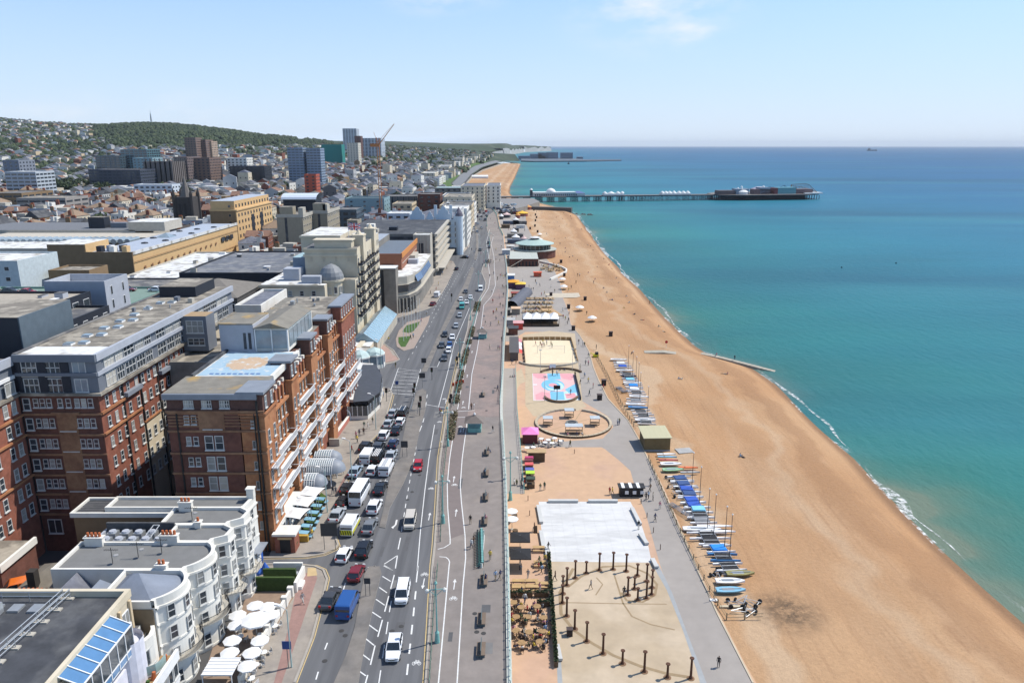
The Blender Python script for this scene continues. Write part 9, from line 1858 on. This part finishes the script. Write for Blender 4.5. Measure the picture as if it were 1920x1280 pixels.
# ============================================================ PEOPLE
skin_m=M('skin',(.42,.25,.17),.7,.05);hair_m=M('hair',(.04,.028,.02),.8);top_m=M('top_cloth',(.3,.3,.3),.85,.08);leg_m=M('leg_cloth',(.05,.06,.09),.85,.08);shoe_m=M('shoe',(.05,.045,.04),.8)
def body(pose):
 "one skinned figure grown from a skeleton; joints as (x, y, z), facing -y"
 J={}
 if pose in('stand','walk'):
  s=.26 if pose=='walk' else.03;J=dict(pel=(0,0,.95),wai=(0,0,1.1),che=(0,-.01,1.33),nek=(0,0,1.5),hed=(0,-.02,1.6),top=(0,-.01,1.75),hl=(-.1,0,.9),hr=(.1,0,.9),kl=(-.11,-s*.9,.5),kr=(.11,s*.25-.03,.5),al=(-.11,-s,.09),ar=(.11,s*1.1,.12),fl=(-.11,-s-.17,.03),fr=(.12,s*1.1-.14,.04),sl=(-.19,0,1.42),sr=(.19,0,1.42),el=(-.25,s*.5+.03,1.15),er=(.25,-s*.4+.03,1.15),wl=(-.25,s*.5-.08,.9),wr=(.25,-s*.9-.05,.92),ml=(-.25,s*.5-.12,.82),mr=(.25,-s*.9-.1,.84))
 elif pose=='sit':
  J=dict(pel=(0,0,.5),wai=(0,0,.65),che=(0,-.03,.9),nek=(0,-.04,1.06),hed=(0,-.07,1.16),top=(0,-.06,1.3),hl=(-.1,0,.47),hr=(.1,0,.47),kl=(-.13,-.45,.5),kr=(.13,-.45,.5),al=(-.13,-.42,.1),ar=(.13,-.5,.1),fl=(-.13,-.58,.04),fr=(.13,-.66,.04),sl=(-.19,-.03,.98),sr=(.19,-.03,.98),el=(-.24,-.12,.74),er=(.24,-.12,.74),wl=(-.18,-.36,.64),wr=(.18,-.36,.66),ml=(-.15,-.44,.64),mr=(.15,-.44,.66))
 elif pose=='ground':
  J=dict(pel=(0,0,.12),wai=(0,.05,.26),che=(0,.08,.5),nek=(0,.06,.66),hed=(0,.02,.76),top=(0,.03,.9),hl=(-.1,0,.12),hr=(.1,0,.12),kl=(-.14,-.38,.42),kr=(.14,-.42,.3),al=(-.13,-.62,.08),ar=(.15,-.8,.08),fl=(-.13,-.76,.05),fr=(.16,-.93,.1),sl=(-.19,.08,.58),sr=(.19,.08,.58),el=(-.28,.22,.34),er=(.26,-.1,.4),wl=(-.26,.34,.1),wr=(.18,-.32,.42),ml=(-.26,.4,.05),mr=(.15,-.4,.42))
 else:
  J=dict(pel=(0,0,.12),wai=(0,.16,.13),che=(0,.4,.15),nek=(0,.56,.15),hed=(0,.66,.17),top=(0,.8,.17),hl=(-.1,-.05,.11),hr=(.1,-.05,.11),kl=(-.14,-.45,.16),kr=(.12,-.48,.11),al=(-.15,-.88,.08),ar=(.14,-.9,.08),fl=(-.17,-.95,.16),fr=(.17,-.97,.16),sl=(-.19,.46,.14),sr=(.19,.46,.14),el=(-.36,.3,.08),er=(.34,.25,.08),wl=(-.4,.05,.08),wr=(.36,0,.08),ml=(-.4,-.03,.07),mr=(.36,-.08,.07))
 Rd=dict(pel=.145,wai=.13,che=.15,nek=.055,hed=.088,top=.075,hl=.095,hr=.095,kl=.065,kr=.065,al=.045,ar=.045,fl=.04,fr=.04,sl=.065,sr=.065,el=.046,er=.046,wl=.032,wr=.032,ml=.03,mr=.03)
 E_=[('pel','wai','t'),('wai','che','t'),('che','nek','t'),('nek','hed','s'),('hed','top','h'),('pel','hl','l'),('pel','hr','l'),('hl','kl','l'),('hr','kr','l'),('kl','al','l'),('kr','ar','l'),('al','fl','f'),('ar','fr','f'),('che','sl','t'),('che','sr','t'),('sl','el','t'),('sr','er','t'),('el','wl','t'),('er','wr','t'),('wl','ml','s'),('wr','mr','s')]
 ks=list(J);me=bpy.data.meshes.new('b');me.from_pydata([J[k]for k in ks],[(ks.index(a),ks.index(b_))for a,b_,_c in E_],[]);o=bpy.data.objects.new('b',me);COL.objects.link(o)
 md=o.modifiers.new('s','SKIN');md.use_smooth_shade=True;sv=me.skin_vertices[0].data
 for i,k in enumerate(ks):sv[i].radius=(Rd[k],Rd[k]*(.78 if k in('che','wai','pel')else 1));sv[i].use_root=(k=='pel')
 o.modifiers.new('u','SUBSURF').levels=1;dg=bpy.context.evaluated_depsgraph_get();r=bpy.data.meshes.new_from_object(o.evaluated_get(dg));r.name='person_'+pose;bpy.data.objects.remove(o)
 r.materials.clear();[r.materials.append(m)for m in(top_m,leg_m,skin_m,hair_m,shoe_m)];mi={'t':0,'l':1,'s':2,'h':3,'f':4};idx=[]
 segs=[(Vector(J[a]),Vector(J[b_]),c)for a,b_,c in E_];up=Vector(J['top'])-Vector(J['nek'])
 for p in r.polygons:
  c=p.center;best=None
  for A,C,k in segs:
   d=C-A;t=max(0,min(1,(c-A).dot(d)/max(1e-6,d.length_squared)));q=(c-(A+d*t)).length
   if best is None or q<best[0]:best=(q,k,t,c-(A+d*t))
  k=best[1]
  if k=='h' or(k=='s' and(c-Vector(J['hed'])).length<.12):
   face=(c.y<J['hed'][1]-.035)if pose!='lie' else(c.z>.2);k='s' if face and(c-Vector(J['top'])).length>.085 else 'h'
  idx.append(mi[k])
 r.polygons.foreach_set('material_index',idx);return r
PB={p:body(p)for p in('stand','walk','sit','ground','lie')}
TOPC=[('white',(.62,.61,.58)),('black',(.02,.02,.022)),('navy',(.02,.03,.09)),('red',(.38,.03,.03)),('grey',(.2,.2,.21)),('olive',(.10,.11,.05)),('pale blue',(.25,.36,.5)),('brown',(.14,.08,.05)),('yellow',(.6,.42,.05)),('pink',(.5,.22,.26)),('dark green',(.03,.08,.05)),('cream',(.5,.44,.34))]
BOTC=[('black',(.018,.018,.02)),('blue',(.05,.08,.17)),('grey',(.16,.16,.17)),('tan',(.32,.24,.15)),('dark',(.035,.03,.035)),('white',(.55,.54,.5))]
TM_={n:M('top_'+n.replace(' ','_'),c,.85,.08)for n,c in TOPC};BM_={n:M('trousers_'+n,c,.85,.08)for n,c in BOTC};cnt={};pr_=random.Random(21)
def person(x,y,z,pose,place_,rz=None,top=None,bot=None,s=None,group=None):
 i=cnt.get(place_,0);cnt[place_]=i+1
 top=top or TOPC[(i*5+len(place_))%12][0];bot=bot or BOTC[(i*5+len(place_))//12%6 if i else len(place_)%6][0];rz=pr_.uniform(0,6.28)if rz is None else rz
 v={'stand':'standing','walk':'walking','sit':'seated','ground':'seated low','lie':'lying down'}[pose]
 o=link('person',PB[pose],None,(x,y,z+.01),rz,s or pr_.uniform(.97,1.08));tag(o,'person in %s top, %s trousers, %s, %s'%(top,bot,v,place_),'person',group or 'people '+place_)
 for k,m in((0,TM_[top]),(1,BM_[bot])):o.material_slots[k].link='OBJECT';o.material_slots[k].material=m
 return o
def ppl(lst,z,place_,pose=None):
 for q in lst:
  px,py=q[0],q[1];po=q[2]if len(q)>2 else(pose or pr_.choice(('walk','walk','stand')))
  x,y,zz=on_beach(px,py)if z=='b' else G(px,py,z);top=q[3]if len(q)>3 else None;person(x,y,zz,po,place_,top=top)
ppl([(562,1148),(568,1131,'walk','grey')][1:],0,'on the red pavement by the parasols')
ppl([(771,908)][:0],0,'');ppl([(608,900,'stand'),(613,905,'stand'),(609,891,'stand'),(620,886),(627,893),(632,890),(637,885,'stand'),(643,889),(640,878),(604,912),(617,897),(621,905,'stand'),(633,868),(602,920)],0,'outside the hotel entrance canopy')
ppl([(624,926,'walk','black'),(630,928,'walk','grey'),(586,1008,'stand','yellow'),(583,1002,'stand'),(668,822,'stand'),(674,817),(682,815),(690,804),(699,795),(683,803),(660,848),(670,830),(713,764),(719,745)],0,'in front of the red hotel')
ppl([(705,650),(709,640),(700,634),(712,630),(705,622),(716,632),(729,641),(770,637),(775,634),(758,600),(748,604),(790,604),(738,600),(780,592),(800,590),(742,690,'stand'),(696,610),(703,612),(742,565)],0,'around the garden island and forecourt')
ppl([(xx,yy)for xx,yy in((818,545),(822,535),(807,552),(830,515),(838,505),(826,520),(846,496),(829,500),(835,497),(841,492),(824,505),(868,440),(873,447),(872,455),(868,462),(875,435),(870,430),(866,450),(877,467),(874,460),(878,425),(872,420),(869,414),(875,409),(883,405),(868,470),(884,470),(889,475),(893,468),(905,470),(902,478))],0,'on the pavement before the gabled hotel')
ppl([(882,982,'stand','black'),(884,1028,'walk','white'),(888,1023,'walk'),(919,1050,'walk','yellow'),(929,1087,'walk','pale blue'),(938,1086,'walk','navy'),(825,776,'walk','red'),(828,780,'walk'),(924,811),(924,806,'walk')][:9],0,'on the near promenade')
ppl([(915,848,'sit'),(910,889,'sit'),(909,888,'sit'),(912,934,'sit'),(910,977,'sit'),(911,1090,'sit'),(907,1092,'sit')],0,'on a dark promenade bench')
ppl([(854,683,'stand'),(858,688,'stand'),(880,660),(918,655),(934,656),(937,657),(933,733),(884,768,'stand'),(889,767,'stand'),(903,622),(910,610),(925,590),(931,585),(940,592),(944,600),(930,600),(920,612),(936,560),(944,556),(942,540),(945,541),(949,541),(933,525),(938,520),(944,522),(947,520),(949,516),(941,518),(926,515),(918,500),(905,500),(921,492),(930,488),(925,494),(937,491),(911,493),(930,470),(940,465),(942,452),(925,445),(934,430),(928,420),(920,412),(918,520),(922,548),(938,575),(943,578),(924,568),(935,610),(941,640)],0,'on the far promenade')
for k in range(20):X0_,Y0_,_=G(910+k%4*3,492+k%3,0);person(X0_+pr_.uniform(-1,1),Y0_+pr_.uniform(-2,2),0,'walk','crossing at the road bend')
ppl([(957,714),(961,714),(965,713),(960,684),(968,683),(964,912,'stand'),(969,912,'stand'),(977,913,'stand'),(983,913,'stand'),(960,856,'stand'),(964,852,'walk','white'),(957,848)],LZ,'at the foot of the ramp')
ppl([(1013,920,'stand'),(1021,918,'stand'),(1143,927),(1148,927),(1211,938),(1216,935),(1224,938),(1219,910),(1237,954),(1228,977),(1219,921),(1158,797),(1161,796),(1105,742),(1112,728),(1103,718),(1088,721),(1096,708),(1088,693),(1098,684),(1103,685),(1103,671),(1085,645),(1093,648),(1096,650),(1118,655),(1131,730)],LZ,'on the winding beachside path')
ppl([(1347,1250,'stand','black'),(1108,1104,'walk','grey'),(1170,1118,'stand','black'),(1041,1088,'walk','brown'),(1028,1033,'walk','black'),(1197,992,'stand','black'),(1002,996,'walk','brown'),(1067,705,'stand')][:7],LZ,'among the rusty columns and white square')
ppl([(1016,652,'stand'),(1020,651),(1013,649),(1025,646),(1033,648),(1035,652),(1004,648),(1018,645),(1036,703),(1044,704),(1039,733),(1070,740),(1030,695),(1058,694,'ground'),(1051,694,'ground'),(1080,656,'ground'),(1078,706)],LZ,'at the sand and basketball courts')
ppl([(1064,819,'sit'),(1081,818,'sit'),(1086,818,'sit'),(1091,818,'sit'),(1069,838),(1000,838,'sit'),(1020,832,'sit'),(1035,833,'sit'),(1047,836,'stand'),(997,850,'sit')],LZ,'at the picnic circle and pink bar')
for i,(x,y,z,rz,lb)in enumerate(SEATS):
 if i%4!=3:person(x,y,z+.02,'sit',lb,rz=rz)
ppl([(1011,1060),(1014,1068),(1010,1070,'stand'),(1022,1055),(1027,1060,'stand'),(1016,1075),(975,1068,'stand'),(990,1085),(1012,1110),(979,1112,'sit'),(970,1122,'sit'),(984,1130),(1025,1180,'stand','navy'),(1022,1188,'stand','pale blue'),(1008,1160,'stand'),(1000,1205,'stand')],LZ,'among the cafe terrace tables')
BE=[(1388,856,'ground','pale blue'),(1392,857,'lie'),(1273,711,'ground'),(1278,710,'lie'),(1357,701,'lie'),(1364,702,'ground'),(1185,663,'ground'),(1218,570,'stand'),(1225,570,'stand'),(1235,613,'ground'),(1245,622,'lie'),(1243,559,'ground'),(1236,561,'lie'),(1146,562,'lie'),(1148,563,'ground'),(1138,549,'ground'),(1132,541,'ground'),(1116,524,'ground'),(1113,532),(1083,518),(1087,518),(1080,532),(1071,541),(1103,512,'ground'),(1066,546),(1068,483,'ground'),(1074,481,'ground'),(1083,488,'ground'),(1060,473,'ground'),(1060,466,'ground'),(1050,459),(1107,462,'ground'),(1102,460,'ground'),(1112,470,'ground'),(1132,486,'ground'),(1142,497,'ground'),(1147,504,'lie'),(1174,556,'ground'),(1180,568,'ground'),(1156,522,'ground'),(1160,530,'lie'),(1044,408,'ground'),(1070,407),(1071,412),(1045,417,'ground'),(1030,418,'ground'),(1025,417,'lie'),(1049,425,'ground'),(1035,398,'ground'),(1057,400,'ground'),(1090,430,'ground'),(1040,449,'ground'),(1060,447,'ground'),(1016,400),(1006,398),(995,405),(1025,440),(1120,500,'lie'),(1190,590,'ground'),(1205,600,'lie'),(1170,578,'ground'),(1100,590),(1055,585),(1022,425,'lie'),(1038,430,'lie'),(1055,411,'ground'),(1063,421,'lie')]
ppl(BE,'b','on the shingle beach')
x,y,_=on_beach(1360,672);person(73.5,237,-6.45,'stand','on the pale groyne at the water',top='black');person(68.5,240.5,-6.15,'sit','at the landward end of the pale groyne',top='pink')
ppl([(1033,540),(1040,548),(1011,520),(1015,555),(1021,552),(1000,545),(1006,535),(992,540),(996,546),(985,553),(975,552),(985,536),(1002,562),(1020,566),(1025,575),(1056,597),(1060,600),(1066,603),(1067,590),(1064,608),(960,600),(968,598),(1012,537),(1004,530),(980,528),(1024,560)],LZ,'around the kiosks and the tented bar')
for k in range(40):px,py=pr_.uniform(984,1030),pr_.uniform(560,592);x,y,z=place(px,py);person(x,y,z,pr_.choice(('sit','stand')),'in the yard behind the white tents')
for k in range(30):px,py=1010+pr_.uniform(0,42),500+pr_.uniform(-2,9);x,y,z=place(px,py);person(x,y,z,pr_.choice(('sit','stand')),'on the terrace of the round pavilion')
for k in range(60):py=pr_.uniform(398,470);x,y,z=place(pr_.uniform(950,985),py);person(x,y,z,'walk','between the stalls toward the pier')
PP=sorted([o for o in COL.objects if o.name.startswith('person')],key=lambda o:o.location.y)
vs,fs,ms,cm=[],[],[],[]
for o in PP[300:]:
 W_=Matrix.LocRotScale(o.location,o.rotation_euler,o.scale);k=len(vs);me=o.data;vs+=[tuple(W_@v.co)for v in me.vertices]
 for p in me.polygons:
  m=o.material_slots[p.material_index].material
  if m not in cm:cm.append(m)
  fs.append(tuple(i+k for i in p.vertices));ms.append(cm.index(m))
for o in PP[300:]:bpy.data.objects.remove(o)
me=bpy.data.meshes.new('distant_crowd');me.from_pydata(vs,[],fs);[me.materials.append(m)for m in cm];me.polygons.foreach_set('material_index',ms);me.update();tag(link('distant_crowd',me),kind='stuff')
# ============================================================ BOATS AND BOAT PARK
BC={'white':white_m,'blue':M('hull_blue',(.06,.20,.42),.4),'pale blue':M('hull_pale_blue',(.20,.40,.52),.4),'green':M('hull_mint',(.30,.48,.28),.4),'red':M('hull_red',(.45,.12,.10),.4),'orange':M('hull_orange',(.65,.16,.05),.4),'grey':M('hull_grey',(.30,.31,.31),.5),'navy':M('hull_navy',(.03,.05,.12),.4),'yellow':M('hull_olive',(.24,.22,.09),.6)}
TARP={'bright blue':M('tarp_bright_blue',(.02,.22,.62),.7),'royal blue':M('tarp_royal_blue',(.03,.09,.40),.7),'navy':M('tarp_navy',(.04,.08,.20),.7),'pale blue':M('tarp_pale_blue',(.20,.50,.66),.7),'black':M('trampoline_black',(.02,.02,.022),.8),'grey':M('tarp_grey',(.16,.165,.175),.8),'white':white_m}
mastm=M('mast_dark',(.045,.04,.04),.5)
def hull(mb,L_,W_,H_,m,x0=0,y0=0,z0=.25,deck=None,n=8):
 "long axis x; bow at +x"
 S_=[]
 for i in range(n+1):
  t=i/n;w_=W_/2*(.75+.25*math.sin(PI*min(1,t*1.6)))if t<.5 else W_/2*max(.03,math.cos((t-.5)*PI)**.8);x=x0-L_/2+L_*t;S_.append([(x,y0-w_,z0+H_),(x,y0-w_*.75,z0+H_*.25),(x,y0,z0+H_*.0),(x,y0+w_*.75,z0+H_*.25),(x,y0+w_,z0+H_)])
 vs=[p for s in S_ for p in s];fs=[(4,3,2,1,0)]
 for j in range(n):
  for i in range(4):a=j*5+i;fs.append((a,a+1,a+6,a+5))
 mb.add(vs,fs,m);mb.add([p for s in S_ for p in(s[0],s[4])],[(j*2,j*2+2,j*2+3,j*2+1)for j in range(n)],deck or m)
def boat(px,py,rz,kind,hc,tc,lb,L_=4.6,mast=False,grp='boats in the boat park'):
 X,Y,_=G(px,py,-4.8);z=beach_z(X,Y);t=thing('sailing_catamaran' if kind=='cat' else 'dinghy' if kind=='din' else 'kayak',lb,'boat',(X,Y,z),R(rz),grp);H=BC[hc]
 if kind=='cat':
  for s in(-1,1):mb=MB();hull(mb,L_,.36,.45,H,0,s*1.0);part('hull',mb,t)
  mb=MB();mb.box(-1.4,1.1,-1.0,1.0,.72,.78,TARP[tc]);part('trampoline' if tc in('black','grey')else 'cover',mb,t)
  for x in(-1.45,1.15):mb=MB();mb.cyl((x,-1.1,.74),(x,1.1,.74),.05,.05,5,steel);part('crossbeam',mb,t)
  if tc not in('black','grey'):mb=MB();mb.box(-1.3,1.0,-.9,.9,.78,.92,TARP[tc]);part('folded_cover',mb,t)
  else:mb=MB();mb.box(-1.4,1.1,-.04,.04,.785,.81,white_m);part('lacing',mb,t)
 elif kind=='din':
  mb=MB();hull(mb,L_,1.5,.45,H);part('hull',mb,t)
  mb=MB()
  if tc=='white' or tc is None:mb.box(-L_*.3,L_*.1,-.35,.35,.705,.715,M('cockpit_grey',(.3,.33,.36),.6));part('cockpit',mb,t)
  else:hull(mb,L_*.7,1.35,.3,TARP[tc],-.2,0,.55);mb.v=[(x,y,1.45-z_ if z_>.6 else z_+.15)for x,y,z_ in mb.v];part('cover',mb,t)
  mb=MB();mb.cyl((-L_*.4,0,.75),(L_*.35,0,.8),.05,.05,5,steel);part('boom',mb,t)
 else:mb=MB();hull(mb,L_,.7,.32,H,0,0,.35);part('hull',mb,t);mb=MB();mb.cyl((-L_*.15,0,.66),(-L_*.15+.01,0,.68),.2,.2,8,trim);part('seat',mb,t)
 if mast:mb=MB();mb.cyl((.9,0,.7),(.9,.15,8.2),.07,.04,6,mastm);mb.cyl((.9,.1,5.4),(.1,-.9,.8),.012,.012,3,steel);part('mast',mb,t);mb=MB();mb.lathe((.9,.15,8.2),[(.12,0),(.16,.12),(.05,.25)],8,white_m);part('mast_float',mb,t)
 return t
N1=[(1160,677,'din','white',None),(1164,684,'cat','white','white'),(1168,690,'cat','white','royal blue'),(1172,697,'din','white',None),(1176,704,'cat','white','black'),(1180,709,'cat','navy','black'),(1182,715,'cat','white','pale blue'),(1186,721,'din','white',None),(1188,727,'cat','white','bright blue'),(1190,734,'cat','white','white'),(1194,741,'cat','white','black'),(1198,748,'din','white',None),(1193,755,'cat','white','grey'),(1192,762,'din','white',None),(1196,768,'din','blue',None),(1202,776,'cat','white','black'),(1207,784,'cat','white','black'),(1210,791,'din','white',None),(1212,796,'cat','white','black')]
for i,(px,py,k,h_,tc)in enumerate(N1):boat(px,py,pr_.uniform(-9,3),k,h_,tc,'%s %s%s, %s boat of the farther row'%(h_,'catamaran' if k=='cat' else 'dinghy',' with a %s %s'%(tc,'trampoline' if tc in('black','grey')else 'cover')if tc else '',ORD[i]),4.4+pr_.uniform(0,1),i in(3,5,7,9,12,16))
N2=[(1249,856,'kay','white',None,'white kayak nearest the green roofed hut'),(1251,861,'kay','pale blue',None,'pale blue kayak by the hut'),(1253,867,'kay','red',None,'faded red kayak by the hut'),(1258,874,'din','white',None,'white hull upturned beside the red kayak'),(1262,885,'din','green',None,'mint green dinghy near the hut'),(1290,881,'kay','orange',None,'bright orange canoe beyond the mint dinghy'),(1294,890,'kay','grey',None,'grey canoe beside the orange canoe'),(1276,902,'cat','white','navy','white catamaran under a navy cover, farthest of the blue covered ones'),(1282,912,'cat','white','navy','second navy covered catamaran'),(1288,922,'cat','white','royal blue','royal blue covered catamaran'),(1293,931,'cat','white','navy','dark blue covered catamaran with sponsor patch'),(1297,942,'cat','white','royal blue','royal blue covered catamaran with a red stern'),(1302,952,'cat','white','royal blue','catamaran under a slanting royal blue cover'),(1310,960,'cat','white','pale blue','catamaran under a pale blue cover'),(1313,970,'cat','white','black','catamaran with a black trampoline beside the pale blue cover'),(1316,980,'cat','white','grey','catamaran with a bare grey frame deck'),(1340,991,'kay','white',None,'long white racing hull'),(1316,997,'din','white',None,'white slim hull with lettering under the long racing hull'),(1345,1001,'kay','white',None,'second long white racing hull'),(1328,1009,'cat','white','black','catamaran with a black trampoline after the racing hulls'),(1334,1020,'cat','white','black','catamaran with a black trampoline, blue sheet behind'),(1348,1034,'cat','white','bright blue','catamaran under a bright blue cover'),(1357,1050,'cat','blue','black','catamaran with blue ended hulls and a black trampoline'),(1368,1068,'cat','white','black','catamaran with a black trampoline and a red bag'),(1388,1080,'din','yellow',None,'olive dinghy lying behind the white one'),(1369,1095,'din','white',None,'white dinghy with grey cockpit, second nearest'),(1370,1112,'din','pale blue',None,'pale blue dinghy, nearest of all')]
for i,(px,py,k,h_,tc,lb)in enumerate(N2):boat(px,py,pr_.uniform(-2,5),k,h_,tc,lb,{'kay':4.2,'cat':5.0,'din':4.6}[k]+(2.2 if 'racing' in lb else 0),i in(9,12,17,19,21,22))
def spars(px,py,n,lb,rz,L_=7):
 X,Y,_=G(px,py,-4.8);t=thing('spar_rack',lb,'rack',(X,Y,beach_z(X,Y)),R(rz))
 for k in range(n):mb=MB();mb.cyl((-L_/2,k*.28,.6+.05*(k%2)),(L_/2,k*.28,.6),.06,.05,5,steel);part('spar',mb,t)
 for x in(-L_/3,L_/3):mb=MB();mb.box(x-.05,x+.05,-.1,n*.28,0,.6,wood);part('trestle',mb,t)
spars(1274,965,5,'rack of silver spars and masts beside the fence, nearer row',-62);spars(1160,735,7,'stack of silver spars beside the farther fence',-70,5)
def trailer(px,py,rz,lb):
 X,Y,_=G(px,py,-4.8);t=thing('launching_trolley',lb,'trolley',(X,Y,beach_z(X,Y)),R(rz));mb=MB();mb.cyl((-1,-.6,.35),(1.5,0,.4),.05,.05,5,steel);mb.cyl((-1,.6,.35),(1.5,0,.4),.05,.05,5,steel);mb.cyl((-.7,-.8,.33),(-.7,.8,.33),.05,.05,5,steel);part('frame',mb,t)
 for s in(-1,1):w_=link('wheel',whl,t,(-.7,s*.85,.33));w_.rotation_euler=(0,0,PI/2)
for i,(px,py)in enumerate(((1376,1135),(1392,1128),(1402,1140),(1412,1132),(1388,1148),(1404,1152),(1345,1085),(1350,1078),(1258,900),(1262,915),(1268,930))):trailer(px,py,i*47,'launching trolley '+('at the near corner beside the timber','at the near corner, farthest back','at the near corner, middle of the heap','at the near corner, seaward side','at the near corner, nearest the fence','at the near corner, nearest of all','by the olive dinghy, nearer','by the olive dinghy, farther','by the fence at the first navy cover','by the fence at the second navy cover','by the fence at the royal blue cover')[i])
X,Y,_=G(1370,1140,-4.8);t=thing('old_plank_boat','long weathered pale timber lying among the trolleys','timber',(X,Y,beach_z(X,Y)+.1));mb=MB();mb.box(-1.6,1.6,-.2,.2,0,.2,M('pale_timber',(.5,.43,.3),.8));part('plank',mb,t)
x,y,_=on_beach(1120,664);t=thing('yellow_digger','small yellow and black machine at the far end of the boat park','machine',on_beach(1117,669));mb=MB();mb.box(-.9,.9,-.7,.7,.2,.9,yl);mb.box(-.2,.8,-.6,.6,.9,1.6,trim);part('body',mb,t);mb=MB();mb.cyl((-.7,0,.9),(-1.6,0,1.4),.1,.1,5,yl);mb.cyl((-1.6,0,1.4),(-2.1,0,.4),.08,.1,5,yl);part('arm',mb,t)
for px,py,lb in((1297,992,'white float by the fence'),(1281,962,'white round float near the spars'),(1336,1012,'white box leaning on the fence')):
 X,Y,_=G(px,py,-4.7);t=thing('float',lb,'float',(X,Y,-4.7));mb=MB();mb.lathe((0,0,0),[(.2,0),(.35,.25),(.2,.5)],8,white_m);part('body',mb,t)
for p in PROTOS:
 for k in kids(p):
  for g in kids(k):bpy.data.objects.remove(g)
 for k in list(kids(p)):bpy.data.objects.remove(k)
 bpy.data.objects.remove(p)
 # ============================================================ HAZE
hz_m=bpy.data.materials.new('haze_air');hz_m.use_nodes=True;n_=hz_m.node_tree;n_.nodes.clear();o_=n_.nodes.new('ShaderNodeOutputMaterial');v_=n_.nodes.new('ShaderNodeVolumePrincipled')
v_.inputs['Color'].default_value=(.86,.93,1,1);v_.inputs['Density'].default_value=2.4e-5;v_.inputs['Anisotropy'].default_value=0;n_.links.new(v_.outputs[0],o_.inputs['Volume'])
mb=MB();mb.box(-62500,62500,-900,62500,-14,320,hz_m);hz_o=link('haze',mb.mesh('haze'));hz_o['kind']='stuff'
print('objects',len(bpy.data.objects))
for o in COL.objects:
 l=o.get('label')
 if l and len(l.split())>16:print('LONG',o.name,len(l.split()),l)
